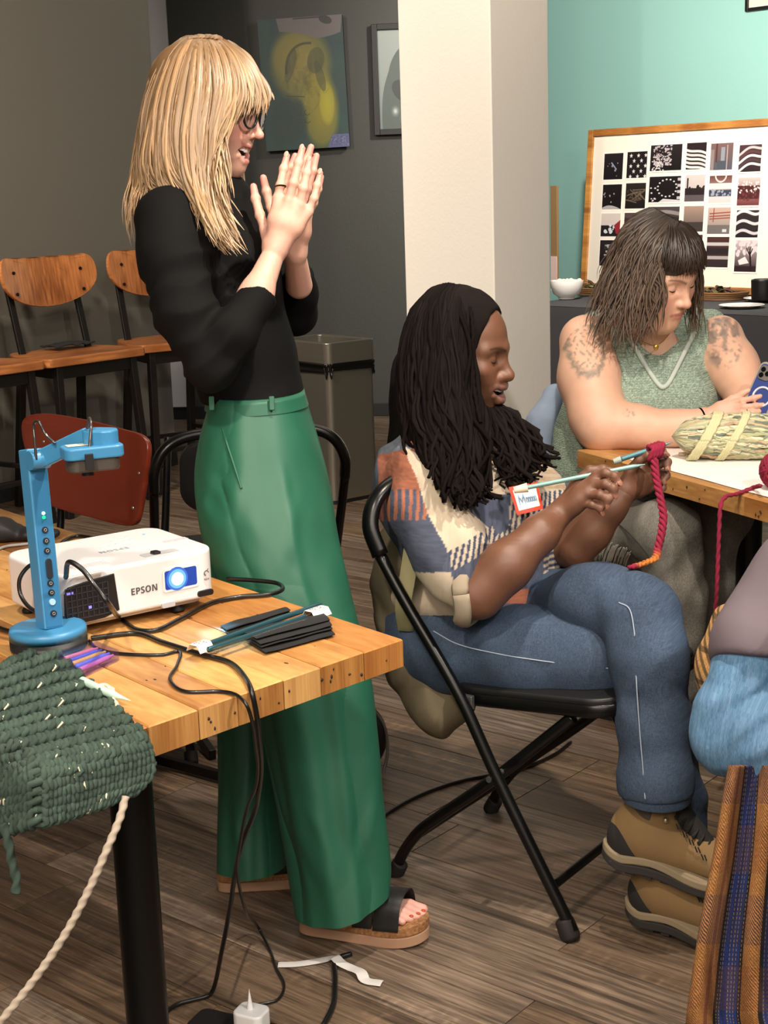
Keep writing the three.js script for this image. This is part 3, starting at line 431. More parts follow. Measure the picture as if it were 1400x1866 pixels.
// big framed collage leaning on the teal wall
{
  const base = onY(1063, 527, sideY + 0.004), lean = R(5), nrm = N48.clone().multiplyScalar(Math.cos(lean)).add(V(0, Math.sin(lean), 0)), upv = V(0, Math.cos(lean), 0).addScaledVector(N48, -Math.sin(lean));
  const loc = (px, py) => { const q = planeHit(px, py, base, nrm).sub(base); return [q.dot(A48), q.dot(upv)]; };
  const [, h] = loc(1075, 238), w = loc(1492, 240)[0];
  const t = thing('framed_collage', 'large wood-framed collage of small square photographs leaning on the teal wall', 'picture', base); t.matrixAutoUpdate = true; t.quaternion.setFromRotationMatrix(new THREE.Matrix4().makeBasis(A48, upv, nrm));
  const fw = 0.045, dep = 0.035, oak = std(0xf0d6aa, 0.5, { map: rep(pineTex[1], 0.6, 2), bumpMap: rep(pineBump, 1, 2), bumpScale: 0.0003 });
  const rail = (x, y, ww, hh) => box(ww, hh, dep, 0.003).translate(x, y, dep / 2);
  part(t, 'frame_side', rail(fw / 2, h / 2, fw, h), oak); part(t, 'frame_side', rail(w - fw / 2, h / 2, fw, h), oak); part(t, 'frame_rail', rail(w / 2, fw / 2, w - 2 * fw, fw), oak); part(t, 'frame_rail', rail(w / 2, h - fw / 2, w - 2 * fw, fw), oak);
  part(t, 'backing', box(w - 0.01, h - 0.01, 0.012, 0).translate(w / 2, h / 2, 0.006), std(0x8a6a40, 0.8)); part(t, 'mount_board', box(w - 2 * fw, h - 2 * fw, 0.006, 0).translate(w / 2, h / 2, 0.015), std(0xefe7d6, 0.8), 'cream mount board');
  // the prints: an atlas of 24 little pictures
  const CW = 128, atlas = canvasTex(768, 512, (c) => {
    const cell = (i, fn) => { c.save(); c.translate((i % 6) * CW, Math.floor(i / 6) * CW); c.beginPath(); c.rect(0, 0, CW, CW); c.clip(); fn(c); c.restore(); };
    const bg = (a, b) => (c) => { const g = c.createLinearGradient(0, 0, 0, CW); g.addColorStop(0, a); g.addColorStop(1, b); c.fillStyle = g; c.fillRect(0, 0, CW, CW); };
    const star = (c, x, y, r) => { c.beginPath(); for (let k = 0; k < 10; k++) { const a = k * Math.PI / 5 - Math.PI / 2, q = k % 2 ? r * 0.42 : r; c.lineTo(x + Math.cos(a) * q, y + Math.sin(a) * q); } c.fill(); };
    const dots = (c, n, x0, y0, x1, y1, r0, r1, col) => { c.fillStyle = col; for (let i = 0; i < n; i++) { c.beginPath(); c.arc(mixn(x0, x1, h3(i, 3, n)), mixn(y0, y1, h3(i, 7, n)), mixn(r0, r1, h3(i, 9, n)), 0, 7); c.fill(); } };
    const wave = (c, cols, y0, th, amp, ph, tilt = 0) => cols.forEach((col, k) => { c.strokeStyle = col; c.lineWidth = th * 0.62; c.beginPath(); for (let x = -8; x <= 136; x += 4) { const y = y0 + k * th + Math.sin(x / 26 + ph) * amp + x * tilt; x < 0 ? c.moveTo(x, y) : c.lineTo(x, y); } c.stroke(); });
    const D = '#1f1a1c', Wt = '#d9d3cf';
    cell(0, (c) => { bg('#241f22', '#1a1618')(c); c.strokeStyle = '#8b94b4'; c.lineWidth = 7; c.beginPath(); c.moveTo(50, 45); c.lineTo(86, 80); c.stroke(); dots(c, 6, 20, 30, 110, 116, 2, 6, '#8f8b8c'); });
    cell(1, (c) => { bg(D, D)(c); c.fillStyle = Wt; for (let r = 0; r < 5; r++) for (let k = 0; k < 3; k++) star(c, 26 + k * 46 - (r % 2 ? -20 : 0), 20 + r * 25, 12); });
    cell(2, (c) => { bg('#2a2425', '#181415')(c); dots(c, 130, 15, 4, 85, 100, 2, 5, '#b9adb0'); dots(c, 30, 10, 80, 60, 126, 2, 4, '#d5cfcd'); });
    cell(3, (c) => { bg('#2b2021', D)(c); wave(c, [Wt, '#cfc8c5', Wt, '#cfc8c5', Wt], 30, 19, 5, 1, 0.2); });
    cell(4, (c) => { bg('#7a5c58', '#54565e')(c); c.fillStyle = '#8d7f7d'; c.fillRect(0, 30, 22, 98); c.fillStyle = '#5a3a34'; c.fillRect(30, 0, 10, 90); c.fillStyle = '#8e9299'; c.fillRect(60, 20, 22, 108); c.fillStyle = '#4d535c'; c.fillRect(40, 84, 60, 44); c.fillStyle = '#a99'; c.fillRect(92, 10, 6, 120); });
    cell(5, (c) => { bg('#4a3234', '#2d2326')(c); wave(c, ['#c9b9b9', '#5a3a3a', '#e0dad8', '#4a3a3c', '#d6d0d0'], 42, 19, 12, 2.4, -0.25); });
    cell(6, (c) => { bg('#1d191a', '#171415')(c); dots(c, 7, 10, 40, 120, 100, 3, 5, '#9a9697'); c.fillStyle = '#aaa5a6'; c.beginPath(); c.moveTo(0, 120); c.quadraticCurveTo(50, 90, 128, 128); c.lineTo(0, 128); c.fill(); });
    cell(7, (c) => { bg('#2a2420', '#1c1817')(c); for (let i = 0; i < 26; i++) { c.strokeStyle = i % 2 ? '#574a3d' : '#6f6150'; c.lineWidth = 4; c.beginPath(); c.moveTo(h3(i, 1, 1) * 128, 30 + h3(i, 2, 2) * 60); c.lineTo(h3(i, 3, 3) * 128, 30 + h3(i, 4, 4) * 70); c.stroke(); } });
    cell(8, (c) => { bg('#1c1819', '#161314')(c); c.fillStyle = '#cfc9c8'; for (let k = 0; k < 15; k++) { const a = k / 15 * 6.283; c.beginPath(); c.arc(74 + Math.cos(a) * 38, 58 + Math.sin(a) * 42, 4, 0, 7); c.fill(); } for (let k = 0; k < 4; k++) { c.fillStyle = '#b9b0b4'; c.fillRect(114, 10 + k * 30, 14, 14); } dots(c, 8, 6, 50, 30, 120, 3, 5, '#cfc9c8'); c.fillStyle = '#cbc6c4'; c.beginPath(); c.moveTo(40, 128); c.lineTo(60, 110); c.lineTo(128, 118); c.lineTo(128, 128); c.fill(); });
    cell(9, (c) => { bg('#cfc5c0', '#b9aca6')(c); c.fillStyle = '#2a2224'; c.fillRect(0, 64, 128, 40); c.fillStyle = '#5b5254'; c.fillRect(0, 96, 128, 32); c.fillStyle = '#2a2224'; c.fillRect(12, 16, 9, 60); dots(c, 12, 30, 54, 128, 68, 3, 8, '#2a2224'); });
    cell(10, (c) => { bg('#6b3f3a', '#d4cecb')(c); c.fillStyle = '#d9d4d2'; c.fillRect(0, 36, 128, 28); c.fillStyle = '#3a4256'; c.fillRect(0, 68, 128, 28); dots(c, 26, 0, 68, 128, 96, 2, 7, '#9aa0ac'); c.fillStyle = '#cfc9c7'; c.fillRect(0, 98, 128, 30); c.strokeStyle = '#e3cfc8'; c.lineWidth = 8; c.beginPath(); c.arc(64, 0, 30, 0, 3.14); c.stroke(); });
    cell(11, (c) => { bg('#cbbfba', '#6b3434')(c); c.fillStyle = '#4a2528'; c.fillRect(0, 38, 128, 60); dots(c, 40, 0, 20, 128, 70, 2, 6, '#d8cfcc'); dots(c, 22, 0, 40, 128, 110, 2, 7, '#6d3433'); });
    cell(12, (c) => { bg('#d1c5bf', '#c5b9b3')(c); c.fillStyle = '#221d20'; c.fillRect(0, 66, 128, 62); dots(c, 12, 30, 60, 90, 110, 4, 11, '#c9cdd2'); c.fillStyle = '#8e2b32'; c.beginPath(); c.moveTo(128, 36); c.lineTo(88, 66); c.lineTo(100, 110); c.lineTo(128, 118); c.fill(); });
    cell(13, (c) => { bg('#503f42', '#6d5856')(c); wave(c, ['#3b2c2f', '#7a6664', '#3d2f31'], 30, 34, 9, 0.5); });
    cell(14, (c) => { bg('#4d4444', '#2c2728')(c); wave(c, ['#8d8380', '#2d2728', '#a39894'], 34, 30, 7, 2); });
    cell(15, (c) => { bg('#a78c7c', '#5d5250')(c); c.fillStyle = '#3f3836'; c.fillRect(0, 80, 128, 48); });
    cell(16, (c) => { bg('#c9a996', '#8f8884')(c); c.strokeStyle = '#8e4a44'; c.lineWidth = 5; for (const y of [24, 38, 50]) { c.beginPath(); c.moveTo(10, y + 6); c.lineTo(128, y); c.stroke(); } c.beginPath(); c.moveTo(34, 4); c.lineTo(32, 70); c.stroke(); c.fillStyle = '#6f6865'; c.fillRect(0, 84, 128, 44); c.fillStyle = '#c8cbcc'; c.fillRect(86, 104, 24, 14); });
    cell(17, (c) => { bg('#3b2c2c', '#211c1e')(c); wave(c, ['#d7d5d6', '#2b2527', '#d0cdcf', '#2b2527', '#cac7c9'], 24, 22, 13, 3.4, -0.15); });
    cell(18, (c) => { bg('#262022', '#1d191b')(c); c.fillStyle = '#9fa0a3'; for (const [x, y, w, q] of [[34, 22, 70, 18], [40, 52, 80, 10], [30, 70, 60, 7]]) c.fillRect(x, y, w, q); dots(c, 16, 34, 20, 110, 44, 3, 8, '#332d30'); });
    cell(19, (c) => { bg('#3b3030', '#4d4444')(c); wave(c, ['#877c79', '#3a3031', '#7c716f'], 30, 32, 8, 1.4); });
    cell(20, (c) => { bg('#5d5150', '#332c2d')(c); wave(c, ['#a39a97', '#3a3031', '#8b8280'], 30, 30, 6, 0.3); });
    cell(21, (c) => { bg('#45302c', '#2b2324')(c); for (const [y, q, col] of [[30, 16, '#bdb6b4'], [54, 20, '#2f282a'], [78, 16, '#b3acaa'], [100, 10, '#8d8684']]) { c.fillStyle = col; c.fillRect(0, y, 128, q); } });
    cell(22, (c) => { bg('#4b2f2a', '#2e2527')(c); for (const [y, q, col] of [[24, 14, '#c1bab8'], [48, 24, '#2a2325'], [80, 14, '#a9a2a0']]) { c.fillStyle = col; c.fillRect(0, y, 128, q); } });
    cell(23, (c) => { bg('#cdb9ba', '#2f2325')(c); dots(c, 40, 0, 0, 128, 60, 5, 12, '#d9c9cb'); c.fillStyle = '#dcd6d6'; c.beginPath(); c.moveTo(20, 82); c.lineTo(60, 66); c.lineTo(84, 92); c.lineTo(30, 100); c.fill(); c.fillStyle = '#2b1d1f'; c.fillRect(0, 104, 128, 24); c.strokeStyle = '#241a1c'; c.lineWidth = 10; c.beginPath(); c.moveTo(98, 128); c.lineTo(88, 60); c.stroke(); c.lineWidth = 5; for (const [x, y] of [[66, 32], [78, 26], [90, 26], [100, 34]]) { c.beginPath(); c.moveTo(86, 64); c.lineTo(x, y); c.stroke(); } });
  });
  const pm = new THREE.MeshStandardMaterial({ map: atlas, roughness: 0.4 }), edge = std(0xf3ede2, 0.6);
  const cols = [[1103, 1140], [1145, 1184], [1188, 1248], [1253, 1292], [1297, 1341], [1349, 1393]], rows = [[279, 328, 263, 314], [336, 382, 323, 375], [389, 431, 383, 433], [438, 484, 438, 495]], off = [0, 0, -10, -10, -6, 0];
  for (let r = 0; r < 4; r++) for (let k = 0; k < 6; k++) {
    const f = k / 5, y0 = mixn(rows[r][0], rows[r][2], f) + off[k], y1 = mixn(rows[r][1], rows[r][3], f) + off[k], [x0, x1] = cols[k].map((x) => x - r * 2.6);
    const a = loc(x0, y1), b = loc(x1, y0), pw = b[0] - a[0], ph = b[1] - a[1], cx = (a[0] + b[0]) / 2, cy = (a[1] + b[1]) / 2, i = r * 6 + k, z = 0.0185 + (k % 3) * 0.0012;
    const pr = part(t, 'photo_print', box(pw + 0.018, ph + 0.02, 0.0012, 0).translate(cx, cy, z), edge);
    const g = new THREE.PlaneGeometry(pw, ph); const uv = g.attributes.uv; for (let q = 0; q < 4; q++) uv.setXY(q, (k + 0.01 + uv.getX(q) * 0.98) / 6, 1 - (r + 0.01 + (1 - uv.getY(q)) * 0.98) / 4);
    part(pr, 'photo_image', g.translate(cx, cy, z + 0.0009), pm);
  }
}
// things on the side table
{
  const bowlP = onY(1033, 545, sideY + 0.004), b = thing('white_bowl', 'white bowl on the grey cloth beside the pillar', 'bowl', bowlP);
  part(b, 'bowl_body', lathe([[0, 0.004], [0.045, 0.004], [0.05, 0], [0.055, 0.006], [0.05, 0.012], [0.085, 0.035], [0.105, 0.085], [0.108, 0.12], [0.103, 0.12], [0.098, 0.085], [0.075, 0.04], [0, 0.02]], 40), phys(0xf2efe9, 0.2, { clearcoat: 0.5 }));
  seed(9); const food = []; for (let i = 0; i < 60; i++) { const a = rnd() * 6.28, r = Math.sqrt(rnd()) * 0.085; const g = new THREE.IcosahedronGeometry(rr(0.01, 0.018), 1); food.push(g.translate(Math.cos(a) * r, 0.1 + rr(0, 0.016), Math.sin(a) * r)); }
  part(b, 'dip', food, std(0xe6dcc8, 0.8)).userData.kind = 'stuff';
  const leafGeo = () => { const s = new THREE.Shape(); s.moveTo(0, -0.035); s.bezierCurveTo(0.025, -0.015, 0.022, 0.02, 0, 0.04); s.bezierCurveTo(-0.022, 0.02, -0.025, -0.015, 0, -0.035); const g = new THREE.ExtrudeGeometry(s, { depth: 0.0012, bevelEnabled: false, curveSegments: 5 }); const p = g.attributes.position; for (let i = 0; i < p.count; i++) p.setZ(i, p.getZ(i) + Math.pow(p.getX(i) / 0.02, 2) * 0.008 + Math.sin(p.getY(i) * 60) * 0.004); g.computeVertexNormals(); return g; };
  const tray = (name, label, c, w, d, turn, tones, n, sd) => {
    const t = thing(name, label, 'tray', c, turn); seed(sd); part(t, 'tray_base', extrude(roundRect(w, d, Math.min(w, d) * 0.45), 0.012, 0.003).rotateX(-Math.PI / 2), std(0x6b4a2c, 0.7));
    const rim = []; for (let k = 0; k < 3; k++) { const pts = roundRect(w + k * 0.006, d + k * 0.006, Math.min(w, d) * 0.45).getPoints(10).map((p) => V(p.x, 0.02 + k * 0.011, p.y)); rim.push(sweep(pts.concat([pts[0].clone()]), 0.007, 6)); } part(t, 'wicker_rim', rim, std(0x7a5530, 0.75));
    const by = tones.map(() => []); for (let i = 0; i < n; i++) { const g = leafGeo(), a = rnd() * 6.28, r = Math.sqrt(rnd()); g.scale(rr(0.7, 1.25), rr(0.7, 1.25), 1); g.rotateX(rr(-2.2, -0.9)); g.rotateY(rnd() * 6.28); g.translate(Math.cos(a) * r * w * 0.42, 0.026 + rr(0, 0.05) * (1.2 - r), Math.sin(a) * r * d * 0.42); by[i % tones.length].push(g); }
    by.forEach((l, i) => { part(t, 'salad_leaves', l, std(tones[i], 0.6, { side: THREE.DoubleSide })).userData.kind = 'stuff'; });
  };
  tray('salad_tray', 'flat wooden tray of green leaves behind the white bowl', onY(1075, 535, sideY + 0.006), 0.5, 0.26, yaw(A48), [0x4b5a2c, 0x6a6b38, 0x51351f], 60, 31);
  tray('leaf_basket', 'low brown wicker basket of dark red and green leaves on the grey cloth', onY(1306, 544, sideY + 0.006), 0.38, 0.28, yaw(A48), [0x3c3a22, 0x4a2424, 0x5c5a34], 70, 32);
  const plate = (label, c, r) => { const t = thing('plate', label, 'plate', c, 0); part(t, 'plate_body', lathe([[0, 0.003], [r * 0.6, 0.003], [r * 0.62, 0], [r * 0.66, 0.004], [r, 0.016], [r * 0.99, 0.02], [r * 0.68, 0.009], [0, 0.008]], 44), phys(0xefebe4, 0.22, { clearcoat: 0.4 })); return t; };
  plate('empty white plate in front of the leaf basket', onY(1352, 561, sideY + 0.003), 0.13); plate('white plate under the black cup at the right edge', onY(1392, 548, sideY + 0.003), 0.12);
  const cup = thing('black_cup', 'square-shouldered black cup standing on a white plate', 'cup', onY(1392, 548, sideY + 0.014)); part(cup, 'cup_body', lathe([[0, 0.002], [0.066, 0.002], [0.072, 0.01], [0.076, 0.12], [0.074, 0.126], [0.068, 0.122], [0.064, 0.02], [0, 0.014]], 36), std(0x0e0e10, 0.35)); part(cup, 'lid', new THREE.CylinderGeometry(0.06, 0.066, 0.012, 32).translate(0, 0.124, 0), std(0x141416, 0.5));
  // narrow board leaning beside the pillar
  const lb = thing('wooden_board', 'thin wooden board standing upright at the edge of the white pillar', 'board', onY(1012, 530, sideY + 0.003), yaw(A48)); part(lb, 'board_panel', box(0.06, 0.72, 0.02, 0.003).translate(0, 0.36, 0), std(0x9b7a52, 0.6)); part(lb, 'pink_card', box(0.055, 0.24, 0.006, 0.001).translate(0.004, 0.12, 0.016), std(0xe8c9c2, 0.7), 'pale pink card');
}
// ---------------------------------------------------------------- bar stools
const walnutTex = mirror(dataTex(512, 256, (u, v) => { const x = u * 4, y = v * 3, b = fbm(x * 0.7, y, 3, 3), g = fbm(x * 2.4 + b * 2, y * 40, 6, 3); const cath = Math.sin((x * 3 + fbm(x * 0.5, y * 1.4, 1, 2) * 9) * 2.4) * 0.5 + 0.5; let t = clamp(0.45 + (g - 0.5) * 0.8 + (b - 0.5) * 0.7 + (cath - 0.5) * 0.18); return [mixn(0.47, 0.88, t), mixn(0.26, 0.58, t), mixn(0.125, 0.34, t)]; }));
const M_walnut = phys(0xffffff, 0.34, { map: rep(walnutTex, 1.2, 1.2), clearcoat: 0.25, clearcoatRoughness: 0.35 }), M_walnutV = phys(0xffffff, 0.34, { map: (() => { const t = rep(walnutTex, 1.3, 1.3); t.rotation = Math.PI / 2; return t; })(), clearcoat: 0.3, clearcoatRoughness: 0.35 });
const M_bronze = std(0x1f1b1a, 0.42, { metalness: 0.4 });
function curvedPanel(shape, depth, R0, bevel = 0.003) { const g = new THREE.ExtrudeGeometry(shape, { depth, bevelEnabled: true, bevelSize: bevel, bevelThickness: bevel, bevelSegments: 2, curveSegments: 16 }); const q = subdivide(g, 0.03); const p = q.attributes.position; for (let i = 0; i < p.count; i++) { const x = p.getX(i), z = p.getZ(i), a = x / R0; p.setX(i, Math.sin(a) * (R0 + z)); p.setZ(i, (R0 + z) * Math.cos(a) - R0); } q.computeVertexNormals(); return toCreasedNormals(q, 0.6); }
function subdivide(g, maxLen) { // split long edges so that flat panels can bend
  let q = g.index ? g.toNonIndexed() : g; for (let it = 0; it < 5; it++) { const p = q.attributes.position, u = q.attributes.uv, out = [], uo = []; let split = false; for (let i = 0; i < p.count; i += 3) { const v = [0, 1, 2].map((k) => [V().fromBufferAttribute(p, i + k), [u.getX(i + k), u.getY(i + k)]]); const L = [0, 1, 2].map((k) => Math.abs(v[k][0].x - v[(k + 1) % 3][0].x)); const m = L.indexOf(Math.max(...L)); const emit = (...t) => t.forEach((w) => { out.push(w[0].x, w[0].y, w[0].z); uo.push(...w[1]); }); if (L[m] > maxLen) { split = true; const a = v[m], b = v[(m + 1) % 3], c = v[(m + 2) % 3], mid = [a[0].clone().lerp(b[0], 0.5), [(a[1][0] + b[1][0]) / 2, (a[1][1] + b[1][1]) / 2]]; emit(a, mid, c); emit(mid, b, c); } else emit(...v); } q = new THREE.BufferGeometry(); q.setAttribute('position', new THREE.Float32BufferAttribute(out, 3)); q.setAttribute('uv', new THREE.Float32BufferAttribute(uo, 2)); if (!split) break; } return q;
}
function barBetween(a, b, w, d, side) { // rectangular bar from a to b; side = width direction
  const y = b.clone().sub(a), L = y.length(); y.normalize(); const x = side.clone().addScaledVector(y, -side.dot(y)).normalize(), z = x.clone().cross(y); return box(w, L, d, 0.003).applyMatrix4(basisM(a.clone().add(b).multiplyScalar(0.5), x, y, z));
}
const stoolW = 0.6;
function makeStool() {   // local: +z forward, origin on the floor under the front edge's middle
  const t = thing('bar_stool', 'bar stool', 'bar stool'); const H = 0.76, w = stoolW, d = 0.42;
  const s = new THREE.Shape(); s.moveTo(-w / 2 + 0.03, 0); s.lineTo(w / 2 - 0.03, 0); s.quadraticCurveTo(w / 2 - 0.003, 0, w / 2 - 0.004, 0.05); s.bezierCurveTo(w / 2 - 0.01, d * 0.5, w / 2 - 0.05, d, w / 2 - 0.13, d); s.lineTo(-w / 2 + 0.13, d); s.bezierCurveTo(-w / 2 + 0.05, d, -w / 2 + 0.01, d * 0.5, -w / 2 + 0.004, 0.05); s.quadraticCurveTo(-w / 2 + 0.003, 0, -w / 2 + 0.03, 0);
  part(t, 'seat', extrude(s, 0.03, 0.006, 3).rotateX(-Math.PI / 2).translate(0, H - 0.036, 0), M_walnut, 'wooden seat');
  const fx = w / 2 - 0.075, bx = w / 2 - 0.12, X = V(1, 0, 0);
  const feet = [[-fx - 0.03, 0.01], [fx + 0.03, 0.01], [bx + 0.02, -d - 0.03], [-bx - 0.02, -d - 0.03]], tops = [[-fx, -0.03], [fx, -0.03], [bx, -d + 0.06], [-bx, -d + 0.06]];
  feet.forEach((f, i) => part(t, 'leg', barBetween(V(f[0], 0, f[1]), V(tops[i][0], H - 0.036, tops[i][1]), 0.036, 0.036, X), M_bronze));
  const lerpL = (i, f) => V(mixn(feet[i][0], tops[i][0], f), (H - 0.036) * f, mixn(feet[i][1], tops[i][1], f));
  for (let i = 0; i < 4; i++) { const j = (i + 1) % 4; part(t, 'apron_rail', barBetween(lerpL(i, 0.95), lerpL(j, 0.95), 0.06, 0.018, V(0, 1, 0)), M_bronze); part(t, 'foot_rail', barBetween(lerpL(i, i % 2 ? 0.36 : 0.3), lerpL(j, i % 2 ? 0.36 : 0.3), 0.022, 0.022, V(0, 1, 0)), M_bronze); }
  for (const q of [-1, 1]) part(t, 'back_post', barBetween(V(q * 0.2, H - 0.012, -d + 0.1), V(q * 0.2, H + 0.44, -d - 0.005), 0.034, 0.018, X), M_bronze);
  const b = new THREE.Shape(); b.moveTo(-0.23, 0.235); b.lineTo(0.23, 0.235); b.bezierCurveTo(0.29, 0.235, 0.3, 0.16, 0.285, 0.11); b.bezierCurveTo(0.25, 0.03, 0.1, 0, 0, 0); b.bezierCurveTo(-0.1, 0, -0.25, 0.03, -0.285, 0.11); b.bezierCurveTo(-0.3, 0.16, -0.29, 0.235, -0.23, 0.235);
  const back = part(t, 'backrest', curvedPanel(b, 0.011, -0.9).rotateX(-0.17).translate(0, H + 0.215, -d + 0.07), M_walnutV, 'wooden backrest');
  for (const q of [-1, 1]) for (const yy of [0.07, 0.17]) part(back, 'screw', new THREE.CylinderGeometry(0.008, 0.008, 0.006, 14).rotateX(Math.PI / 2 - 0.17).translate(q * 0.2, H + 0.215 + yy, -d + 0.07 - yy * 0.17 + 0.042), std(0x2a1710, 0.4, { metalness: 0.5 }));
  return t;
}
const stool0 = makeStool(), stoolC = V(-1.335, 0, -7.07), stoolYaw = Math.atan2(A40.x, A40.z);
function placeStool(o, c, turn, label) { o.position.copy(c); o.rotation.y = turn; o.userData.label = label; o.userData.group = 'bar stools along the grey wall'; return o; }
const copyOf = (o) => { const c = o.clone(); c.name = numbered(o.name.replace(/_\d{3}$/, '')); scene.add(c); return c; };
placeStool(stool0, stoolC, stoolYaw, 'brown wooden bar stool with a black cloth on its seat');
placeStool(copyOf(stool0), stoolC.clone().addScaledVector(B40, stoolW * 1.02).addScaledVector(A40, 0.0), stoolYaw - 0.24, 'brown wooden bar stool half hidden behind the blonde woman');
placeStool(copyOf(stool0), stoolC.clone().addScaledVector(B40, -stoolW * 1.02), stoolYaw, 'bar stool cut by the left edge of the photo, seat corner showing');
{
  const c = onY(125, 632, 0.768), t = thing('folded_cloth', 'small folded black cloth lying on the bar stool seat', 'cloth', c, yaw(B40)); seed(4);
  const grid = []; for (let i = 0; i <= 20; i++) { const row = []; for (let j = 0; j <= 10; j++) row.push(V((i / 20 - 0.5) * 0.24, 0.008 + 0.012 * noise(i * 0.4, j * 0.5, 3), (0.5 - j / 10) * (0.12 + 0.03 * noise(i * 0.3, 2)))); grid.push(row); } part(t, 'cloth_body', sheet(grid, 0.006), std(0x1b1a1a, 0.95));
}
// ---------------------------------------------------------------- folding chairs (local: x to the sitter's left, z forward, origin on the floor between the front feet)
const M_chair = std(0x0c0c0d, 0.3, { metalness: 0.3 }), M_chairPad = std(0x121213, 0.5);
function makeFolding() {
  const t = thing('folding_chair', 'folding chair', 'folding chair'); const hw = 0.25, tr = 0.0125;
  const side = (s) => [V(s * hw, 0.02, 0.005), V(s * hw, 0.312, -0.167), V(s * hw, 0.468, -0.252), V(s * hw, 0.656, -0.385), V(s * hw, 0.74, -0.44)];
  const arch = [V(-hw, 0.74, -0.44), V(-hw + 0.004, 0.8, -0.466), V(-hw + 0.03, 0.85, -0.468), V(-hw + 0.085, 0.878, -0.46), V(0, 0.884, -0.46), V(hw - 0.085, 0.878, -0.46), V(hw - 0.03, 0.85, -0.468), V(hw - 0.004, 0.8, -0.466), V(hw, 0.74, -0.44)];
  part(t, 'front_leg', sweep(catmull(side(-1), 24), tr, 12), M_chair); part(t, 'front_leg', sweep(catmull(side(1), 24), tr, 12), M_chair);
  part(t, 'back_frame', sweep(catmull(arch, 48), (f) => [0.019, 0.0145], 12), M_chair);
  const rw = 0.2; for (const s of [-1, 1]) { const l = part(t, 'rear_leg', sweep(catmull([V(s * rw, 0.015, -0.463), V(s * rw, 0.06, -0.44), V(s * rw, 0.115, -0.40), V(s * rw, 0.16, -0.35), V(s * rw, 0.285, -0.2), V(s * rw, 0.45, -0.02)], 30), 0.0125, 12), M_chair); part(l, 'rubber_foot', lathe([[0, 0], [0.017, 0], [0.019, 0.008], [0.018, 0.034], [0.014, 0.036], [0, 0.036]], 18).rotateX(0.5).translate(s * rw, 0, -0.467), std(0x151314, 0.7)); part(l, 'pivot_bolt', cyl(V(s * (rw - 0.01), 0.307, -0.178), V(s * (hw + 0.014), 0.307, -0.178), 0.006), std(0x777777, 0.3, { metalness: 0.8 })); }
  for (const s of [-1, 1]) part(t, 'rubber_foot', lathe([[0, 0], [0.018, 0], [0.021, 0.01], [0.0195, 0.042], [0.014, 0.046], [0, 0.046]], 18).rotateX(-0.42).translate(s * hw, 0, 0.003), std(0x1b1615, 0.7));
  part(t, 'front_stretcher', sweep([V(-hw, 0.1, -0.045), V(-hw + 0.03, 0.1, -0.045), V(hw - 0.03, 0.1, -0.045), V(hw, 0.1, -0.045)], (f, i) => (i === 0 || i === 3 ? [0.006, 0.016] : [0.0095, 0.0095]), 10), M_chair);
  part(t, 'rear_stretcher', cyl(V(-rw, 0.1, -0.412), V(rw, 0.1, -0.412), 0.009, 0.009, 10), M_chair);
  const seat = extrude(roundRect(0.41, 0.37, 0.06), 0.018, 0.006, 3).rotateX(-Math.PI / 2); { const p = seat.attributes.position; for (let i = 0; i < p.count; i++) { const x = p.getX(i), z = p.getZ(i); const dish = 0.01 * (1 - (x / 0.2) ** 2) * (1 - (z / 0.19) ** 2); p.setY(i, p.getY(i) - dish); } seat.computeVertexNormals(); }
  part(t, 'seat', seat.rotateX(-0.085).translate(0, 0.462, -0.115), M_chairPad);
  const skirt = roundRect(0.425, 0.385, 0.065).getPoints(10).map((p) => V(p.x, 0, p.y)); part(t, 'seat_rim', sweep(skirt.concat([skirt[0].clone()]), [0.006, 0.014], 8, { up: V(0, 1, 0) }).rotateX(-0.085).translate(0, 0.462, -0.115), M_chair);
  const bp = curvedPanel(roundRect(0.36, 0.2, 0.06), 0.014, -0.7, 0.004).rotateX(-0.38); part(t, 'backrest', bp.translate(0, 0.765, -0.462), M_chairPad, 'black padded backrest');
  for (const s of [-1, 1]) part(t, 'bracket', box(0.012, 0.03, 0.03, 0.002).translate(s * (hw - 0.016), 0.452, -0.245), std(0x8a8a8a, 0.35, { metalness: 0.8 }), 'small steel bracket');
  return t;
}
const chairFwd = V(0.8085, 0, 0.5885), chairLeft = V(0.5885, 0, -0.8085);
const chairB = makeFolding(); chairB.userData.label = 'black folding chair that the woman with locs sits on'; chairB.position.copy(onY(1040, 1712, 0).addScaledVector(chairLeft, 0.25)); chairB.rotation.y = Math.atan2(chairFwd.x, chairFwd.z); chairB.userData.group = 'black folding chairs';
{ const c = copyOf(chairB); c.userData.label = 'empty black folding chair standing behind the green trousers'; const p = P(474, 900, 3.85); c.position.set(p.x - 0.12, 0, p.z - 0.44); c.rotation.y = Math.PI + 0.22; }
// the third woman's chair, under table two
{ const c = copyOf(chairB); c.userData.label = 'black folding chair under the woman in the sage knit top'; c.position.set(0.92, 0, -4.5); c.rotation.y = 0.02; }
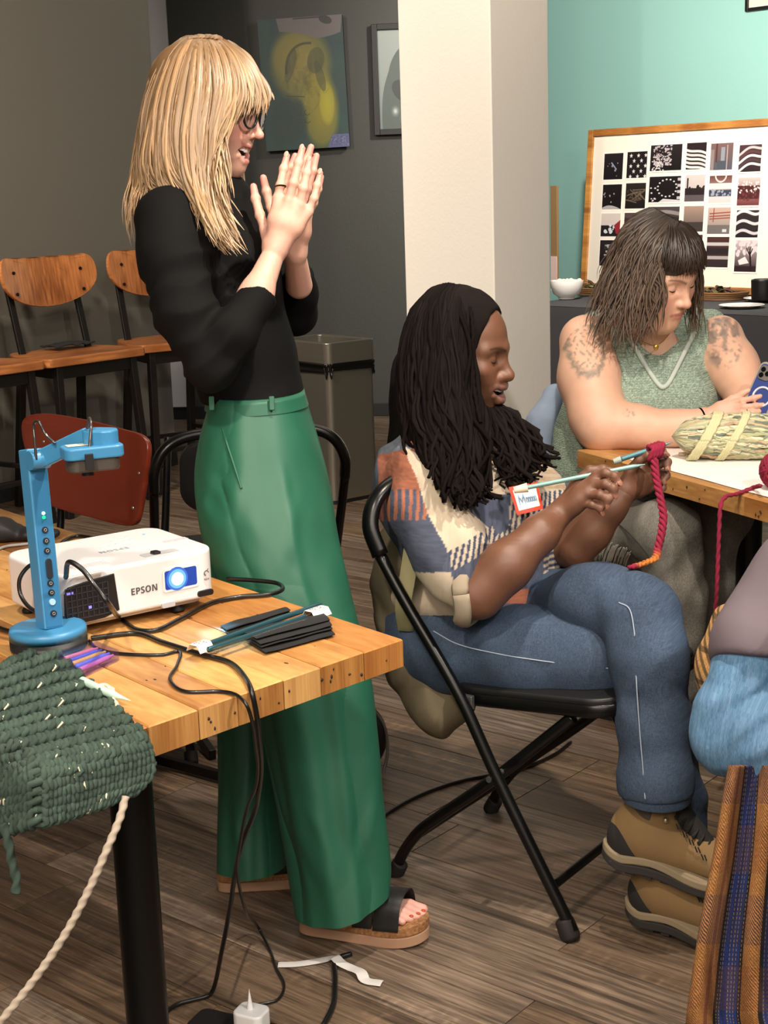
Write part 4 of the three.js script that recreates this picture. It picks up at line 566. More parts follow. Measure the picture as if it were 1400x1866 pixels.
// ---------------------------------------------------------------- red plywood chair behind the projector table
{
  const dir = V(Math.cos(R(33)), 0, Math.sin(R(33))), n = V(-dir.z, 0, dir.x), o = P(180, 870, 4.1), lean = R(9), up = V(0, Math.cos(lean), 0).addScaledVector(n, -Math.sin(lean)), nn = n.clone().multiplyScalar(Math.cos(lean)).add(V(0, Math.sin(lean), 0));
  const t = thing('plywood_chair', 'red-brown plywood chair with black tube legs tucked behind the projector table', 'chair', o.clone().setY(0), yaw(dir));
  const loc = (px, py) => { const q = planeHit(px, py, o, nn).sub(o); return [q.dot(dir), q.dot(up)]; };
  const c = [[62, 790], [64, 766], [84, 756], [150, 765], [230, 784], [276, 797], [288, 812], [283, 860], [270, 930], [262, 950], [246, 956], [160, 938], [106, 920], [88, 905], [74, 850]].map(([x, y]) => loc(x, y));
  const s = new THREE.Shape(); const cp = catmull(c.map(([x, y]) => V(x, y, 0)), 70, true); cp.forEach((p, i) => i ? s.lineTo(p.x, p.y) : s.moveTo(p.x, p.y));
  const red = phys(0x6b2818, 0.3, { clearcoat: 0.4 });
  const frame = new THREE.Matrix4().makeRotationX(-lean).setPosition(0, o.y, 0);
  const bk = curvedPanel(s, 0.01, -0.8, 0.003).applyMatrix4(frame); const back = part(t, 'backrest', bk, red, 'glossy red-brown plywood backrest');
  for (const [px, py] of [[95, 805], [268, 862], [255, 925]]) { const [x, y] = loc(px, py); part(back, 'screw', new THREE.SphereGeometry(0.005, 10, 8).scale(1, 1, 0.5).translate(x, y, 0.014 + x * x * 0.6).applyMatrix4(frame), std(0xcfc8c0, 0.25, { metalness: 0.9 })); }
  part(t, 'seat', extrude(roundRect(0.4, 0.38, 0.07), 0.012, 0.003).rotateX(-Math.PI / 2).translate(0, 0.44, 0.21), red, 'red-brown plywood seat');
  for (const q of [-1, 1]) { part(t, 'back_tube', sweep(catmull([V(q * 0.19, 0.44, 0.24), V(q * 0.195, 0.45, 0.03), V(q * 0.195, 0.52, -0.02), V(q * 0.2, 0.84, -0.07)], 20), 0.011, 10), M_chair); part(t, 'leg', cyl(V(q * 0.21, 0, 0.4), V(q * 0.18, 0.44, 0.34), 0.0115), M_chair); part(t, 'leg', cyl(V(q * 0.21, 0, -0.03), V(q * 0.185, 0.44, 0.06), 0.0115), M_chair); }
}
// ---------------------------------------------------------------- steel waste bin with a black bag, and the dark bag beside it
{
  const cF = onY(608, 921, 0), cR = onY(690, 905, 0), wx = cR.clone().sub(cF), ww = wx.length(); wx.normalize(); const wz = V(wx.z, 0, -wx.x); if (wz.x > 0) wz.negate(); const ll = 0.42, H = 0.78;
  const c = cF.clone().addScaledVector(wx, ww / 2).addScaledVector(wz, ll / 2); const t = thing('waste_bin', 'brushed steel waste bin with a black liner against the dark wall', 'bin', c, yaw(wx));
  const steel = std(0x9a968c, 0.3, { metalness: 0.8, bumpMap: rep(fineBump, 1, 40), bumpScale: 0.0001 });
  const rr2 = (w, l, r, h, y) => extrude(roundRect(w, l, r), h, 0.002, 2, 8).rotateX(-Math.PI / 2).translate(0, y, 0);
  part(t, 'bin_body', rr2(ww, ll, 0.028, H - 0.145, 0.02), steel); part(t, 'bin_base', rr2(ww - 0.01, ll - 0.01, 0.025, 0.02, 0), M_blackMatte);
  const ring = new THREE.Shape(roundRect(ww + 0.012, ll + 0.012, 0.03).getPoints(10)); ring.holes.push(new THREE.Path(roundRect(ww - 0.05, ll - 0.05, 0.03).getPoints(10).reverse())); part(t, 'lid_ring', new THREE.ExtrudeGeometry(ring, { depth: 0.1, bevelEnabled: true, bevelSize: 0.003, bevelThickness: 0.003, bevelSegments: 2 }).rotateX(-Math.PI / 2).translate(0, H - 0.105, 0), steel, 'brushed steel lid ring');
  const grid = []; const ol = roundRect(ww + 0.014, ll + 0.014, 0.034).getPoints(14); for (let i = 0; i <= ol.length; i++) { const p = ol[i % ol.length], row = []; for (let j = 0; j <= 6; j++) { const f = j / 6, k = 1 + 0.02 * noise(i * 0.9, j * 0.8, 4) + 0.015 * Math.sin(f * 9); row.push(V(p.x * k, H - 0.098 - f * (0.055 + 0.02 * Math.sin(i * 0.5)), p.y * k)); } grid.push(row); }
  part(t, 'bin_liner', sheet(grid, 0.002), phys(0x0a0a0a, 0.25, { side: THREE.DoubleSide }), 'crinkled black plastic liner');
}
{
  const c = V(0.26, 0, -7.75), t = thing('black_bag', 'slumped black fabric bag on the floor right of the steel bin', 'bag', c, 0.3);
  const s = new Sdf(); s.ell(V(0, 0.16, 0), V(0.25, 0.17, 0.17), null, 0.05).ell(V(-0.03, 0.36, 0.0), V(0.19, 0.26, 0.13), null, 0.06).ell(V(-0.06, 0.55, 0), V(0.13, 0.13, 0.09), null, 0.05); s.plane(V(0, 0, 0), V(0, -1, 0), 0.02);
  part(t, 'bag_body', s.mesh(0.014, { disp: (x, y, z) => 0.012 * Math.sin(x * 38 + y * 6 + noise(x * 6, y * 4, z * 6) * 5), dispMax: 0.015 }), std(0x0d0d0e, 0.7)); part(t, 'handle', tube([V(-0.13, 0.62, 0.03), V(-0.1, 0.72, 0.04), V(-0.02, 0.73, 0.04), V(0.02, 0.62, 0.03)], 0.009), std(0x111112, 0.6));
}
// ---------------------------------------------------------------- projector
const font = await new FontLoader().loadAsync('fonts/droid/droid_sans_bold.typeface.json');
const textGeo = (s, size, depth = 0.0006) => { const g = new TextGeometry(s, { font, size, depth, curveSegments: 4, bevelEnabled: false }); g.computeBoundingBox(); const b = g.boundingBox; return g.translate(-(b.min.x + b.max.x) / 2, -(b.min.y + b.max.y) / 2, 0); };
const TT = 0.7605;
{
  const wx = V(0.806, 0, -0.592).normalize(), nf = V(0.592, 0, 0.806).normalize(), FL = V(-0.541, TT, -2.372), W = 0.302, D = 0.24, y0 = 0.022, H = 0.088;
  const t = thing('projector', 'white projector with a glowing blue-white lens on the butcher-block table', 'projector', FL.clone(), yaw(wx));
  const loc = (px, py, dz = 0) => { const q = planeHit(px, py, FL.clone().addScaledVector(nf, dz), nf).sub(FL); return [q.dot(wx), q.y]; };
  const topLoc = (px, py) => { const q = onY(px, py, TT + y0 + H).sub(FL); return [q.dot(wx), -q.dot(nf)]; };   // x, distance back from the front
  const white = phys(0xe9e8ea, 0.28, { clearcoat: 0.3, clearcoatRoughness: 0.3 }), grey = std(0xb9b9bd, 0.5), dark = std(0x121216, 0.45), ink = std(0x55565a, 0.6);
  const shell = extrude(roundRect(W - 0.014, D - 0.014, 0.03), H - 0.014, 0.007, 4, 10).rotateX(-Math.PI / 2).translate(W / 2, y0 + 0.007, -D / 2);
  part(t, 'housing', shell, white);
  part(t, 'lower_skirt', extrude(roundRect(W - 0.05, D - 0.04, 0.02), 0.006, 0.003, 2).rotateX(-Math.PI / 2).translate(W / 2, y0 - 0.006, -D / 2), std(0xd4d3d6, 0.45));
  for (const [x, z] of [[0.03, -0.03], [W - 0.07, -0.03], [0.03, -D + 0.03], [W - 0.03, -D + 0.03]]) part(t, 'foot', lathe([[0, 0], [0.012, 0], [0.013, 0.004], [0.009, 0.01], [0.009, 0.022], [0, 0.022]], 18).translate(x, 0, z), M_blackMatte, 'small black foot');
  // vent grille on the front left
  { const pts = [[118, 1085], [124, 1072], [150, 1062], [206, 1044], [216, 1110], [190, 1124], [160, 1135], [126, 1137], [119, 1120]].map(([x, y]) => loc(x, y)); const s = new THREE.Shape(); pts.forEach(([x, y], i) => { const q = [clamp(x, 0.001, 0.2), clamp(y, y0 + 0.004, y0 + H - 0.012)]; i ? s.lineTo(...q) : s.moveTo(...q); });
    const g = part(t, 'vent_grille', extrude(s, 0.003, 0.001).translate(0, 0, -0.001), dark, 'black vent grille'); const x0 = 0.008, x1 = loc(196, 1090)[0], ya = y0 + 0.012, yb = y0 + H - 0.022;
    for (let k = 0; k < 6; k++) part(g, 'grille_bar', box(x1 - x0, 0.0018, 0.002, 0).translate((x0 + x1) / 2, mixn(ya, yb, k / 5), 0.004), std(0x2b2b33, 0.4)); for (let k = 0; k < 9; k++) part(g, 'grille_bar', box(0.0018, yb - ya, 0.002, 0).translate(mixn(x0, x1, k / 8), (ya + yb) / 2, 0.004), std(0x2b2b33, 0.4));
    part(g, 'violet_glow', new THREE.PlaneGeometry(0.012, 0.004).translate(0.016, yb - 0.008, 0.0042), new THREE.MeshStandardMaterial({ color: 0x111122, emissive: 0x8a7cff, emissiveIntensity: 1.4 })); part(g, 'violet_glow', new THREE.PlaneGeometry(0.006, 0.005).translate(0.05, ya + 0.016, 0.0042), new THREE.MeshStandardMaterial({ color: 0x111122, emissive: 0x9a8cff, emissiveIntensity: 1.4 })); }  // two small violet glowing patches on the grille
  // lens window
  { const a = loc(301, 1076), b = loc(357, 1030), cx = (a[0] + b[0]) / 2, cy = (a[1] + b[1]) / 2, w = b[0] - a[0], h = b[1] - a[1]; const rim = new THREE.Shape(roundRect(w + 0.008, h + 0.008, 0.006).getPoints(6)); rim.holes.push(new THREE.Path(roundRect(w, h, 0.004).getPoints(6).reverse()));
    const r = part(t, 'lens_window', new THREE.ExtrudeGeometry(rim, { depth: 0.002, bevelEnabled: false }).translate(cx, cy, -0.0005), white); part(r, 'window_back', box(w, h, 0.001, 0).translate(cx, cy, 0.0008), new THREE.MeshStandardMaterial({ color: 0x1a2c66, roughness: 0.3, emissive: 0x2a58c8, emissiveIntensity: 0.5 }), 'blue-lit window');
    const lx = loc(322, 1054); for (const [rad, z, c, e] of [[0.021, 0.0016, 0x3a78e0, 0.9], [0.017, 0.0022, 0x6ab0ff, 1.4], [0.0115, 0.003, 0xe8f6ff, 3.2]]) part(r, 'lens_ring', new THREE.CylinderGeometry(rad, rad, 0.0016, 32).rotateX(Math.PI / 2).translate(lx[0], lx[1], z), new THREE.MeshStandardMaterial({ color: 0x222a44, emissive: c, emissiveIntensity: e }), 'glowing lens');
    const L = new THREE.SpotLight(0x8fd8ff, 0.3, 0, R(16), 0.6, 2), lp = FL.clone().addScaledVector(wx, lx[0]).addScaledVector(nf, 0.012).setY(TT + lx[1]); L.position.copy(lp); L.target.position.copy(lp.clone().addScaledVector(nf, 1).add(V(0, -0.45, 0))); L.castShadow = true; L.shadow.radius = 0.6; scene.add(L, L.target); }
  const tx = loc(263, 1074), txt = part(t, 'brand_lettering', textGeo('EPSON', 0.0118).translate(tx[0], tx[1], 0.0002), ink);
  { const q = loc(376, 1044), s = new THREE.Shape(); part(t, 'printed_mark', [new THREE.TorusGeometry(0.0042, 0.0009, 6, 18, 4.4).translate(q[0], q[1], 0.0004), box(0.004, 0.0012, 0.0008, 0).rotateZ(0.7).translate(q[0] + 0.003, q[1] + 0.006, 0.0004), textGeo('3LCD', 0.003).translate(q[0], q[1] - 0.011, 0.0002)], ink); }
  { const q = loc(374, 1080); part(t, 'front_catch', extrude(roundRect(0.03, 0.009, 0.004), 0.003, 0.001).translate(q[0], q[1], -0.001), dark); const q2 = loc(306, 1099); part(t, 'foot_release', extrude(roundRect(0.024, 0.008, 0.002), 0.004, 0.001).translate(q2[0], y0 + 0.003, -0.001), grey); }
  // top: upside-down name, buttons, labels, focus window
  const flat = (g, x, z) => g.rotateX(-Math.PI / 2).translate(x, y0 + H, -z);
  { const q = topLoc(208, 1003); part(t, 'brand_lettering', flat(textGeo('EPSON', 0.013).rotateZ(Math.PI), q[0], q[1]), std(0x9a9a9e, 0.5)); }
  { const a = topLoc(275, 1018), b = topLoc(340, 1006); part(t, 'focus_window', flat(extrude(roundRect(0.068, 0.026, 0.004), 0.0006, 0.0002), (a[0] + b[0]) / 2 - 0.004, Math.max(0.032, (a[1] + b[1]) / 2)), grey, 'grey focus slot'); part(t, 'focus_lever', flat(extrude(roundRect(0.012, 0.016, 0.003), 0.004, 0.001), (a[0] + b[0]) / 2 - 0.012, Math.max(0.032, (a[1] + b[1]) / 2)), dark); }
  const labelTex = canvasTex(256, 128, (c, w, h) => { c.fillStyle = '#d9d9db'; c.fillRect(0, 0, w, h); c.fillStyle = '#8d8d92'; for (let y = 10; y < h - 8; y += 11) for (let x = 8; x < w - 20;) { const q = 10 + 30 * h3(x, y, 4); c.fillRect(x, y, Math.min(q, w - 10 - x), 5); x += q + 6; } });
  const lm = new THREE.MeshStandardMaterial({ map: labelTex, roughness: 0.5 });
  for (const [px, py, w, h] of [[163, 1030, 0.07, 0.03], [155, 1046, 0.075, 0.016], [318, 984, 0.05, 0.018]]) { const q = topLoc(px, py); part(t, 'printed_label', flat(new THREE.PlaneGeometry(w, h).translate(0, 0, 0.0003), q[0], q[1]), lm, 'grey printed label'); }
  for (let k = 0; k < 9; k++) { const q = topLoc(188 + (k % 5) * 13 + Math.floor(k / 5) * 4, 999 - (k % 5) * 4 - Math.floor(k / 5) * 8); part(t, 'button', flat(extrude(roundRect(0.008, 0.005, 0.002), 0.0008, 0.0003), q[0], q[1]), std(0xd0d0d3, 0.4)); } { const q = topLoc(262, 974); part(t, 'indicator_light', flat(new THREE.CircleGeometry(0.003, 14).translate(0, 0, 0.0006), q[0], q[1]), new THREE.MeshStandardMaterial({ color: 0x223355, emissive: 0x5a8cff, emissiveIntensity: 2 })); }
}
// ---------------------------------------------------------------- blue document camera
{
  const base = onY(90, 1180, TT), t = thing('document_camera', 'blue desk document camera with a folding arm on a round base', 'camera', base); const L = (v) => v.clone().sub(base);
  const blue = std(0x3f86b4, 0.38), blueD = std(0x2f6f9d, 0.4), dk = std(0x1d1d20, 0.5), greyM = std(0x8b8f94, 0.35, { metalness: 0.4 }), btn = std(0x20242b, 0.4);
  part(t, 'base_plate', lathe([[0, 0], [0.06, 0], [0.063, 0.004], [0.063, 0.02], [0, 0.02]], 48), dk, 'dark base'); part(t, 'base_top', lathe([[0, 0.0385], [0.055, 0.0385], [0.0615, 0.036], [0.063, 0.031], [0.063, 0.02], [0, 0.02]], 48), blue, 'blue base top');
  const bot = L(P(93, 1165, 2.425)).setY(0.036), top = L(P(58, 818, 2.41)), fn = V(0.62, 0, 0.78).normalize(), sd = V(0.78, 0, -0.62).normalize();   // front normal and its right-hand side
  const up = top.clone().sub(bot), len = up.length(); up.normalize(); const pw = 0.034, pd = 0.033;
  const M = basisM(bot.clone().addScaledVector(up, len / 2), sd.clone().addScaledVector(up, -sd.dot(up)).normalize(), up, fn.clone().addScaledVector(up, -fn.dot(up)).normalize());
  part(t, 'post', box(pw, len, pd, 0.003, 2).applyMatrix4(M), blue); part(t, 'control_panel', box(pw - 0.006, len * 0.86, 0.002, 0.001).translate(0, -len * 0.06, pd / 2).applyMatrix4(M), blueD);
  const on = (py) => (py - 820) / (1165 - 820); for (const [py, kind] of [[944, 1], [952, 2], [976, 0], [997, 0], [1016, 0], [1050, 3], [1078, 0], [1096, 0], [1114, 4], [1136, 0]]) { const y = len / 2 - on(py) * len; let g, m = btn; if (kind === 3) g = extrude(roundRect(0.009, 0.032, 0.0045), 0.0015, 0.0006); else g = new THREE.CylinderGeometry(0.0052, 0.0056, 0.002, 18).rotateX(Math.PI / 2); if (kind === 1 || kind === 2) { g = new THREE.SphereGeometry(0.003, 12, 8); m = new THREE.MeshStandardMaterial({ color: 0x113322, emissive: kind === 1 ? 0xcfffee : 0x18e090, emissiveIntensity: 1.6 }); } if (kind === 4) m = std(0x9fc6da, 0.4);
    const b = part(t, kind === 1 || kind === 2 ? 'indicator_light' : 'button', g.translate(0, y, pd / 2 + 0.0022).applyMatrix4(M), m); if (kind === 0) part(b, 'button_icon', new THREE.TorusGeometry(0.0022, 0.0005, 5, 12).translate(0, y, pd / 2 + 0.0034).applyMatrix4(M), std(0x9a9da2, 0.5)); }
  // shoulder, arm and head
  const s0 = L(P(66, 838, 2.385)), s1 = L(P(162, 795, 2.335)); part(t, 'shoulder', cyl(s0.clone().addScaledVector(sd, -0.012), s0.clone().addScaledVector(sd, 0.02), 0.0155, 0.0155, 28), blue); part(t, 'hinge_cap', cyl(s0.clone().addScaledVector(sd, 0.02), s0.clone().addScaledVector(sd, 0.0215), 0.011, 0.011, 24), greyM);
  part(t, 'arm', barBetween(s0.clone().addScaledVector(sd, 0.008), s1, 0.03, 0.013, V(0, 1, 0)), blue);
  part(t, 'elbow', extrude(roundRect(0.05, 0.034, 0.015), 0.02, 0.003).rotateX(-Math.PI / 2).rotateY(yaw(V(0.95, 0, 0.3))).translate(...L(P(184, 808, 2.33)).toArray()), blue); part(t, 'hinge_cap', cyl(L(P(194, 800, 2.325)), L(P(194, 798, 2.325)), 0.0105, 0.0105, 24), greyM);
  const hc = L(P(168, 829, 2.32)); part(t, 'camera_head', extrude(roundRect(0.088, 0.05, 0.012), 0.013, 0.003, 3).rotateX(-Math.PI / 2).rotateY(0.42).translate(hc.x, hc.y, hc.z), blue); part(t, 'head_underside', extrude(roundRect(0.075, 0.042, 0.012), 0.018, 0.003, 3).rotateX(-Math.PI / 2).rotateY(0.42).translate(hc.x, hc.y - 0.02, hc.z), std(0x47413c, 0.5), 'dark grey underside');
  part(t, 'sticker', new THREE.PlaneGeometry(0.034, 0.022).rotateX(-Math.PI / 2).rotateY(0.42).translate(hc.x - 0.022, hc.y + 0.0168, hc.z + 0.002), std(0xe2d6bd, 0.6), 'cream sticker'); part(t, 'lens_barrel', new THREE.CylinderGeometry(0.009, 0.01, 0.01, 20).translate(hc.x - 0.008, hc.y - 0.026, hc.z + 0.004), dk);
  part(t, 'arm_cable', tube([L(P(66, 838, 2.37)), L(P(63, 800, 2.37)), L(P(62, 772, 2.37)), L(P(70, 768, 2.36)), L(P(82, 790, 2.36)), L(P(100, 808, 2.355))], 0.0024, 8), phys(0x2a2524, 0.25, { clearcoat: 0.6 })); part(t, 'arm_cable', tube([L(P(158, 795, 2.33)), L(P(160, 775, 2.325)), L(P(163, 762, 2.32)), L(P(166, 775, 2.31)), L(P(164, 805, 2.305)), L(P(162, 826, 2.30))], 0.0024, 8), phys(0x3a3332, 0.25, { clearcoat: 0.6 }));
  part(t, 'head_strap', box(0.013, 0.026, 0.004, 0.001).rotateY(0.42).translate(...L(P(163, 842, 2.285)).toArray()), dk);
}
// ---------------------------------------------------------------- cables
const rubber = phys(0x0d0d0e, 0.38, { clearcoat: 0.3 });
function cord(name, label, pts, r, mat = rubber) { const t = thing(name, label, 'cable', pts[0].clone()); part(t, 'cable_sheath', tube(pts.map((p) => p.clone().sub(pts[0])), r, 9, 8), mat); return t; }
const onT = (x, y, r) => onY(x, y, TT + r);
{
  const r = 0.0042; cord('cable', 'black cable arching over the projector front and looping on the table', [[120, 1052, 2.37], [128, 1024, 2.30], [150, 1038, 2.29], [172, 1066, 2.28], [196, 1098, 2.27]].map((q) => P(...q)).concat([[222, 1128], [250, 1147], [281, 1149], [330, 1127], [390, 1097], [440, 1087], [490, 1083], [514, 1075], [506, 1063], [455, 1057], [414, 1055]].map(([x, y]) => onT(x, y, r))), r);
  cord('cable', 'black cable loop beside the document camera post', [[92, 1022, 2.47], [70, 1024, 2.48], [50, 1034, 2.49], [36, 1055, 2.49], [37, 1082, 2.49], [54, 1107, 2.475], [84, 1122, 2.46]].map((q) => P(...q)), 0.0036);
  const edge = [[468, 1293, -0.0], [473, 1352, -0.02], [476, 1400, -0.03], [472, 1440, -0.03], [465, 1478, -0.02], [444, 1530, 0], [428, 1595, 0.02], [420, 1650, 0.03], [405, 1730, 0.05]];
  const dd = 2.20; cord('cable', 'thick black cable running off the table edge down to the floor', [[166, 1163], [248, 1154], [296, 1170], [370, 1193], [418, 1207], [446, 1234]].map(([x, y]) => onT(x, y, 0.004)).concat([P(459, 1262, 2.19), ...[[467, 1300, 2.20], [473, 1352, 2.24], [476, 1400, 2.30], [472, 1440, 2.35], [465, 1478, 2.42], [444, 1530, 2.48], [428, 1595, 2.56], [420, 1650, 2.62], [405, 1730, 2.70]].map((q) => P(...q)), onY(386, 1808, 0.006), onY(378, 1815, 0.005), onY(322, 1831, 0.005), onY(298, 1853, 0.005), onY(299, 1900, 0.005)]), 0.0043);
  cord('cable', 'thin black cable looping on the table and hanging beside the thick one', [[163, 1168], [176, 1181], [211, 1190], [296, 1193], [325, 1187], [323, 1212], [310, 1238], [338, 1260], [402, 1260], [430, 1266]].map(([x, y]) => onT(x, y, 0.0026)).concat([P(449, 1284, 2.15), P(459, 1312, 2.165), ...[[466, 1360, 2.22], [470, 1400, 2.28], [466, 1434, 2.33], [450, 1475, 2.40], [438, 1534, 2.46], [432, 1580, 2.52], [438, 1624, 2.58], [449, 1663, 2.66]].map((q) => P(...q)), onY(472, 1692, 0.02), onY(492, 1731, 0.004), onY(503, 1762, 0.004), onY(518, 1797, 0.004), onY(505, 1822, 0.004), onY(469, 1831, 0.006), onY(440, 1840, 0.03), onY(432, 1853, 0.03), onY(432, 1880, 0.01)]), 0.0028);
  cord('cable', 'short black cable on the floor running under the white tape', [[640, 1738], [614, 1748], [611, 1786], [608, 1829], [588, 1872]].map(([x, y]) => onY(x, y, 0.006)), 0.0055);
  cord('cable', 'long black cord curving across the floor behind the folding chair', [[690, 1494], [720, 1473], [770, 1447], [840, 1423], [900, 1411], [960, 1397], [1010, 1375], [1040, 1352]].map(([x, y]) => onY(x, y, 0.005)), 0.005);
  cord('cable', 'black cable behind the projector by the document camera', [[104, 1000], [118, 985], [140, 977], [175, 981]].map(([x, y]) => onT(x, y, 0.004)), 0.004);
  cord('cable', 'black cable at the left end of the table below the blue camera', [[-20, 1137], [10, 1148], [32, 1154], [50, 1160]].map(([x, y]) => onT(x, y, 0.004)), 0.004);
  cord('cable', 'grey cable lying beside the crumpled black pouch', [[-10, 1003], [14, 995], [40, 992], [60, 990]].map(([x, y]) => onT(x, y, 0.004)), 0.0032, std(0x9c9a98, 0.5));
}
{ // white tape across the cable
  const t = thing('floor_tape', 'white tape strips holding a cable to the dark floor', 'tape', onY(610, 1750, 0)); const o = t.position; const strip = (pts, w, bump) => { const row = catmull(pts.map(([x, y, hh]) => onY(x, y, hh)), 24); const g = row.map((p, i) => { const d = row[Math.min(row.length - 1, i + 1)].clone().sub(row[Math.max(0, i - 1)]).setY(0).normalize(), n = V(-d.z, 0, d.x); return [-1, -0.3, 0.3, 1].map((k) => p.clone().addScaledVector(n, k * w / 2).add(V(0, Math.abs(k) < 0.5 ? 0.001 : 0, 0)).sub(o)); }); return sheet(g, 0.0008); };
  part(t, 'tape_strip', strip([[507, 1758, 0.002], [540, 1757, 0.002], [575, 1752, 0.003], [600, 1747, 0.007], [614, 1744, 0.014]], 0.02), std(0xc9c7c4, 0.6, { side: THREE.DoubleSide })); part(t, 'tape_strip', strip([[611, 1744, 0.0145], [622, 1755, 0.009], [640, 1764, 0.006], [658, 1772, 0.01], [666, 1786, 0.004], [696, 1792, 0.003]], 0.022), std(0xd2d0cd, 0.6, { side: THREE.DoubleSide }));
}
{ // power strip
  const c = onY(448, 1897, 0), t = thing('power_strip', 'white power strip with plugs on the floor at the bottom edge', 'power strip', c, yaw(V(0.9, 0, 0.42))); const w = phys(0xe8e8ea, 0.35);
  part(t, 'strip_body', extrude(roundRect(0.2, 0.06, 0.012), 0.022, 0.004, 3).rotateX(-Math.PI / 2).translate(0, 0.004, 0.005), std(0x17181b, 0.45)); part(t, 'plug', [extrude(roundRect(0.05, 0.04, 0.01), 0.032, 0.004, 3).rotateX(-Math.PI / 2).translate(0.015, 0.03, 0.0)], w, 'white plug adapter'); part(t, 'plug_tab', new THREE.ConeGeometry(0.006, 0.04, 12).translate(0.012, 0.085, -0.002), w);
}
// ---------------------------------------------------------------- napkins, needles, pens
{
  const nap = (label, px, folds, hgt) => { const q = px.map(([x, y]) => onT(x, y, 0.002)), t = thing('paper_napkin', label, 'napkin', q[0].clone(), 0, 'black paper napkins'); const gs = []; for (let k = 0; k < folds; k++) { const g = []; for (let i = 0; i <= 16; i++) { const row = []; for (let j = 0; j <= 8; j++) { const u = i / 16, v = j / 8 * (1 - k * 0.1) * (k % 2 ? 0.92 : 1) + 0; const p = q[0].clone().lerp(q[1], u).lerp(q[3].clone().lerp(q[2], u), v).sub(q[0]); p.y = 0.002 + k * 0.0035 + hgt * k * Math.sin(v * 3.1) * 0.5 + 0.003 * (noise(i * 0.25 + k * 9, j * 0.3, 7) - 0.3); row.push(p); } g.push(row); } gs.push(sheet(g, 0.0016)); } part(t, 'napkin_layer', gs[0], std(0x18191b, 0.95)); for (const g of gs.slice(1)) part(t, 'napkin_layer', g, std(0x1d1e20, 0.95)); };
  nap('flat black paper napkin lying under the far end of the teal needles', [[402, 1146], [520, 1112], [532, 1120], [416, 1158]], 2, 0.002); nap('folded black paper napkin in front of the teal needles, layers showing', [[442, 1166], [586, 1128], [611, 1158], [484, 1192]], 4, 0.003);
  const pk = thing('needle_pack', 'pair of teal knitting needles held by white paper labels, lying on the table', 'knitting needles', onT(470, 1140, 0.004)); const o = pk.position, teal = std(0x2c5560, 0.3, { metalness: 0.4 }), A = (x, y, h) => onT(x, y, h).sub(o);
  part(pk, 'needle', tube([A(374, 1176, 0.018), A(480, 1138, 0.018), A(552, 1113, 0.018), A(588, 1100, 0.018)], (f) => 0.0048 * (f > 0.88 ? (1 - f) / 0.12 * 0.9 + 0.1 : 1), 12), teal); part(pk, 'needle', tube([A(380, 1184, 0.018), A(480, 1150, 0.018), A(556, 1124, 0.018)], 0.0048, 12), teal);
  part(pk, 'clear_sleeve', tube([A(392, 1186, 0.018), A(480, 1156, 0.018), A(560, 1130, 0.018)], [0.006, 0.004], 12), phys(0xffffff, 0.12, { transmission: 1, thickness: 0, ior: 1.3 }), 'clear plastic sleeve');
  const lt = canvasTex(128, 64, (c, w, h) => { c.fillStyle = '#ece9e4'; c.fillRect(0, 0, w, h); c.fillStyle = '#3c4148'; c.font = 'bold 30px sans-serif'; c.fillText('US 15', 22, 42); }); const lab = (x0, y0, x1, y1) => { const a = A(x0, y0, 0.02), b = A(x1, y1, 0.02); const d = b.clone().sub(a), n = V(-d.z, 0, d.x).normalize().multiplyScalar(0.016), g = []; for (let i = 0; i <= 4; i++) g.push([-1, -0.5, 0.5, 1].map((k) => a.clone().addScaledVector(d, i / 4).addScaledVector(n, k).add(V(0, Math.abs(k) > 0.7 ? -0.007 : 0.0045, 0)))); const q = sheet(g, 0.0012), uv = q.attributes.uv; let mu = 0, mv = 0; for (let i = 0; i < uv.count; i++) { mu = Math.max(mu, uv.getX(i)); mv = Math.max(mv, uv.getY(i)); } for (let i = 0; i < uv.count; i++) uv.setXY(i, uv.getX(i) / mu, uv.getY(i) / mv); return q; }; const lmm = new THREE.MeshStandardMaterial({ map: lt, roughness: 0.6, side: THREE.DoubleSide });
  part(pk, 'paper_label', lab(352, 1181, 378, 1172), lmm, 'white paper label'); part(pk, 'paper_label', lab(562, 1119, 592, 1109), lmm, 'white paper label');
  // clear case of coloured pens
  const q = [[108, 1207], [178, 1186], [217, 1203], [146, 1236]].map(([x, y]) => onT(x, y, 0.001)), pc = thing('pen_case', 'flat clear plastic case of coloured crochet hooks beside the green knitting', 'case', q[0].clone()); const W4 = (u, v, h) => q[0].clone().lerp(q[1], u).lerp(q[3].clone().lerp(q[2], u), v).sub(q[0]).setY(h);
  [0xd9858f, 0x5b6fd0, 0xe0bd62, 0x6d86e0, 0xc07ab0].forEach((c, i) => part(pc, 'crochet_hook', tube([W4(0.08, 0.14 + i * 0.18, 0.008), W4(0.5, 0.15 + i * 0.18, 0.008), W4(0.93, 0.14 + i * 0.18, 0.008)], (f) => 0.0042 * (f > 0.9 ? 0.5 : 1), 9), std(c, 0.4)));
  const clear = phys(0xf4f0ff, 0.12, { transmission: 1, thickness: 0, ior: 1.2 }); const outline = [[0, 0], [1, 0], [1, 1], [0, 1]].map(([u, v]) => W4(u, v, 0)); part(pc, 'case_lid', boardPrism(...outline, 0.016, 0.0175, 0.0006), clear, 'clear lid'); for (let i = 0; i < 4; i++) { const a = outline[i], b = outline[(i + 1) % 4]; part(pc, 'case_wall', barBetween(a.clone().setY(0.008), b.clone().setY(0.008), 0.016, 0.0012, V(0, 1, 0)), clear); } part(pc, 'case_floor', boardPrism(...outline, 0.0, 0.0015, 0.0003), clear);
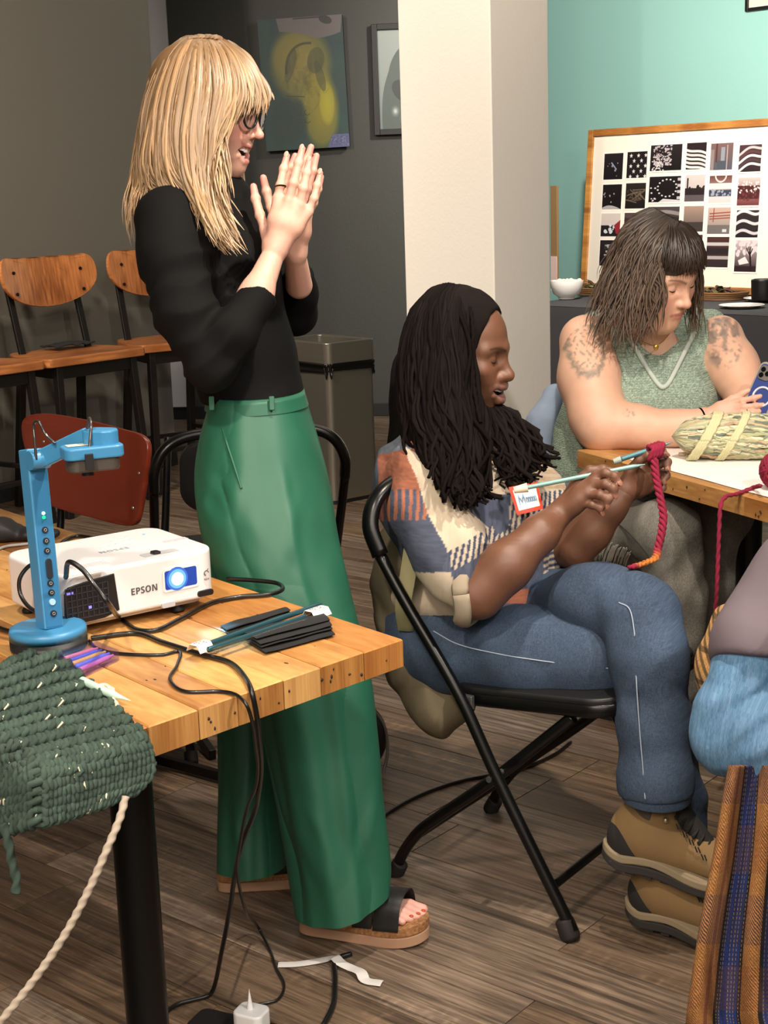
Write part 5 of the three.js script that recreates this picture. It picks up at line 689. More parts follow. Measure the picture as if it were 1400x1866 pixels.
  // crumpled black pouch
  const pp = onT(38, 985, 0.0), pt = thing('black_pouch', 'crumpled black pouch on the table behind the blue camera', 'pouch', pp), s = new Sdf(); s.ell(V(-0.035, 0.022, 0), V(0.035, 0.028, 0.03), null, 0.02).ell(V(0.03, 0.014, 0), V(0.055, 0.016, 0.028), null, 0.02).ell(V(-0.05, 0.03, 0.01), V(0.02, 0.02, 0.02), null, 0.02).plane(V(0, 0, 0), V(0, -1, 0)); part(pt, 'pouch_body', s.mesh(0.004, { disp: (x, y, z) => 0.006 * (noise(x * 60, y * 60, z * 60) - 0.5), dispMax: 0.006 }), std(0x1c1c1e, 0.6));
}
// ---------------------------------------------------------------- green chunky knitting draped over the table corner
{
  const yarnCol = [0.045, 0.076, 0.058];
  const rowsPx = [[[-75, 1254], [10, 1212], [85, 1174]], [[-75, 1290], [30, 1245], [130, 1214]], [[-75, 1332], [50, 1293], [182, 1262]], [[-75, 1378], [70, 1340], [226, 1304]], [[-75, 1422], [90, 1384], [260, 1340]], [[-75, 1452], [95, 1416], [272, 1372]], [[-75, 1494], [95, 1457], [270, 1410]], [[-75, 1538], [95, 1492], [243, 1443]]];
  const fold = (x) => (x > 69 ? 1404 - (x - 69) * 0.408 : 1404 + (x - 69) * 0.67) - 6;
  const world = (x, y) => { const yf = fold(x), hT = 0.766; if (y <= yf) return onY(x, y, hT); const f = onY(x, yf, hT), d = f.clone().sub(V(0, EYE, 0)).dot(FWD); const over = (y - yf) * d / F; return P(x, y, d - Math.min(0.02, over * 0.9)); };
  const key = (t) => { const n = rowsPx.length - 1, r = interpKeys(rowsPx.map((q) => q.flat()), 201)[Math.round(clamp(t) * 200)]; return r; };
  const surf = (s, t) => { const r = key(t); const a = 1 - s; const x = r[0] * (a * (1 - 2 * s) ) + r[2] * 4 * s * a + r[4] * (s * (2 * s - 1)), y = r[1] * (a * (1 - 2 * s)) + r[3] * 4 * s * a + r[5] * (s * (2 * s - 1)); return world(x, y); };
  const o = surf(0.5, 0.5), t = thing('knitted_piece', 'chunky dark green knitting with cream flecks draped over the table corner', 'knitting', o); seed(21);
  const NR = 18, cache = new Map(); const sf = (s, tt) => surf(clamp(s, 0, 1), clamp(tt, 0, 1));
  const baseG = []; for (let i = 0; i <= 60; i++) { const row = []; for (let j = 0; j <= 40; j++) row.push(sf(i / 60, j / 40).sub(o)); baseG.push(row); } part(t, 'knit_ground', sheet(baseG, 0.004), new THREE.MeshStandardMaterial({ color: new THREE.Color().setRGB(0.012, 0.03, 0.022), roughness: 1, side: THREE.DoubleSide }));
  const yarnM = new THREE.MeshStandardMaterial({ vertexColors: true, roughness: 0.95, bumpMap: rep(fineBump, 40, 40), bumpScale: 0.0006 }); const flecks = [];
  for (let r = 0; r < NR; r++) {
    const t0 = (r + 0.5) / NR, L = sf(0, t0).distanceTo(sf(1, t0)), ns = Math.max(8, Math.round(L / 0.0135)), gs = [];
    for (const side of [0, 1]) {
      const pts = [], per = 7, ph = rr(0, 0.3); for (let k = 0; k <= ns * per; k++) { const s = k / (ns * per), a = k / per * Math.PI * 2 + side * Math.PI + ph, e = 0.003, p = sf(s, t0), ds = sf(s + e, t0).sub(sf(s - e, t0)).normalize(), dt = sf(s, t0 + 0.004).sub(sf(s, t0 - 0.004)).normalize(), n = ds.clone().cross(dt).normalize(); if (n.y < 0 && n.z < 0) n.negate(); if (n.dot(FWD) > 0) n.negate(); const rowH = 0.0155; p.addScaledVector(dt, Math.cos(a) * rowH * 0.42 + side * 0.002).addScaledVector(ds, Math.sin(2 * a) * 0.0028).addScaledVector(n, 0.0045 + Math.sin(a) * 0.0052 + (noise(s * 9, r * 0.7, 3) - 0.5) * 0.004).sub(o); pts.push(p); }
      const shade = rr(0.85, 1.2); gs.push(sweep(pts, 0.0049, 7, { prof: (a, f, len) => 1 + 0.16 * Math.cos(2 * a + len * 420), col: (f) => { const q = shade * (0.8 + 0.5 * noise(f * 60, r, side)); return [yarnCol[0] * q, yarnCol[1] * q, yarnCol[2] * q]; } }));
      for (let q = 0; q < 2; q++) if (rnd() < 0.9) { const k = Math.floor(rr(0.2, 0.98) * (pts.length - 6)); const pr = pts.slice(k, k + 3 + Math.floor(rnd() * 3)).map((p) => p.clone().addScaledVector(FWD, -0.0044)); flecks.push(sweep(pr, (f) => 0.0017 * Math.sin(Math.PI * (0.15 + 0.7 * f)), 6)); }
    }
    part(t, 'knit_row', gs, yarnM);
  }
  part(t, 'cream_flecks', flecks, std(0xd8ccb4, 0.9), 'cream tweed flecks');
  const tail = [[6, 1500, 1.93], [16, 1540, 1.93], [22, 1575, 1.935], [30, 1605, 1.94], [28, 1628, 1.94]].map((q) => P(...q).sub(o)); part(t, 'yarn_tail', tube(tail, 0.006, 8, 12, { prof: (a, f, len) => 1 + 0.22 * Math.cos(2 * a + len * 300), col: () => yarnCol }), yarnM);
  const rope = thing('white_yarn', 'off-white plied yarn hanging from the green knitting down past the table leg', 'yarn', P(229, 1452, 1.97)); const ro = rope.position; part(rope, 'yarn_strand', tube([[229, 1452, 1.97], [218, 1492, 1.955], [196, 1545, 1.94], [165, 1615, 1.93], [120, 1700, 1.92], [66, 1780, 1.91], [0, 1862, 1.9], [-60, 1925, 1.9]].map((q) => P(...q).sub(ro)), 0.0052, 9, 60, { prof: (a, f, len) => 1 + 0.13 * Math.cos(2 * a + len * 420) }), std(0xa99b8b, 0.95)); 
  const nd = thing('knitting_needle', 'pale green needle tip poking out from under the green knitting', 'knitting needle', onT(200, 1264, 0.012)), no = nd.position; part(nd, 'needle_shaft', tube([onT(150, 1240, 0.014), onT(196, 1262, 0.014), onT(212, 1268, 0.013), onT(238, 1277, 0.009)].map((p) => p.sub(no)), (f) => 0.0062 * (f > 0.55 ? 1 - (f - 0.55) / 0.45 * 0.93 : 1), 12), std(0xbfe0cf, 0.3));
  const ey = thing('edge_yarn', 'off-white yarn end along the edge of the green knitting', 'yarn', onT(190, 1252, 0.012)), eo = ey.position; part(ey, 'yarn_strand', tube([onT(180, 1250, 0.014), onT(192, 1250, 0.014), onT(204, 1257, 0.012), onT(207, 1275, 0.008), onT(214, 1288, 0.006)].map((p) => p.sub(eo)), 0.004, 8, 10, { prof: (a, f, len) => 1 + 0.2 * Math.cos(2 * a + len * 260) }), std(0xcfc0ad, 0.95));
}
// black bar and stand foot on the floor under the table
{ const t = thing('steel_bar', 'black steel bar lying on the floor under the projector table', 'bar', onY(330, 1395, 0.02)), o = t.position; part(t, 'bar_tube', barBetween(onY(262, 1376, 0.02).sub(o), onY(412, 1416, 0.02).sub(o), 0.025, 0.02, V(0, 1, 0)), M_blackSteel); part(t, 'bar_foot', barBetween(onY(362, 1340, 0.03).sub(o), onY(388, 1376, 0.015).sub(o), 0.03, 0.02, V(0, 1, 0)), M_blackSteel); }
// ---------------------------------------------------------------- people: shared builders
const J = (x, y, d) => P(x, y, d);
const skinMat = (rough = 0.5) => phys(0xffffff, rough, { vertexColors: true, sheen: 0.15, sheenRoughness: 0.6, bumpMap: rep(fineBump, 18, 18), bumpScale: 0.00025 });
// head frame: local x to the person's left, y up, z forward; the eye line is y = 0
function headFrame(center, fwd, roll = 0, scale = 1) {
  const f = fwd.clone().normalize(), l = V(0, 1, 0).cross(f).normalize(), u = f.clone().cross(l); const m = new THREE.Matrix4().makeBasis(l, u, f).multiply(new THREE.Matrix4().makeRotationZ(roll)).scale(V(scale, scale, scale)); return m.setPosition(center);
}
function headSdf(o = {}) {
  const s = new Sdf(), X = o.wide ?? 1, smile = o.smile ?? 0, v = (x, y, z) => V(x * X, y, z), ff = o.full ?? 0;
  s.ell(V(0, 0.026, -0.008), V(0.073 * X, 0.086, 0.098));
  s.ell(V(0, -0.032, 0.026), V((0.06 + ff * 0.006) * X, 0.074, 0.064), null, 0.03);
  for (const q of [1, -1]) {
    s.cap(v(q * 0.05, -0.062, 0.0), v(q * 0.015, -0.1, 0.062), 0.017 + ff * 0.006, 0.016, 0.03);
    s.ell(v(q * 0.042, -0.03 + smile * 0.003, 0.055 + smile * 0.003), V(0.022 + smile * 0.002 + ff * 0.004, 0.019 + ff * 0.004, 0.024), null, 0.022);
    s.cap(v(q * 0.007, 0.017, 0.085), v(q * 0.046, 0.014, 0.064), 0.0085, 0.008, 0.018);
    s.cap(v(q * 0.032, -0.05, 0.068), v(q * 0.028, -0.075, 0.066), 0.014 + smile * 0.002, 0.013, 0.02);
    s.ell(v(q * 0.071, -0.014, -0.006), V(0.008, 0.03, 0.017), new THREE.Matrix4().makeRotationX(0.2), 0.008);
  }
  s.ell(V(0, -0.064, 0.063), V(0.034 * X, 0.028, 0.032), null, 0.02);
  s.ball(V(0, -0.099, 0.07), 0.0195 + ff * 0.002, 0.022); if (ff) s.ell(V(0, -0.11, 0.03), V(0.045, 0.03, 0.045), null, 0.03);
  for (const q of [1, -1]) { s.ell(v(q * 0.032, 0.0, 0.093), V(0.019, 0.0125, 0.015), null, 0.014, 1); s.ball(v(q * 0.0315, -0.003, 0.0705), 0.0133, 0.006); }
  const nw = o.nose ?? 1, tip = o.tip ?? 0;
  s.cap(V(0, 0.003, 0.083), V(0, -0.033, 0.105 + tip), 0.0083, 0.0098 * nw, 0.014); s.ball(V(0, -0.0355, 0.107 + tip), 0.0098 * nw, 0.008); for (const q of [1, -1]) { s.ball(V(q * 0.0118 * nw, -0.0395, 0.0955), 0.0083 * nw, 0.007); s.ball(V(q * 0.0065 * nw, -0.0475, 0.1), 0.0036, 0.003, 1); }
  const gr = o.grin ?? 0, pj = o.proj ?? 0, cx = 0.0245 + smile * 0.004 + gr * 0.006, cy = -0.068 + smile * 0.005 + gr * 0.012, cz = 0.081 - smile * 0.003 - gr * 0.008 + pj * 0.4, lp = o.lips ?? 1, up = -0.0625 + smile * 0.002 + gr * 0.002, lo = -0.0755 - (o.open ?? 0) * 0.012, ul = o.upper ?? 1;
  if (pj) { s.ell(V(0, -0.066, 0.07 + pj * 0.5), V(0.03, 0.022, 0.024 + pj * 0.4), null, 0.018); }
  if (o.open) { s.ell(V(0, (up + lo) / 2 + 0.0015, 0.086 + pj), V(cx * 0.98, (up - lo) / 2 * 1.02, 0.026), null, 0.004, 1); s.ell(V(0, (up + lo) / 2 + 0.003 + gr * 0.002, 0.075 + pj), V(cx * 0.94, (up - lo) / 2 * 0.6, 0.03), null, 0.003, 1); }
  s.chain([v(cx, cy, cz), v(cx * 0.72, cy * 0.35 + up * 0.65, 0.0838 + pj), v(0.011, up, 0.0905 + pj), v(0.004, up + 0.0008, 0.0932 + pj), v(0, up - 0.001, 0.0935 + pj), v(-0.004, up + 0.0008, 0.0932 + pj), v(-0.011, up, 0.0905 + pj), v(-cx * 0.72, cy * 0.35 + up * 0.65, 0.0838 + pj), v(-cx, cy, cz)], [0.0026, 0.0036 * ul, 0.0046 * lp * ul, 0.0048 * lp * ul, 0.0045 * lp * ul, 0.0048 * lp * ul, 0.0046 * lp * ul, 0.0036 * ul, 0.0026], 0.005);
  s.chain([v(cx, cy - 0.001, cz), v(cx * 0.72, cy * 0.3 + lo * 0.7, 0.0825 + pj), v(0.011, lo + 0.0006, 0.089 + pj), v(0, lo, 0.0915 + pj), v(-0.011, lo + 0.0006, 0.089 + pj), v(-cx * 0.72, cy * 0.3 + lo * 0.7, 0.0825 + pj), v(-cx, cy - 0.001, cz)], [0.0026, 0.0045, 0.0056 * lp, 0.0062 * lp, 0.0056 * lp, 0.0045, 0.0026], 0.005);
  s.cap(V(0, -0.07, -0.02), V(0, -0.16, -0.035), 0.05, 0.05, 0.03);
  s.mouth = { cx, cy, cz, up, lo, lp, X, pj, gr }; return s;
}
function headColor(c, o) {   // c: {skin, lip, brow, blush}; local coordinates
  const m = o.mouth, mix = (a, b, t) => [mixn(a[0], b[0], t), mixn(a[1], b[1], t), mixn(a[2], b[2], t)];
  return (x, y, z) => {
    let k = c.skin; const ax = Math.abs(x) / m.X; const n = 0.94 + 0.12 * noise(x * 90, y * 90, z * 90); k = [k[0] * n, k[1] * n, k[2] * n];
    k = mix(k, c.blush, 0.55 * Math.exp(-(((ax - 0.042) / 0.022) ** 2 + ((y + 0.034) / 0.02) ** 2)) * (z > 0 ? 1 : 0)); k = mix(k, c.blush, 0.45 * Math.exp(-((x / 0.012) ** 2 + ((y + 0.037) / 0.012) ** 2)) * (z > 0.08 ? 1 : 0));
    if (z > 0.07) { const t = ax / m.cx; if (t < 1.05) { const arch = m.up + 0.0042 * m.lp + (m.cy + 0.001 - m.up - 0.003 * m.lp) * t * t, sag = m.lo - 0.0062 * m.lp + (m.cy - 0.003 - m.lo + 0.006 * m.lp) * t * t; const inside = sstep(0, 0.0016, arch - y) * sstep(0, 0.0016, y - sag); k = mix(k, c.lip, inside * 0.92); } }
    const by = 0.0155 + 0.006 * Math.sin(clamp((ax - 0.012) / 0.036) * 2.4), bw = 0.0034 * (1 - 0.5 * clamp((ax - 0.03) / 0.02)); if (z > 0.05 && ax > 0.011 && ax < 0.05) k = mix(k, c.brow, 0.85 * Math.exp(-(((y - by) / bw) ** 2)));
    if (z > 0.05) k = mix(k, c.lid ?? c.blush, 0.35 * Math.exp(-(((ax - 0.0315) / 0.016) ** 2 + ((y - 0.004) / 0.009) ** 2)));
    return k;
  };
}
function lashes(X = 1, up = 0) { const gs = []; for (const q of [1, -1]) gs.push(tube([-0.0125, -0.007, 0, 0.007, 0.013].map((a, i) => { const x = q * (0.0315 * X + a), yy = -0.009 + up + [0.003, 0.0005, -0.0004, 0.0006, 0.003][i]; return V(x, yy, 0.0705 + Math.sqrt(Math.max(0, 0.0137 ** 2 - a * a * 0.9 - (yy + 0.003) ** 2)) + 0.0003); }), (f) => 0.0011 * Math.sin(Math.PI * (0.12 + 0.76 * f)) + 0.0003, 6, 5)); return gs; }
function teethGeo(m, lower = false) { const gs = []; for (let k = -5; k <= 5; k++) { const x = k * 0.0054, z = 0.0885 + m.pj - Math.pow(Math.abs(k) / 5.6, 2) * 0.0175, h = Math.abs(k) < 2 ? 0.0105 : 0.0088, yy = m.up + (m.cy - m.up) * Math.pow(Math.abs(k) / 6, 2) * 0.8; gs.push(new RoundedBoxGeometry(0.0053, h, 0.005, 2, 0.0014).rotateY(x * -28).translate(x, yy - 0.0028 - h * 0.42, z)); if (lower) gs.push(new RoundedBoxGeometry(0.0044, 0.007, 0.004, 2, 0.0012).rotateY(x * -24).translate(x * 0.82, m.lo + 0.0062, z - 0.003)); } return gs; }
// a hand from a wrist, finger chains (four points each, root first) and a palm direction
function handSdf(s, wrist, fore, chains, r = 0.0085, opt = {}) {
  s.chain([fore, wrist], [opt.foreR ?? 0.026, opt.wristR ?? 0.021], 0.02);
  chains.forEach((c, i) => { const q = i === 4 ? 1.12 : [1, 1.04, 1, 0.88][i]; if (i < 4) s.chain([wrist.clone().lerp(c[0], 0.12), wrist.clone().lerp(c[0], 0.6), c[0]], [0.0165, 0.0145, 0.0105], 0.014); else s.chain([wrist.clone().lerp(c[0], 0.35), c[0]], [0.015, 0.0125], 0.014); s.chain(c, [r * q * 1.08, r * q * 1.0, r * q * 0.92, r * q * 0.76], 0.0035); for (let j = 1; j < 3; j++) s.ball(c[j], r * q * 1.03, 0.004); });
  return s;
}
function nails(chains, camSide, size = 0.0052) { return chains.map((c) => { const tip = c[3], dir = c[3].clone().sub(c[2]).normalize(), n = camSide.clone().addScaledVector(dir, -camSide.dot(dir)).normalize(), x = dir.clone().cross(n); return new THREE.SphereGeometry(1, 10, 8).scale(size, size * 1.45, 0.0016).applyMatrix4(basisM(tip.clone().addScaledVector(dir, 0.0005).addScaledVector(n, 0.0056), x, dir, n)); }); }
// locks of hair between neighbouring guide curves
function hairLocks(guides, count, o = {}) {
  const gs = [], per = o.per ?? 22, G = guides.map((g) => catmull(g, per));
  for (let i = 0; i < count; i++) {
    const t = (i + rnd()) / count * (G.length - 1), k = Math.min(G.length - 2, Math.floor(t)), f = t - k, n = G[k].length, ph = o.clump ? i / count * o.clump * 6.28 + rr(-0.9, 0.9) : rnd() * 6.28, am = (o.wave ?? 0.004) * rr(0.4, 1.3), fq = (o.freq ?? 9) * rr(0.8, 1.3), lift = rr(-(o.depth ?? 0.012), o.depth ?? 0.012), sh = rr(0.6, 1.32), end = rr(o.minLen ?? 0.82, 1), side = rr(-1, 1) * (o.spread ?? 0.006), warm = rr(-1, 1);
    const pts = []; for (let j = 0; j < n; j++) { const u = j / (n - 1) * end * (n - 1), a = Math.min(n - 2, Math.floor(u)), b = u - a; const p0 = G[k][a].clone().lerp(G[k][a + 1], b), p1 = G[k + 1][a].clone().lerp(G[k + 1][a + 1], b), p = p0.lerp(p1, f); const w = j / (n - 1); p.addScaledVector(FWD, lift * (0.35 + 0.65 * w)).addScaledVector(RIGHT, am * w * Math.sin(w * fq + ph) + side * w).addScaledVector(UPV, am * 0.4 * w * Math.cos(w * fq * 0.8 + ph)); pts.push(p); }
    const r0 = (o.r ?? 0.004) * rr(0.7, 1.3), c0 = o.root, c1 = o.tip ?? o.root;
    gs.push(sweep(pts, (w) => { const e = Math.pow(Math.max(0, 1 - Math.pow(w, o.taper ?? 3)), 0.6) * Math.min(1, 0.35 + w * 5); return [r0 * (o.flat ?? 1.5) * Math.max(e, o.blunt ?? 0.06), r0 * Math.max(e, o.blunt ?? 0.06)]; }, o.seg ?? 5, { col: (w) => { const q = sh * (0.92 + 0.16 * w); return [mixn(c0[0], c1[0], w) * q * (1 + 0.05 * warm), mixn(c0[1], c1[1], w) * q, mixn(c0[2], c1[2], w) * q * (1 - 0.06 * warm)]; }, prof: o.prof, twist: o.twist, up: FWD.clone().negate() }));
  }
  return gs;
}
// a garment tube given by its outline in the photo: rows [y, left, right, distance, half thickness]
function outlineLoft(keys, n, seg, opt = {}) {
  const rows = interpKeys(keys, n); return loft(rows.map(([y, xl, xr, d, b, tilt = 0]) => ({ c: P((xl + xr) / 2, y, d), u: V(1, tilt, 0).normalize(), v: V(0, opt.lean ?? 0, 1).normalize(), a: (xr - xl) / 2 * d / F, b, e: opt.e ?? 1 })), seg, opt);
}
// ---------------------------------------------------------------- the standing woman with blonde hair
{
  seed(501);
  const D = 3.02, base = onY(575, 1690, 0), person = thing('person', 'standing woman with long blonde hair, black top and green wide-leg trousers, clapping', 'person', base); const O = base.clone(), L = (g) => g.translate(-O.x, -O.y, -O.z);
  const skin = { skin: [0.66, 0.37, 0.28], lip: [0.5, 0.17, 0.15], brow: [0.4, 0.26, 0.15], blush: [0.68, 0.27, 0.21] };
  // head
  const fwd = V(Math.cos(R(14)) , -0.24, Math.sin(R(14))), M = headFrame(J(378, 190, 2.98), fwd, 0, 1.09), hs = headSdf({ smile: 1, grin: 1, open: 0.95, tip: 0.003, nose: 0.66, lips: 0.72, upper: 0.8 });
  const head = hs.mesh(0.0024, { color: headColor(skin, hs) }).applyMatrix4(M);
  // neck, arms and hands
  const b = new Sdf(); b.cap(J(360, 290, 2.99), J(356, 372, 3.03), 0.054, 0.062); b.ell(J(352, 420, 3.05), V(0.1, 0.08, 0.12), null, 0.05);
  b.chain([J(385, 672, 2.83), J(420, 610, 2.82), J(468, 535, 2.84), J(499, 462, 2.875)], [0.04, 0.038, 0.03, 0.0215], 0.02);
  b.chain([J(540, 575, 3.2), J(545, 525, 3.14), J(540, 470, 3.06)], [0.036, 0.03, 0.022], 0.02);
  const torsoSkin = b.mesh(0.006, { color: (x, y, z) => { const n = 0.96 + 0.08 * noise(x * 60, y * 60, z * 60); return skin.skin.map((q) => q * n); } });
  const handCol = (tips) => (x, y, z) => { let m = 1; for (const t of tips) m = Math.min(m, ((x - t.x) ** 2 + (y - t.y) ** 2 + (z - t.z) ** 2) / 0.0007); const n = 0.96 + 0.1 * noise(x * 120, y * 120, z * 120); return skin.skin.map((q, i) => mixn([0.72, 0.27, 0.22][i], q, sstep(0, 1, m)) * n); };
  const near = [[[506, 362, 2.865], [511, 338, 2.862], [517, 308, 2.866], [523, 284, 2.872]], [[526, 366, 2.858], [535, 334, 2.852], [544, 298, 2.856], [551, 271, 2.864]], [[546, 374, 2.862], [553, 344, 2.856], [559, 316, 2.86], [564, 292, 2.868]], [[562, 386, 2.872], [572, 362, 2.868], [578, 338, 2.87], [584, 315, 2.876]], [[484, 418, 2.895], [474, 392, 2.905], [466, 362, 2.912], [462, 340, 2.916]]].map((c) => c.map((q) => J(...q)));
  const far = [[[512, 372, 2.925], [520, 336, 2.925], [530, 306, 2.922], [538, 284, 2.92]], [[532, 372, 2.92], [546, 330, 2.918], [558, 294, 2.916], [567, 268, 2.915]], [[548, 380, 2.925], [560, 345, 2.922], [570, 312, 2.92], [577, 284, 2.92]], [[560, 394, 2.935], [572, 370, 2.932], [580, 345, 2.93], [586, 322, 2.93]], [[506, 410, 2.955], [494, 380, 2.965], [486, 350, 2.968], [480, 324, 2.966]]].map((c) => c.map((q) => J(...q)));
  const h1 = handSdf(new Sdf(), J(499, 462, 2.875), J(470, 532, 2.842), near, 0.0083, { foreR: 0.0295 }).mesh(0.0026, { color: handCol(near.map((c) => c[3])) });
  const h2 = handSdf(new Sdf(), J(538, 468, 2.975), J(545, 520, 3.06), far, 0.0083, { foreR: 0.028 }).mesh(0.0026, { color: handCol(far.map((c) => c[3])) });
  const body = part(person, 'body', L(merge([head, torsoSkin, h1, h2])), skinMat(0.48));
  const inHead = (g) => L(g.applyMatrix4(M));
  part(person, 'teeth', inHead(merge(teethGeo(hs.mouth, true))), phys(0xf4efe8, 0.25)); part(person, 'mouth_inside', inHead(new THREE.SphereGeometry(1, 16, 12).scale(0.027, 0.016, 0.012).translate(0, -0.072, 0.066)), std(0x4a1512, 0.6)); part(person, 'eyelashes', inHead(merge(lashes(1, 0.003))), std(0x1c120c, 0.6));
  part(person, 'fingernails', L(merge(nails(near.slice(0, 4).map((c) => c), V(-0.2, 0.3, 0.8), 0.0048))), phys(0xd29a88, 0.3));
  part(person, 'finger_ring', L(new THREE.TorusGeometry(0.0098, 0.0016, 8, 24).applyMatrix4(basisM(J(511.5, 340, 2.862), V(1, 0, 0), V(0, 0.25, 0.97).normalize(), V(0.1, 0.97, -0.25).normalize()))), std(0xe3bb55, 0.35), 'gold ring');
  // glasses
  { const gl = [], lens = []; for (const q of [1, -1]) { const ring = []; for (let k = 0; k <= 36; k++) { const a = k / 36 * 6.283; ring.push(V(q * 0.033 + Math.cos(a) * 0.025, -0.004 + Math.sin(a) * 0.0215, 0.102 - Math.abs(q * 0.033 + Math.cos(a) * 0.025) ** 2 * 2.4)); } gl.push(sweep(ring, 0.0024, 8)); lens.push(new THREE.CircleGeometry(0.0235, 28).scale(1, 0.88, 1).rotateY(q * 0.16).translate(q * 0.033, -0.004, 0.0992)); gl.push(tube([V(q * 0.057, 0.004, 0.0935), V(q * 0.071, 0.004, 0.075), V(q * 0.077, 0.003, 0.03), V(q * 0.077, 0.0, -0.01), V(q * 0.076, -0.02, -0.03)], 0.002, 7)); } gl.push(tube([V(-0.009, 0.004, 0.1015), V(0, 0.007, 0.104), V(0.009, 0.004, 0.1015)], 0.002, 7));
    const g = part(person, 'eyeglasses', inHead(merge(gl)), phys(0x15131c, 0.25, { clearcoat: 0.5 }), 'dark framed glasses'); const lm = phys(0xffffff, 0.05, { transmission: 1, thickness: 0, ior: 1.25, side: THREE.DoubleSide }); for (const l of lens) part(g, 'lens', inHead(l), lm); }
  // hair: dense cap and locks; guides from the front edge to the back, on the near side, mirrored to the far side
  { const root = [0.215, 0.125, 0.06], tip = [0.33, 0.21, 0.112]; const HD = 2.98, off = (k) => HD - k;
    const guides = [   // [x, y, nearer by]
      [[412, 76, 0.012], [429, 91, 0.025], [450, 108, 0.035], [474, 142, 0.035], [484, 170, 0.03], [488, 192, 0.025], [488, 212, 0.022]],
      [[402, 73, 0.012], [416, 88, 0.040], [432, 104, 0.055], [450, 140, 0.07], [458, 168, 0.075], [455, 192, 0.08], [446, 216, 0.082]],
      [[394, 72, 0.012], [405, 86, 0.050], [418, 106, 0.07], [428, 150, 0.09], [422, 190, 0.1], [406, 228, 0.106], [390, 268, 0.11]],
      [[391, 72, -0.05], [386, 71, 0.012], [393, 84, 0.058], [402, 106, 0.08], [410, 160, 0.1], [394, 226, 0.11], [388, 280, 0.108], [382, 322, 0.1], [390, 372, 0.12], [416, 430, 0.15], [442, 470, 0.16]],
      [[381, 70, -0.05], [376, 70, 0.012], [380, 83, 0.060], [384, 106, 0.085], [388, 165, 0.108], [376, 232, 0.114], [374, 292, 0.11], [374, 340, 0.115], [384, 386, 0.135], [404, 432, 0.155], [430, 464, 0.165]],
      [[371, 70, -0.05], [366, 69, 0.012], [363, 82, 0.060], [360, 108, 0.085], [354, 170, 0.108], [346, 240, 0.115], [350, 300, 0.11], [360, 342, 0.115], [370, 376, 0.135], [380, 410, 0.155], [392, 440, 0.165]],
      [[361, 70, -0.05], [356, 69, 0.012], [346, 82, 0.058], [334, 108, 0.08], [318, 172, 0.1], [308, 244, 0.105], [312, 300, 0.1], [328, 330, 0.098], [346, 352, 0.1], [362, 370, 0.11], [374, 386, 0.12]],
      [[351, 70, -0.05], [346, 70, 0.012], [331, 83, 0.047], [312, 110, 0.065], [290, 176, 0.08], [280, 248, 0.085], [280, 300, 0.085], [290, 332, 0.08], [302, 346, 0.08], [314, 354, 0.08], [322, 360, 0.08]],
      [[343, 72, -0.05], [338, 71, 0.012], [320, 84, 0.032], [298, 112, 0.045], [274, 178, 0.055], [264, 246, 0.06], [262, 300, 0.06], [266, 334, 0.055], [266, 352, 0.055], [262, 368, 0.055], [258, 384, 0.05]],
      [[337, 73, -0.05], [332, 73, 0.012], [313, 87, 0.011], [290, 114, 0.015], [266, 180, 0.02], [256, 246, 0.025], [250, 300, 0.04], [248, 338, 0.05], [240, 360, 0.075], [232, 410, 0.09], [241, 466, 0.095]]];
    const far = guides.slice(0, 10).map((g) => g.map(([x, y, k]) => J(x + 4, Math.min(y, 400), HD + k * 0.95 + 0.01)));
    const nearG = guides.map((g) => g.map(([x, y, k]) => J(x, y, off(k))));
    const cap = new Sdf(); cap.ell(V(0, 0.026, -0.014), V(0.077, 0.0885, 0.101)); cap.ell(V(0, -0.02, -0.055), V(0.072, 0.1, 0.055), null, 0.03); cap.ell(V(0, -0.085, -0.06), V(0.066, 0.08, 0.042), null, 0.03); for (const q of [1, -1]) cap.ell(V(q * 0.066, -0.045, -0.03), V(0.02, 0.09, 0.035), null, 0.02); cap.ell(V(0, -0.06, 0.11), V(0.056, 0.12, 0.07), null, 0.01, 1);
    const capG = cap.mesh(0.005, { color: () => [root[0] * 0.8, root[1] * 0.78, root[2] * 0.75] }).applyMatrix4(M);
    const o = { root, tip, r: 0.0019, flat: 2.5, wave: 0.009, freq: 9, depth: 0.014, spread: 0.011, per: 20, minLen: 0.8, clump: 14 };
    const locks = hairLocks(nearG.slice(2), 1000, o).concat(hairLocks(nearG.slice(0, 4), 260, { ...o, r: 0.0015, depth: 0.012, wave: 0.003, spread: 0.005, minLen: 0.72 }), hairLocks(far.slice(2), 150, { ...o, r: 0.005 }), hairLocks(far.slice(0, 4), 50, { ...o, r: 0.003, minLen: 0.7 }), hairLocks([far[3], far[4]].map((g) => g.slice(4).map((p) => p.clone().addScaledVector(RIGHT, 0.055))), 40, { ...o, minLen: 0.9 }), hairLocks(nearG.slice(3), 60, { ...o, r: 0.0014, flat: 1, wave: 0.014, spread: 0.02, depth: 0.02, minLen: 0.9 }));
    part(person, 'hair', L(merge([capG, ...locks])), phys(0xffffff, 0.42, { vertexColors: true, sheen: 0.3, sheenRoughness: 0.4, sheenColor: new THREE.Color(0xffe0a8), side: THREE.DoubleSide }), 'long blonde hair with a fringe'); }
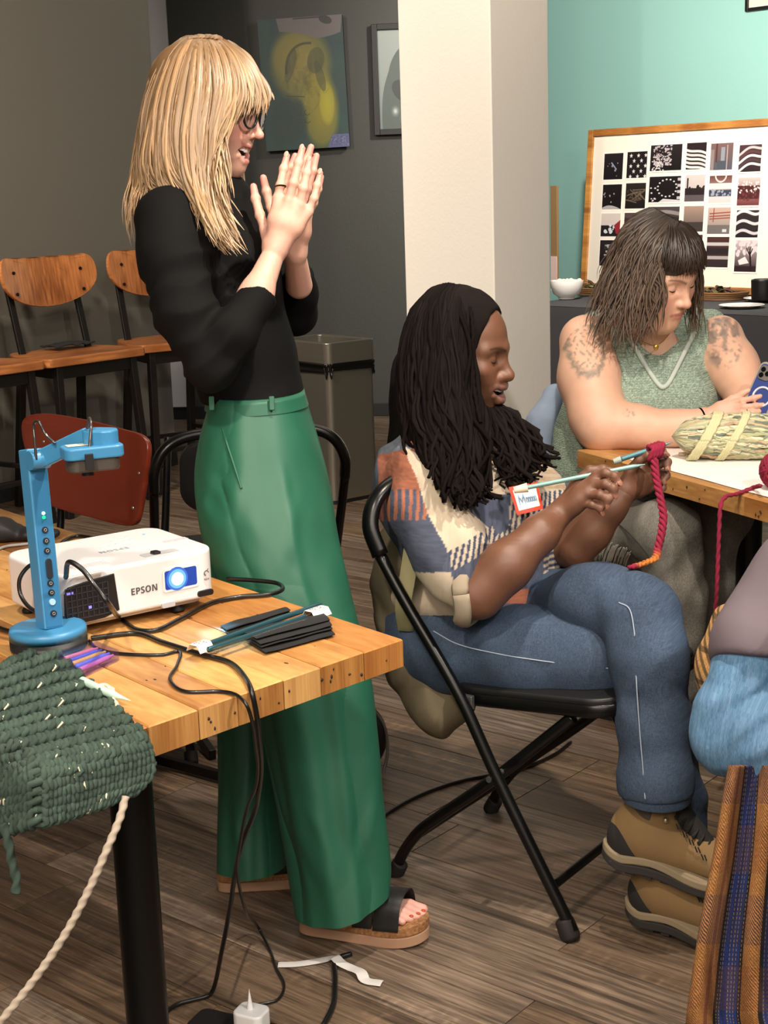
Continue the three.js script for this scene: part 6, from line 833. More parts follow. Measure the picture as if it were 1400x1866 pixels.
  // black top
  { const fold = (x, y, z) => 0; const s = new Sdf();
    s.chain([J(356, 372, 3.03), J(366, 430, 3.05)], [0.07, 0.1], 0.05); s.ell(J(372, 452, 3.04), V(0.125, 0.12, 0.17), new THREE.Matrix4().makeRotationZ(-0.25), 0.06); s.ell(J(408, 500, 3.03), V(0.115, 0.1, 0.135), null, 0.06); s.ball(J(432, 492, 2.96), 0.066, 0.05); s.ball(J(438, 492, 3.12), 0.066, 0.05); s.ell(J(412, 590, 3.04), V(0.112, 0.11, 0.125), null, 0.07); s.ell(J(452, 668, 3.04), V(0.102, 0.1, 0.128), null, 0.07); s.ell(J(464, 730, 3.04), V(0.1, 0.06, 0.135), null, 0.05);
    s.chain([J(308, 402, 2.9), J(314, 470, 2.86), J(338, 570, 2.835), J(384, 668, 2.825)], [0.068, 0.06, 0.054, 0.046], 0.04); s.chain([J(384, 668, 2.825), J(424, 608, 2.815), J(470, 540, 2.84)], [0.047, 0.045, 0.037], 0.02);
    s.chain([J(410, 404, 3.2), J(470, 490, 3.22), J(538, 572, 3.2)], [0.066, 0.055, 0.044], 0.04); s.chain([J(538, 572, 3.2), J(543, 535, 3.155), J(543, 500, 3.11)], [0.044, 0.04, 0.034], 0.02);
    s.chain([J(350, 352, 3.03), J(372, 360, 3.03), J(396, 366, 3.03)], [0.062, 0.066, 0.06], 0.03); s.chain([J(396, 376, 3.03), J(430, 420, 3.03)], [0.06, 0.07], 0.04); s.plane(J(464, 724, 3.04), V(0.06, -1, 0), 0.006); 
    const cut = new Sdf(); 
    const arm0 = J(308, 402, 2.9), arm1 = J(384, 668, 2.825), ad = arm1.clone().sub(arm0).normalize();
    const wr = (x, y, z) => { const p = V(x, y, z), t = p.clone().sub(arm0).dot(ad), al = arm1.clone().sub(arm0).length(); const near = sstep(0.09, 0.05, Math.abs(p.clone().sub(arm0).addScaledVector(ad, -t).length() - 0.02)); const u = t / al; return 0.006 * near * sstep(0.05, 0.4, u) * sstep(1.25, 1.0, u) * (Math.abs(Math.sin(t * 62 + noise(x * 9, y * 9, z * 9) * 5 + (x - arm0.x) * 18)) - 0.5) + 0.003 * (fbm(x * 16, y * 10, z * 16, 2) - 0.5); };
    // sleeves end at the cuffs, the neck stays open
    const c1 = J(474, 534, 2.84), c1d = J(499, 462, 2.875).sub(J(424, 608, 2.815)).normalize(), c2 = J(543, 497, 3.11), c2d = J(540, 470, 3.06).sub(J(543, 535, 3.155)).normalize();
    const g = s.mesh(0.0055, { disp: (x, y, z) => { const p = V(x, y, z); let d = wr(x, y, z); const q = p.clone().sub(c1).dot(c1d); if (p.distanceTo(c1) < 0.09) d = Math.max(d, d + Math.max(0, q) * 4); const q2 = p.clone().sub(c2).dot(c2d); if (p.distanceTo(c2) < 0.09) d = Math.max(d, d + Math.max(0, q2) * 4); return d; }, dispMax: 0.02 });
    part(person, 'top', L(g), phys(0x070708, 0.8, { specularIntensity: 0.35, bumpMap: rep(fineBump, 30, 30), bumpScale: 0.0003 }), 'black three-quarter sleeve top');
    part(person, 'bracelet', L(new THREE.TorusGeometry(0.033, 0.0014, 6, 36).applyMatrix4(basisM(J(542, 522, 3.13), V(1, 0, 0), V(0, 0.35, 0.94).normalize(), V(0, 0.94, -0.35).normalize()))), std(0xd9cfc0, 0.25, { metalness: 0.9 }), 'thin silver bracelet'); }
  // green wide-leg trousers
  { const sat = phys(0x205c46, 0.52, { sheen: 0.14, sheenRoughness: 0.35, sheenColor: new THREE.Color(0x4fae84), bumpMap: rep(mirror(dataTex(256, 512, (u, v) => { const w = fbm(u * 3 + 2, v * 3, 4, 2) * 1.6, a = Math.abs(fbm(u * 7 + w, v * 2.4 + w * 0.5, 6, 3) - 0.5) * 2, b = Math.abs(fbm(u * 5 - v * 4, v * 6 + u * 3, 9, 2) - 0.5) * 2; const n = clamp(1 - Math.pow(a, 0.6) * 0.8 - b * 0.35); return [n, n, n]; }, false)), 1.2, 0.9), bumpScale: 0.012, side: THREE.DoubleSide });
    const nearK = [[716, 378, 552, 3.03, 0.125], [745, 376, 560, 3.03, 0.132], [790, 364, 574, 3.03, 0.145], [840, 356, 588, 3.03, 0.155], [885, 355, 598, 3.02, 0.158], [930, 360, 606, 3.0, 0.152], [985, 372, 616, 2.98, 0.142], [1045, 394, 630, 2.96, 0.13], [1110, 422, 646, 2.95, 0.12], [1180, 444, 664, 2.95, 0.112], [1250, 464, 680, 2.95, 0.106], [1330, 480, 690, 2.955, 0.102], [1420, 497, 698, 2.96, 0.1], [1500, 512, 706, 2.965, 0.1], [1580, 528, 712, 2.97, 0.1], [1643, 538, 714, 2.97, 0.1]];
    const farK = [[860, 372, 580, 3.12, 0.1], [930, 366, 584, 3.16, 0.105], [1000, 372, 575, 3.18, 0.11], [1080, 384, 560, 3.18, 0.108], [1160, 392, 546, 3.18, 0.102], [1250, 396, 535, 3.18, 0.098], [1330, 399, 526, 3.18, 0.095], [1430, 400, 524, 3.18, 0.095], [1500, 398, 526, 3.18, 0.095], [1568, 396, 528, 3.18, 0.095]];
    // cloth folds: [angle, drift, from, to, width, height] along the leg
    const ridgeN = [[1.12, 0.12, 0.1, 1.2, 0.1, 0.035], [1.75, -0.1, 0.42, 1.2, 0.2, 0.045], [1.45, 0.05, 0.45, 0.98, 0.16, -0.05], [2.2, 0.25, 0.3, 1.2, 0.22, 0.04], [2.55, -0.1, 0.4, 1.2, 0.16, -0.035], [0.6, 0.2, 0.3, 1.2, 0.2, 0.03], [2.0, 1.6, 0.02, 0.26, 0.16, -0.03], [1.7, 2.2, 0.1, 0.3, 0.14, 0.028], [0.9, 2.6, 0.16, 0.36, 0.15, 0.026], [1.3, -2.4, 0.28, 0.46, 0.15, -0.025], [0.5, 3.4, 0.78, 0.96, 0.16, 0.04], [1.0, 3.0, 0.84, 0.99, 0.13, -0.035], [1.9, -2.6, 0.8, 0.97, 0.16, 0.035], [2.5, -3.2, 0.86, 1.0, 0.14, -0.03], [1.5, 3.6, 0.9, 1.02, 0.13, 0.03]], ridgeF = [[1.9, 0.1, 0.2, 1.2, 0.2, 0.045], [1.45, -0.1, 0.2, 1.2, 0.16, -0.045], [2.5, 0.1, 0.3, 1.2, 0.2, 0.04], [1.0, 0.1, 0.3, 1.2, 0.2, 0.035], [1.4, 3.2, 0.55, 0.8, 0.16, 0.035], [2.4, -3.2, 0.6, 0.85, 0.16, 0.03]];
    const fold = (sd, ridges) => (a, len, i) => { let rg = 0; for (const [a0, dr, l0, l1, w, h] of ridges) { const q = (a - a0 - dr * (len - l0)) / w; if (Math.abs(q) < 3) rg += h * Math.exp(-q * q) * sstep(l0, l0 + 0.07, len) * (l1 > 1.1 ? 1 : sstep(l1, l1 - 0.07, len)); } const low = sstep(0.35, 1.0, len), hem = sstep(0.72, 0.98, len); const drape = 0.034 * Math.sin(a * 5 + 1.2 * Math.sin(len * 5 + sd)) * sstep(0.15, 0.5, len); return 1 + rg + drape + (0.02 * Math.sin(a * 3 + len * 2.2 + sd) + 0.014 * Math.sin(a * 7 - len * 3 + sd * 2)) * (0.25 + 0.75 * low) + 0.06 * (fbm(a * 1.4 + sd * 7, len * 5, sd, 3) - 0.5) + 0.016 * hem * Math.sin(a * 4 + len * 26 + sd); };
    const rings = (K, n) => interpKeys(K, n).map(([y, xl, xr, d, bb], i) => { const f = i / (n - 1), hem = sstep(0.9, 1, f); return { c: P((xl + xr) / 2, y, d), u: V(1, K === nearK ? 0.24 * hem : 0.04 * hem, 0).normalize(), v: V(0, 0, 1), a: (xr - xl) / 2 * d / F, b: bb }; });
    const gN = loft(rings(nearK, 150), 150, { shape: fold(1, ridgeN), capA: 1 }), gF = loft(rings(farK, 100), 130, { shape: fold(2.6, ridgeF), capA: 1 });
    const tr = part(person, 'trousers', L(merge([gN, gF])), sat, 'green satin wide-leg trousers');
    part(tr, 'waistband', L(loft([[714, 377, 553], [722, 376, 555], [732, 376, 558], [741, 375, 561]].map(([y, a, c]) => ({ c: P((a + c) / 2, y, 3.03), u: V(1, 0, 0), v: V(0, 0, 1), a: (c - a) / 2 * 3.03 / F + 0.002, b: 0.131 })), 60, { capA: 1 })), sat);
    for (const [x, d] of [[385, 2.93], [495, 2.905]]) part(tr, 'belt_loop', L(barBetween(P(x, 722, d), P(x + 1, 748, d), 0.011, 0.004, V(1, 0, 0))), sat);
    const surfD = (x, y) => { let q = nearK[0]; const rows = interpKeys(nearK, 240); for (const r of rows) if (Math.abs(r[0] - y) < Math.abs(q[0] - y)) q = r; const c = (q[1] + q[2]) / 2, w = (q[2] - q[1]) / 2; return q[3] - q[4] * Math.sqrt(Math.max(0.02, 1 - ((x - c) / w) ** 2)); };
    part(tr, 'pocket_seam', L(tube([[396, 742], [408, 790], [424, 840], [440, 890]].map(([x, y]) => P(x, y, surfD(x, y) + 0.001)), 0.0022, 6)), sat); }
  // sandals and feet
  const sandal = (heel, toe, label) => {
    const f = toe.clone().sub(heel).setY(0), len = f.length(); f.normalize(); const w = V(-f.z, 0, f.x); // w points to the camera side
    const m = basisM(heel.clone().setY(0), f, V(0, 1, 0), w); const sh = new THREE.Shape(); sh.moveTo(0.0, 0.0); sh.bezierCurveTo(-0.015, 0.025, 0.01, 0.036, 0.04, 0.035); sh.bezierCurveTo(0.1, 0.032, 0.15, 0.046, 0.19, 0.045); sh.bezierCurveTo(0.235, 0.043, 0.262, 0.02, 0.262, -0.005); sh.bezierCurveTo(0.262, -0.035, 0.235, -0.045, 0.19, -0.043); sh.bezierCurveTo(0.15, -0.04, 0.1, -0.032, 0.04, -0.033); sh.bezierCurveTo(0.01, -0.034, -0.015, -0.025, 0, 0);
    const k = len / 0.262; const lay = (y0, h, dx, bev) => { const g = new THREE.ExtrudeGeometry(sh, { depth: h, bevelEnabled: true, bevelSize: bev, bevelThickness: bev, bevelSegments: 2, curveSegments: 14 }).rotateX(-Math.PI / 2).scale(k, 1, k); const p = g.attributes.position; for (let i = 0; i < p.count; i++) { const x = p.getX(i), up = 0.016 * Math.pow(clamp((x / k - 0.17) / 0.09), 2) + 0.006 * clamp(1 - x / k / 0.12); p.setY(i, p.getY(i) + y0 + up * (y0 < 0.012 ? 0.9 : 1)); } g.computeVertexNormals(); return g.applyMatrix4(m); };
    const s = part(person, 'sandal', L(lay(0.0015, 0.018, 0, 0.002)), std(0xb08a70, 0.55), label); const cork = mirror(dataTex(128, 128, (u, v) => { const n = fbm(u * 30, v * 30, 4, 3); return [mixn(0.42, 0.78, n), mixn(0.27, 0.58, n), mixn(0.16, 0.38, n)]; })); part(s, 'cork_platform', L(uvBox(lay(0.024, 0.016, 0, 0.002))), std(0xffffff, 0.7, { map: rep(cork, 8, 8) }), 'speckled cork platform');
    const at = (x, y, z) => heel.clone().setY(y).addScaledVector(f, x * k).addScaledVector(w, z);
    const strap = (a, h, b2, wd) => { const g = [], c = catmull([at(a[0], 0.04, a[1]), at(a[0] * 0.75 + b2[0] * 0.25, 0.06 + h * 0.75, a[1] * 0.72), at((a[0] + b2[0]) / 2, 0.062 + h, 0), at(a[0] * 0.25 + b2[0] * 0.75, 0.06 + h * 0.75, b2[1] * 0.72), at(b2[0], 0.04, b2[1])], 24); c.forEach((p) => { g.push([-1, -0.34, 0.34, 1].map((q) => p.clone().addScaledVector(f, q * wd / 2))); }); return sheet(g, 0.003); };
    part(s, 'strap', L(strap([0.185, 0.05], 0.042, [0.2, -0.05], 0.052)), std(0x0d0e11, 0.5, { side: THREE.DoubleSide }), 'black leather strap'); part(s, 'strap', L(strap([0.135, 0.045], 0.056, [0.15, -0.045], 0.04)), std(0x0d0e11, 0.5, { side: THREE.DoubleSide }), 'black leather strap');
    const ft = new Sdf(); ft.chain([at(0.045, 0.075, 0), at(0.1, 0.083, 0), at(0.165, 0.066, 0)], [0.034, 0.033, 0.028], 0.03); ft.cap(at(0.045, 0.075, 0), at(0.05, 0.2, 0), 0.034, 0.04, 0.03); for (let i = 0; i < 5; i++) { const z = [-0.026, -0.011, 0.003, 0.016, 0.029][i], e = [0.245, 0.247, 0.24, 0.229, 0.216][i], r0 = [0.0115, 0.0088, 0.0082, 0.0078, 0.0078][i]; ft.chain([at(0.17, 0.06, z * 0.95), at(e - 0.028, 0.062, z), at(e, 0.054 + (i === 0 ? 0.002 : 0), z)], [0.014, r0, r0 * 0.92], 0.006); }
    return { foot: ft.mesh(0.003, { color: (x, y, z) => { const n = 0.95 + 0.1 * noise(x * 90, y * 90, z * 90); return [0.7 * n, 0.38 * n, 0.31 * n]; } }), toes: [[0.247, -0.026, 0.006], [0.249, -0.011, 0.0045], [0.242, 0.003, 0.0042], [0.231, 0.016, 0.004]].map(([x, z, q]) => new THREE.SphereGeometry(1, 10, 8).scale(q * 1.2, 0.002, q).applyMatrix4(basisM(at(x, 0.0615, z), f, V(0, 1, 0), w))) };
  };
  const s1 = sandal(onY(556, 1693, 0.0), onY(782, 1716, 0.0), 'cork platform sandal with crossed black straps'), s2 = sandal(onY(402, 1620, 0.0), onY(615, 1595, 0.0), 'rear cork platform sandal under the trouser hem');
  part(person, 'feet', L(merge([s1.foot, s2.foot])), skinMat(0.5)); part(person, 'toenails', L(merge(s1.toes.concat(s2.toes))), phys(0xc4542c, 0.3), 'orange painted toenails');
}
// ---------------------------------------------------------------- the seated woman with locs, knitting
{
  seed(907);
  const person = thing('person', 'seated woman with long dark locs, patchwork shirt and blue jeans, legs crossed, knitting', 'person', onY(1000, 1600, 0)); const O = person.position.clone(), L = (g) => g.translate(-O.x, -O.y, -O.z);
  const sk = [0.150, 0.066, 0.038], skin = { skin: sk, lip: [0.19, 0.085, 0.075], brow: [0.022, 0.012, 0.01], blush: [0.22, 0.09, 0.05], lid: [0.10, 0.042, 0.028] };
  const HC = J(842, 634, 3.2), fwd = V(Math.cos(R(22)), -0.2, Math.sin(R(22))), M = headFrame(HC, fwd, 0.04, 1.06), hs = headSdf({ smile: 0.8, grin: 1, open: 1.0, nose: 1.15, tip: 0.0, lips: 1.5, proj: 0.007 });
  const head = hs.mesh(0.0024, { color: headColor(skin, hs) }).applyMatrix4(M);
  const col = (x, y, z) => { const n = 0.92 + 0.16 * noise(x * 50, y * 50, z * 50); return sk.map((q) => q * n); };
  const b = new Sdf(); b.cap(J(838, 700, 3.22), J(826, 800, 3.28), 0.056, 0.066, 0.03); b.ell(J(822, 850, 3.3), V(0.12, 0.08, 0.14), null, 0.05);
  b.chain([J(872, 1082, 2.97), J(925, 1030, 2.955), J(985, 972, 2.98), J(1018, 938, 3.01)], [0.053, 0.049, 0.036, 0.027], 0.02);   // right forearm
  b.chain([J(1046, 1000, 3.16), J(1078, 966, 3.14), J(1112, 925, 3.12), J(1136, 900, 3.11)], [0.047, 0.042, 0.033, 0.026], 0.02);   // left forearm
  const rest = b.mesh(0.006, { color: col });
  const handC = (chains) => (x, y, z) => { let m = 1; for (const c of chains) m = Math.min(m, ((x - c[3].x) ** 2 + (y - c[3].y) ** 2 + (z - c[3].z) ** 2) / 0.0005); const n = 0.94 + 0.12 * noise(x * 90, y * 90, z * 90); return sk.map((q, i) => mixn([0.26, 0.125, 0.085][i], q, sstep(0, 1, m)) * n); };
  const rh = [[[1086, 868, 2.98], [1104, 862, 2.965], [1120, 868, 2.955], [1128, 880, 2.955]], [[1082, 884, 2.97], [1104, 882, 2.952], [1118, 890, 2.945], [1120, 902, 2.948]], [[1072, 900, 2.97], [1094, 902, 2.952], [1108, 909, 2.948], [1106, 920, 2.952]], [[1060, 916, 2.98], [1080, 920, 2.965], [1094, 925, 2.962], [1096, 933, 2.966]], [[1052, 878, 3.015], [1076, 858, 3.01], [1100, 856, 3.005], [1122, 862, 2.995]]].map((c) => c.map((q) => J(...q)));
  const lh = [[[1176, 846, 3.11], [1192, 828, 3.095], [1206, 822, 3.085], [1214, 830, 3.08]], [[1184, 858, 3.115], [1204, 844, 3.105], [1216, 842, 3.095], [1216, 854, 3.088]], [[1186, 874, 3.125], [1205, 864, 3.118], [1214, 866, 3.108], [1208, 878, 3.1]], [[1182, 890, 3.135], [1200, 884, 3.13], [1208, 888, 3.122], [1202, 896, 3.116]], [[1148, 858, 3.09], [1166, 838, 3.075], [1182, 830, 3.065], [1196, 830, 3.06]]].map((c) => c.map((q) => J(...q)));
  const h1 = handSdf(new Sdf(), J(1022, 934, 3.01), J(980, 976, 2.98), rh, 0.0092, { foreR: 0.036, wristR: 0.0265 }).mesh(0.0027, { color: handC(rh) });
  const h2 = handSdf(new Sdf(), J(1138, 896, 3.11), J(1112, 925, 3.12), lh, 0.0092, { foreR: 0.032, wristR: 0.025 }).mesh(0.0027, { color: handC(lh) });
  part(person, 'body', L(merge([head, rest, h1, h2])), skinMat(0.42));
  const inHead = (g) => L(g.applyMatrix4(M));
  part(person, 'teeth', inHead(merge(teethGeo(hs.mouth))), phys(0xefe9e2, 0.25)); part(person, 'mouth_inside', inHead(new THREE.SphereGeometry(1, 16, 12).scale(0.025, 0.011, 0.012).translate(0, -0.069, 0.07)), std(0x2a0e0b, 0.6)); part(person, 'eyelashes', inHead(merge(lashes(1, 0.0005))), std(0x050404, 0.6));
  part(person, 'fingernails', L(merge(nails(rh.slice(0, 4), V(0.3, 0.2, 0.9), 0.0055).concat(nails(lh.slice(0, 4), V(0.6, 0.1, 0.7), 0.0055)))), phys(0x9a6a55, 0.3));
  for (const [x, y, d] of [[812, 700, 3.115], [772, 738, 3.11]]) part(person, 'hoop_earring', L(new THREE.TorusGeometry(0.013, 0.0013, 8, 30).applyMatrix4(basisM(J(x, y, d), V(0.5, 0, 0.86), V(0, 1, 0), V(0.86, 0, -0.5)))), std(0xd8c9a8, 0.2, { metalness: 1 }), 'small silver hoop');
  // locs
  { const lc = [0.0085, 0.006, 0.0056], gr = [0.0135, 0.0098, 0.0092], gs = [];
    const G = [   // guides front to back, near side: [x, y, nearer than the head centre by]
      [[848, 532, 0.035], [858, 548, 0.062], [862, 590, 0.092], [862, 640, 0.1], [866, 700, 0.108], [872, 760, 0.12], [878, 830, 0.16], [868, 880, 0.2], [905, 878, 0.21]],
      [[840, 526, 0.035], [838, 545, 0.07], [838, 590, 0.1], [840, 650, 0.112], [848, 720, 0.12], [856, 790, 0.15], [862, 850, 0.2], [872, 900, 0.23], [892, 908, 0.235]],
      [[830, 521, 0.035], [820, 545, 0.075], [814, 595, 0.108], [816, 660, 0.12], [824, 730, 0.135], [836, 800, 0.17], [844, 860, 0.22], [852, 905, 0.245], [850, 930, 0.25]],
      [[820, 519, 0.03], [802, 545, 0.075], [792, 600, 0.105], [792, 665, 0.118], [800, 735, 0.135], [814, 800, 0.18], [826, 855, 0.23], [836, 900, 0.25], [838, 920, 0.255]],
      [[806, 520, 0.025], [782, 548, 0.065], [768, 605, 0.09], [764, 668, 0.1], [770, 735, 0.12], [786, 790, 0.165], [804, 840, 0.215], [820, 880, 0.245], [826, 898, 0.25]],
      [[792, 524, 0.015], [764, 556, 0.045], [748, 612, 0.062], [744, 672, 0.07], [748, 735, 0.085], [758, 785, 0.11], [768, 820, 0.13], [780, 850, 0.15], [786, 862, 0.155]],
      [[782, 530, 0.0], [752, 566, 0.02], [736, 620, 0.03], [730, 680, 0.035], [732, 735, 0.04], [738, 765, 0.045], [744, 785, 0.045], [748, 800, 0.04], [750, 810, 0.04]]];
    const nearG = G.map((g) => g.map(([x, y, k]) => J(x, y, 3.2 - k))), far = G.map((g) => g.map(([x, y, k], i) => J(x + 22 + i * 1.5, y + 2, 3.2 + k * 0.95)));
    const front = [   // the locs in front of the far shoulder
      [[905, 742, 3.2], [922, 760, 3.16], [940, 790, 3.13], [958, 830, 3.11], [975, 858, 3.095], [985, 862, 3.09]], [[912, 738, 3.22], [938, 752, 3.18], [964, 774, 3.155], [988, 800, 3.14], [1004, 820, 3.13], [1014, 830, 3.13]], [[892, 746, 3.18], [905, 780, 3.14], [922, 820, 3.11], [936, 852, 3.09], [952, 880, 3.08], [956, 888, 3.08]], [[885, 740, 3.18], [892, 780, 3.13], [905, 816, 3.1], [920, 840, 3.085], [930, 868, 3.08], [925, 885, 3.075]]].map((g) => g.map((q) => J(...q)));
    const lo = { root: gr, tip: lc, r: 0.0044, flat: 1.0, wave: 0.013, freq: 15, depth: 0.022, spread: 0.024, per: 20, minLen: 0.8, seg: 6, taper: 14, blunt: 0.75, prof: (a, f, len) => 1 + 0.2 * Math.sin(len * 330 + a) + 0.14 * Math.sin(len * 140 + 2 * a) };
    gs.push(...hairLocks(nearG, 290, lo), ...hairLocks(nearG.slice(1, 5), 40, { ...lo, wave: 0.022, depth: 0.03 }), ...hairLocks(far, 60, { ...lo, r: 0.0068 }), ...hairLocks([front[0], front[1]], 22, { ...lo, depth: 0.03, spread: 0.028 }), ...hairLocks([front[2], front[0]], 18, { ...lo, depth: 0.03 }), ...hairLocks([front[3], front[2]], 14, { ...lo, depth: 0.03, wave: 0.02 }));
    for (const pts of [[[857, 560, 3.11], [862, 600, 3.085], [861, 660, 3.08], [866, 720, 3.065], [876, 770, 3.04]], [[905, 800, 3.11], [914, 824, 3.1], [926, 838, 3.095], [918, 852, 3.09]]]) gs.push(sweep(catmull(pts.map((q) => J(...q)), 50), 0.0042, 7, { col: () => lc, prof: lo.prof }));
    const cap = new Sdf(); cap.ell(V(0, 0.036, -0.016), V(0.084, 0.09, 0.102)); cap.ell(V(0, -0.03, -0.06), V(0.078, 0.1, 0.06), null, 0.03); cap.ell(V(0, -0.12, -0.065), V(0.07, 0.1, 0.045), null, 0.03); for (const q of [1, -1]) cap.ell(V(q * 0.07, -0.05, -0.03), V(0.018, 0.1, 0.04), null, 0.02); cap.ell(V(0, 0.022, 0.132), V(0.1, 0.108, 0.096), null, 0.006, 1);
    gs.push(cap.mesh(0.0045, { color: () => gr, disp: (x, y, z) => 0.004 * (noise(x * 70, y * 25, z * 70) - 0.5), dispMax: 0.004 }).applyMatrix4(M));
    part(person, 'hair', L(merge(gs)), phys(0xffffff, 0.75, { vertexColors: true, specularIntensity: 0.12, bumpMap: rep(fineBump, 60, 60), bumpScale: 0.0006 }), 'long dark brown locs'); }
  // patchwork shirt
  { const s = new Sdf();
    s.cap(J(818, 792, 3.29), J(806, 850, 3.31), 0.075, 0.11, 0.05); s.ell(J(800, 880, 3.29), V(0.15, 0.12, 0.18), null, 0.06); s.ell(J(850, 930, 3.25), V(0.17, 0.13, 0.16), null, 0.07); s.ell(J(880, 1000, 3.24), V(0.165, 0.14, 0.165), null, 0.07); s.ell(J(878, 1060, 3.24), V(0.165, 0.1, 0.165), null, 0.06);
    s.ball(J(905, 915, 3.16), 0.075, 0.05); s.ball(J(950, 905, 3.29), 0.075, 0.05);
    s.chain([J(770, 852, 3.14), J(788, 920, 3.06), J(822, 1010, 3.01), J(866, 1072, 2.985)], [0.075, 0.078, 0.074, 0.06], 0.045);   // near sleeve
    s.chain([J(940, 850, 3.39), J(990, 920, 3.31), J(1030, 985, 3.21), J(1048, 1000, 3.18)], [0.07, 0.066, 0.058, 0.05], 0.04);
    s.ell(J(800, 1080, 3.21), V(0.1, 0.06, 0.12), null, 0.04);
    const cream = [0.60, 0.50, 0.38], navy = [0.045, 0.06, 0.115], heather = [0.075, 0.09, 0.14], pale = [0.25, 0.29, 0.36], rust = [0.44, 0.15, 0.085], tan = [0.46, 0.34, 0.22], dark = [0.03, 0.035, 0.06];
    // patches laid on the garment along two fixed directions (across and down), in millimetre-like units about the chest
    const o0 = J(820, 930, 3.15), inside = (pl, x, y) => { let r = false; for (let i = 0, j = pl.length - 1; i < pl.length; j = i++) { const [a, b] = pl[i], [c, d] = pl[j]; if ((b > y) !== (d > y) && x < (c - a) * (y - b) / (d - b) + a) r = !r; } return r; };
    const patches = [
      [[[690, 780], [748, 780], [772, 930], [806, 1005], [770, 1120], [680, 1120]], 'back'], [[[740, 745], [800, 730], [835, 800], [812, 850], [744, 805]], 'cream'], [[[742, 812], [752, 792], [800, 765], [830, 850], [822, 888]], 'rust'],
      [[[736, 815], [818, 872], [850, 935], [888, 962], [808, 1002], [772, 930]], 'cream'], [[[806, 1000], [890, 955], [902, 985], [815, 1034]], 'vstripe'], [[[745, 1036], [812, 1036], [845, 1120], [750, 1120]], 'cream'],
      [[[880, 750], [1010, 780], [1045, 880], [1040, 905], [880, 890]], 'tan'], [[[900, 830], [930, 830], [930, 900], [880, 905]], 'cream'], [[[922, 905], [1050, 890], [1050, 950], [926, 985]], 'hstripe'], [[[886, 978], [926, 966], [926, 1004], [888, 1014]], 'vstripe'],
      [[[926, 982], [1050, 948], [1055, 988], [930, 1024]], 'dark'], [[[985, 1006], [1060, 984], [1060, 1044], [990, 1064]], 'ystripe'], [[[900, 1076], [1020, 1070], [1020, 1130], [905, 1130]], 'rust']];
    const across = V(1, -0.03, 0).normalize(), along = V(0.03, 0.977, -0.213).normalize();   // across the chest, and up the reclining torso
    const mul = (q, t) => [q[0] * t, q[1] * t, q[2] * t];
    const colr = (x, y, z) => {
      const p = V(x, y, z).sub(o0), w = 7 * (noise(x * 14, y * 14, z * 14) - 0.5), U = 820 + p.dot(across) * 857 + w, Q = 930 - p.dot(along) * 857 + w; const th = 0.72 + 0.56 * noise(x * 300, y * 40, z * 60), th2 = 0.72 + 0.56 * noise(x * 50, y * 330, z * 60); let kind = 'blue'; for (const [pl, k] of patches) if (inside(pl, U, Q)) kind = k;
      if (kind === 'back') return Q < 822 ? mul(pale, th * 0.8) : Q < 892 ? mul(rust, th2 * 0.85) : Q < 948 ? (Math.sin(U * 0.5) > 0.1 ? mul(rust, th) : mul(heather, th2)) : Q < 1036 ? mul(heather, th2 * 0.9) : mul(cream, th);
      if (kind === 'cream') return mul(cream, 0.88 + 0.18 * th); if (kind === 'rust') return mul(rust, th2); if (kind === 'tan') return Math.sin(Q * 0.42) > -0.2 ? mul(tan, th2) : mul(cream, 0.9); if (kind === 'dark') return mul(dark, th * 1.4);
      if (kind === 'vstripe' || kind === 'hstripe') return Math.sin((U + Q * 0.15) * 0.62) > 0 ? mul(cream, 1) : mul(navy, 1); if (kind === 'ystripe') return Math.sin((Q + U * 0.3) * 0.55) > 0 ? mul(cream, 1) : mul(navy, 1.2);
      return mul(heather, th * 1.15); };
    const e1 = J(868, 1080, 2.98), e1d = J(925, 1030, 2.965).sub(J(822, 1010, 3.01)).normalize(), e2 = J(1046, 998, 3.18), e2d = J(1078, 966, 3.15).sub(J(1010, 950, 3.25)).normalize();
    const g = s.mesh(0.0033, { color: colr, dispMax: 0.03, disp: (x, y, z) => { const p = V(x, y, z); let d = 0.013 * (fbm(x * 13 + 3, y * 9, z * 13, 3) - 0.5) + 0.004 * Math.sin(x * 60 + y * 30 + 6 * noise(x * 8, y * 8, z * 8)); const q = p.clone().sub(e1).dot(e1d); if (p.distanceTo(e1) < 0.1) d += Math.max(0, q) * 4; const q2 = p.clone().sub(e2).dot(e2d); if (p.distanceTo(e2) < 0.09) d += Math.max(0, q2) * 4; return d; } });
    const shirt = part(person, 'shirt', L(g), phys(0xffffff, 0.85, { vertexColors: true, bumpMap: rep(weaveBump, 40, 40), bumpScale: 0.0005 }), 'patchwork shirt of cream, navy and rust cloth');
    // rolled cuff
    const ring = [], ax = J(905, 1050, 2.975).sub(J(840, 1040, 3.0)).normalize(), cc = J(856, 1078, 2.985); const ex = V(0.2, 0.1, 1).normalize(); ex.addScaledVector(ax, -ex.dot(ax)).normalize(); const ey = ax.clone().cross(ex); for (let k = 0; k <= 36; k++) { const a = k / 36 * 6.283; ring.push(cc.clone().addScaledVector(ex, Math.cos(a) * 0.062).addScaledVector(ey, Math.sin(a) * 0.066).addScaledVector(ax, 0.006 * Math.sin(a * 3))); } part(shirt, 'rolled_cuff', L(sweep(ring, (f) => [0.008, 0.018], 8, { up: ax })), std(0x9c8f7c, 0.9), 'rolled cream cuff');
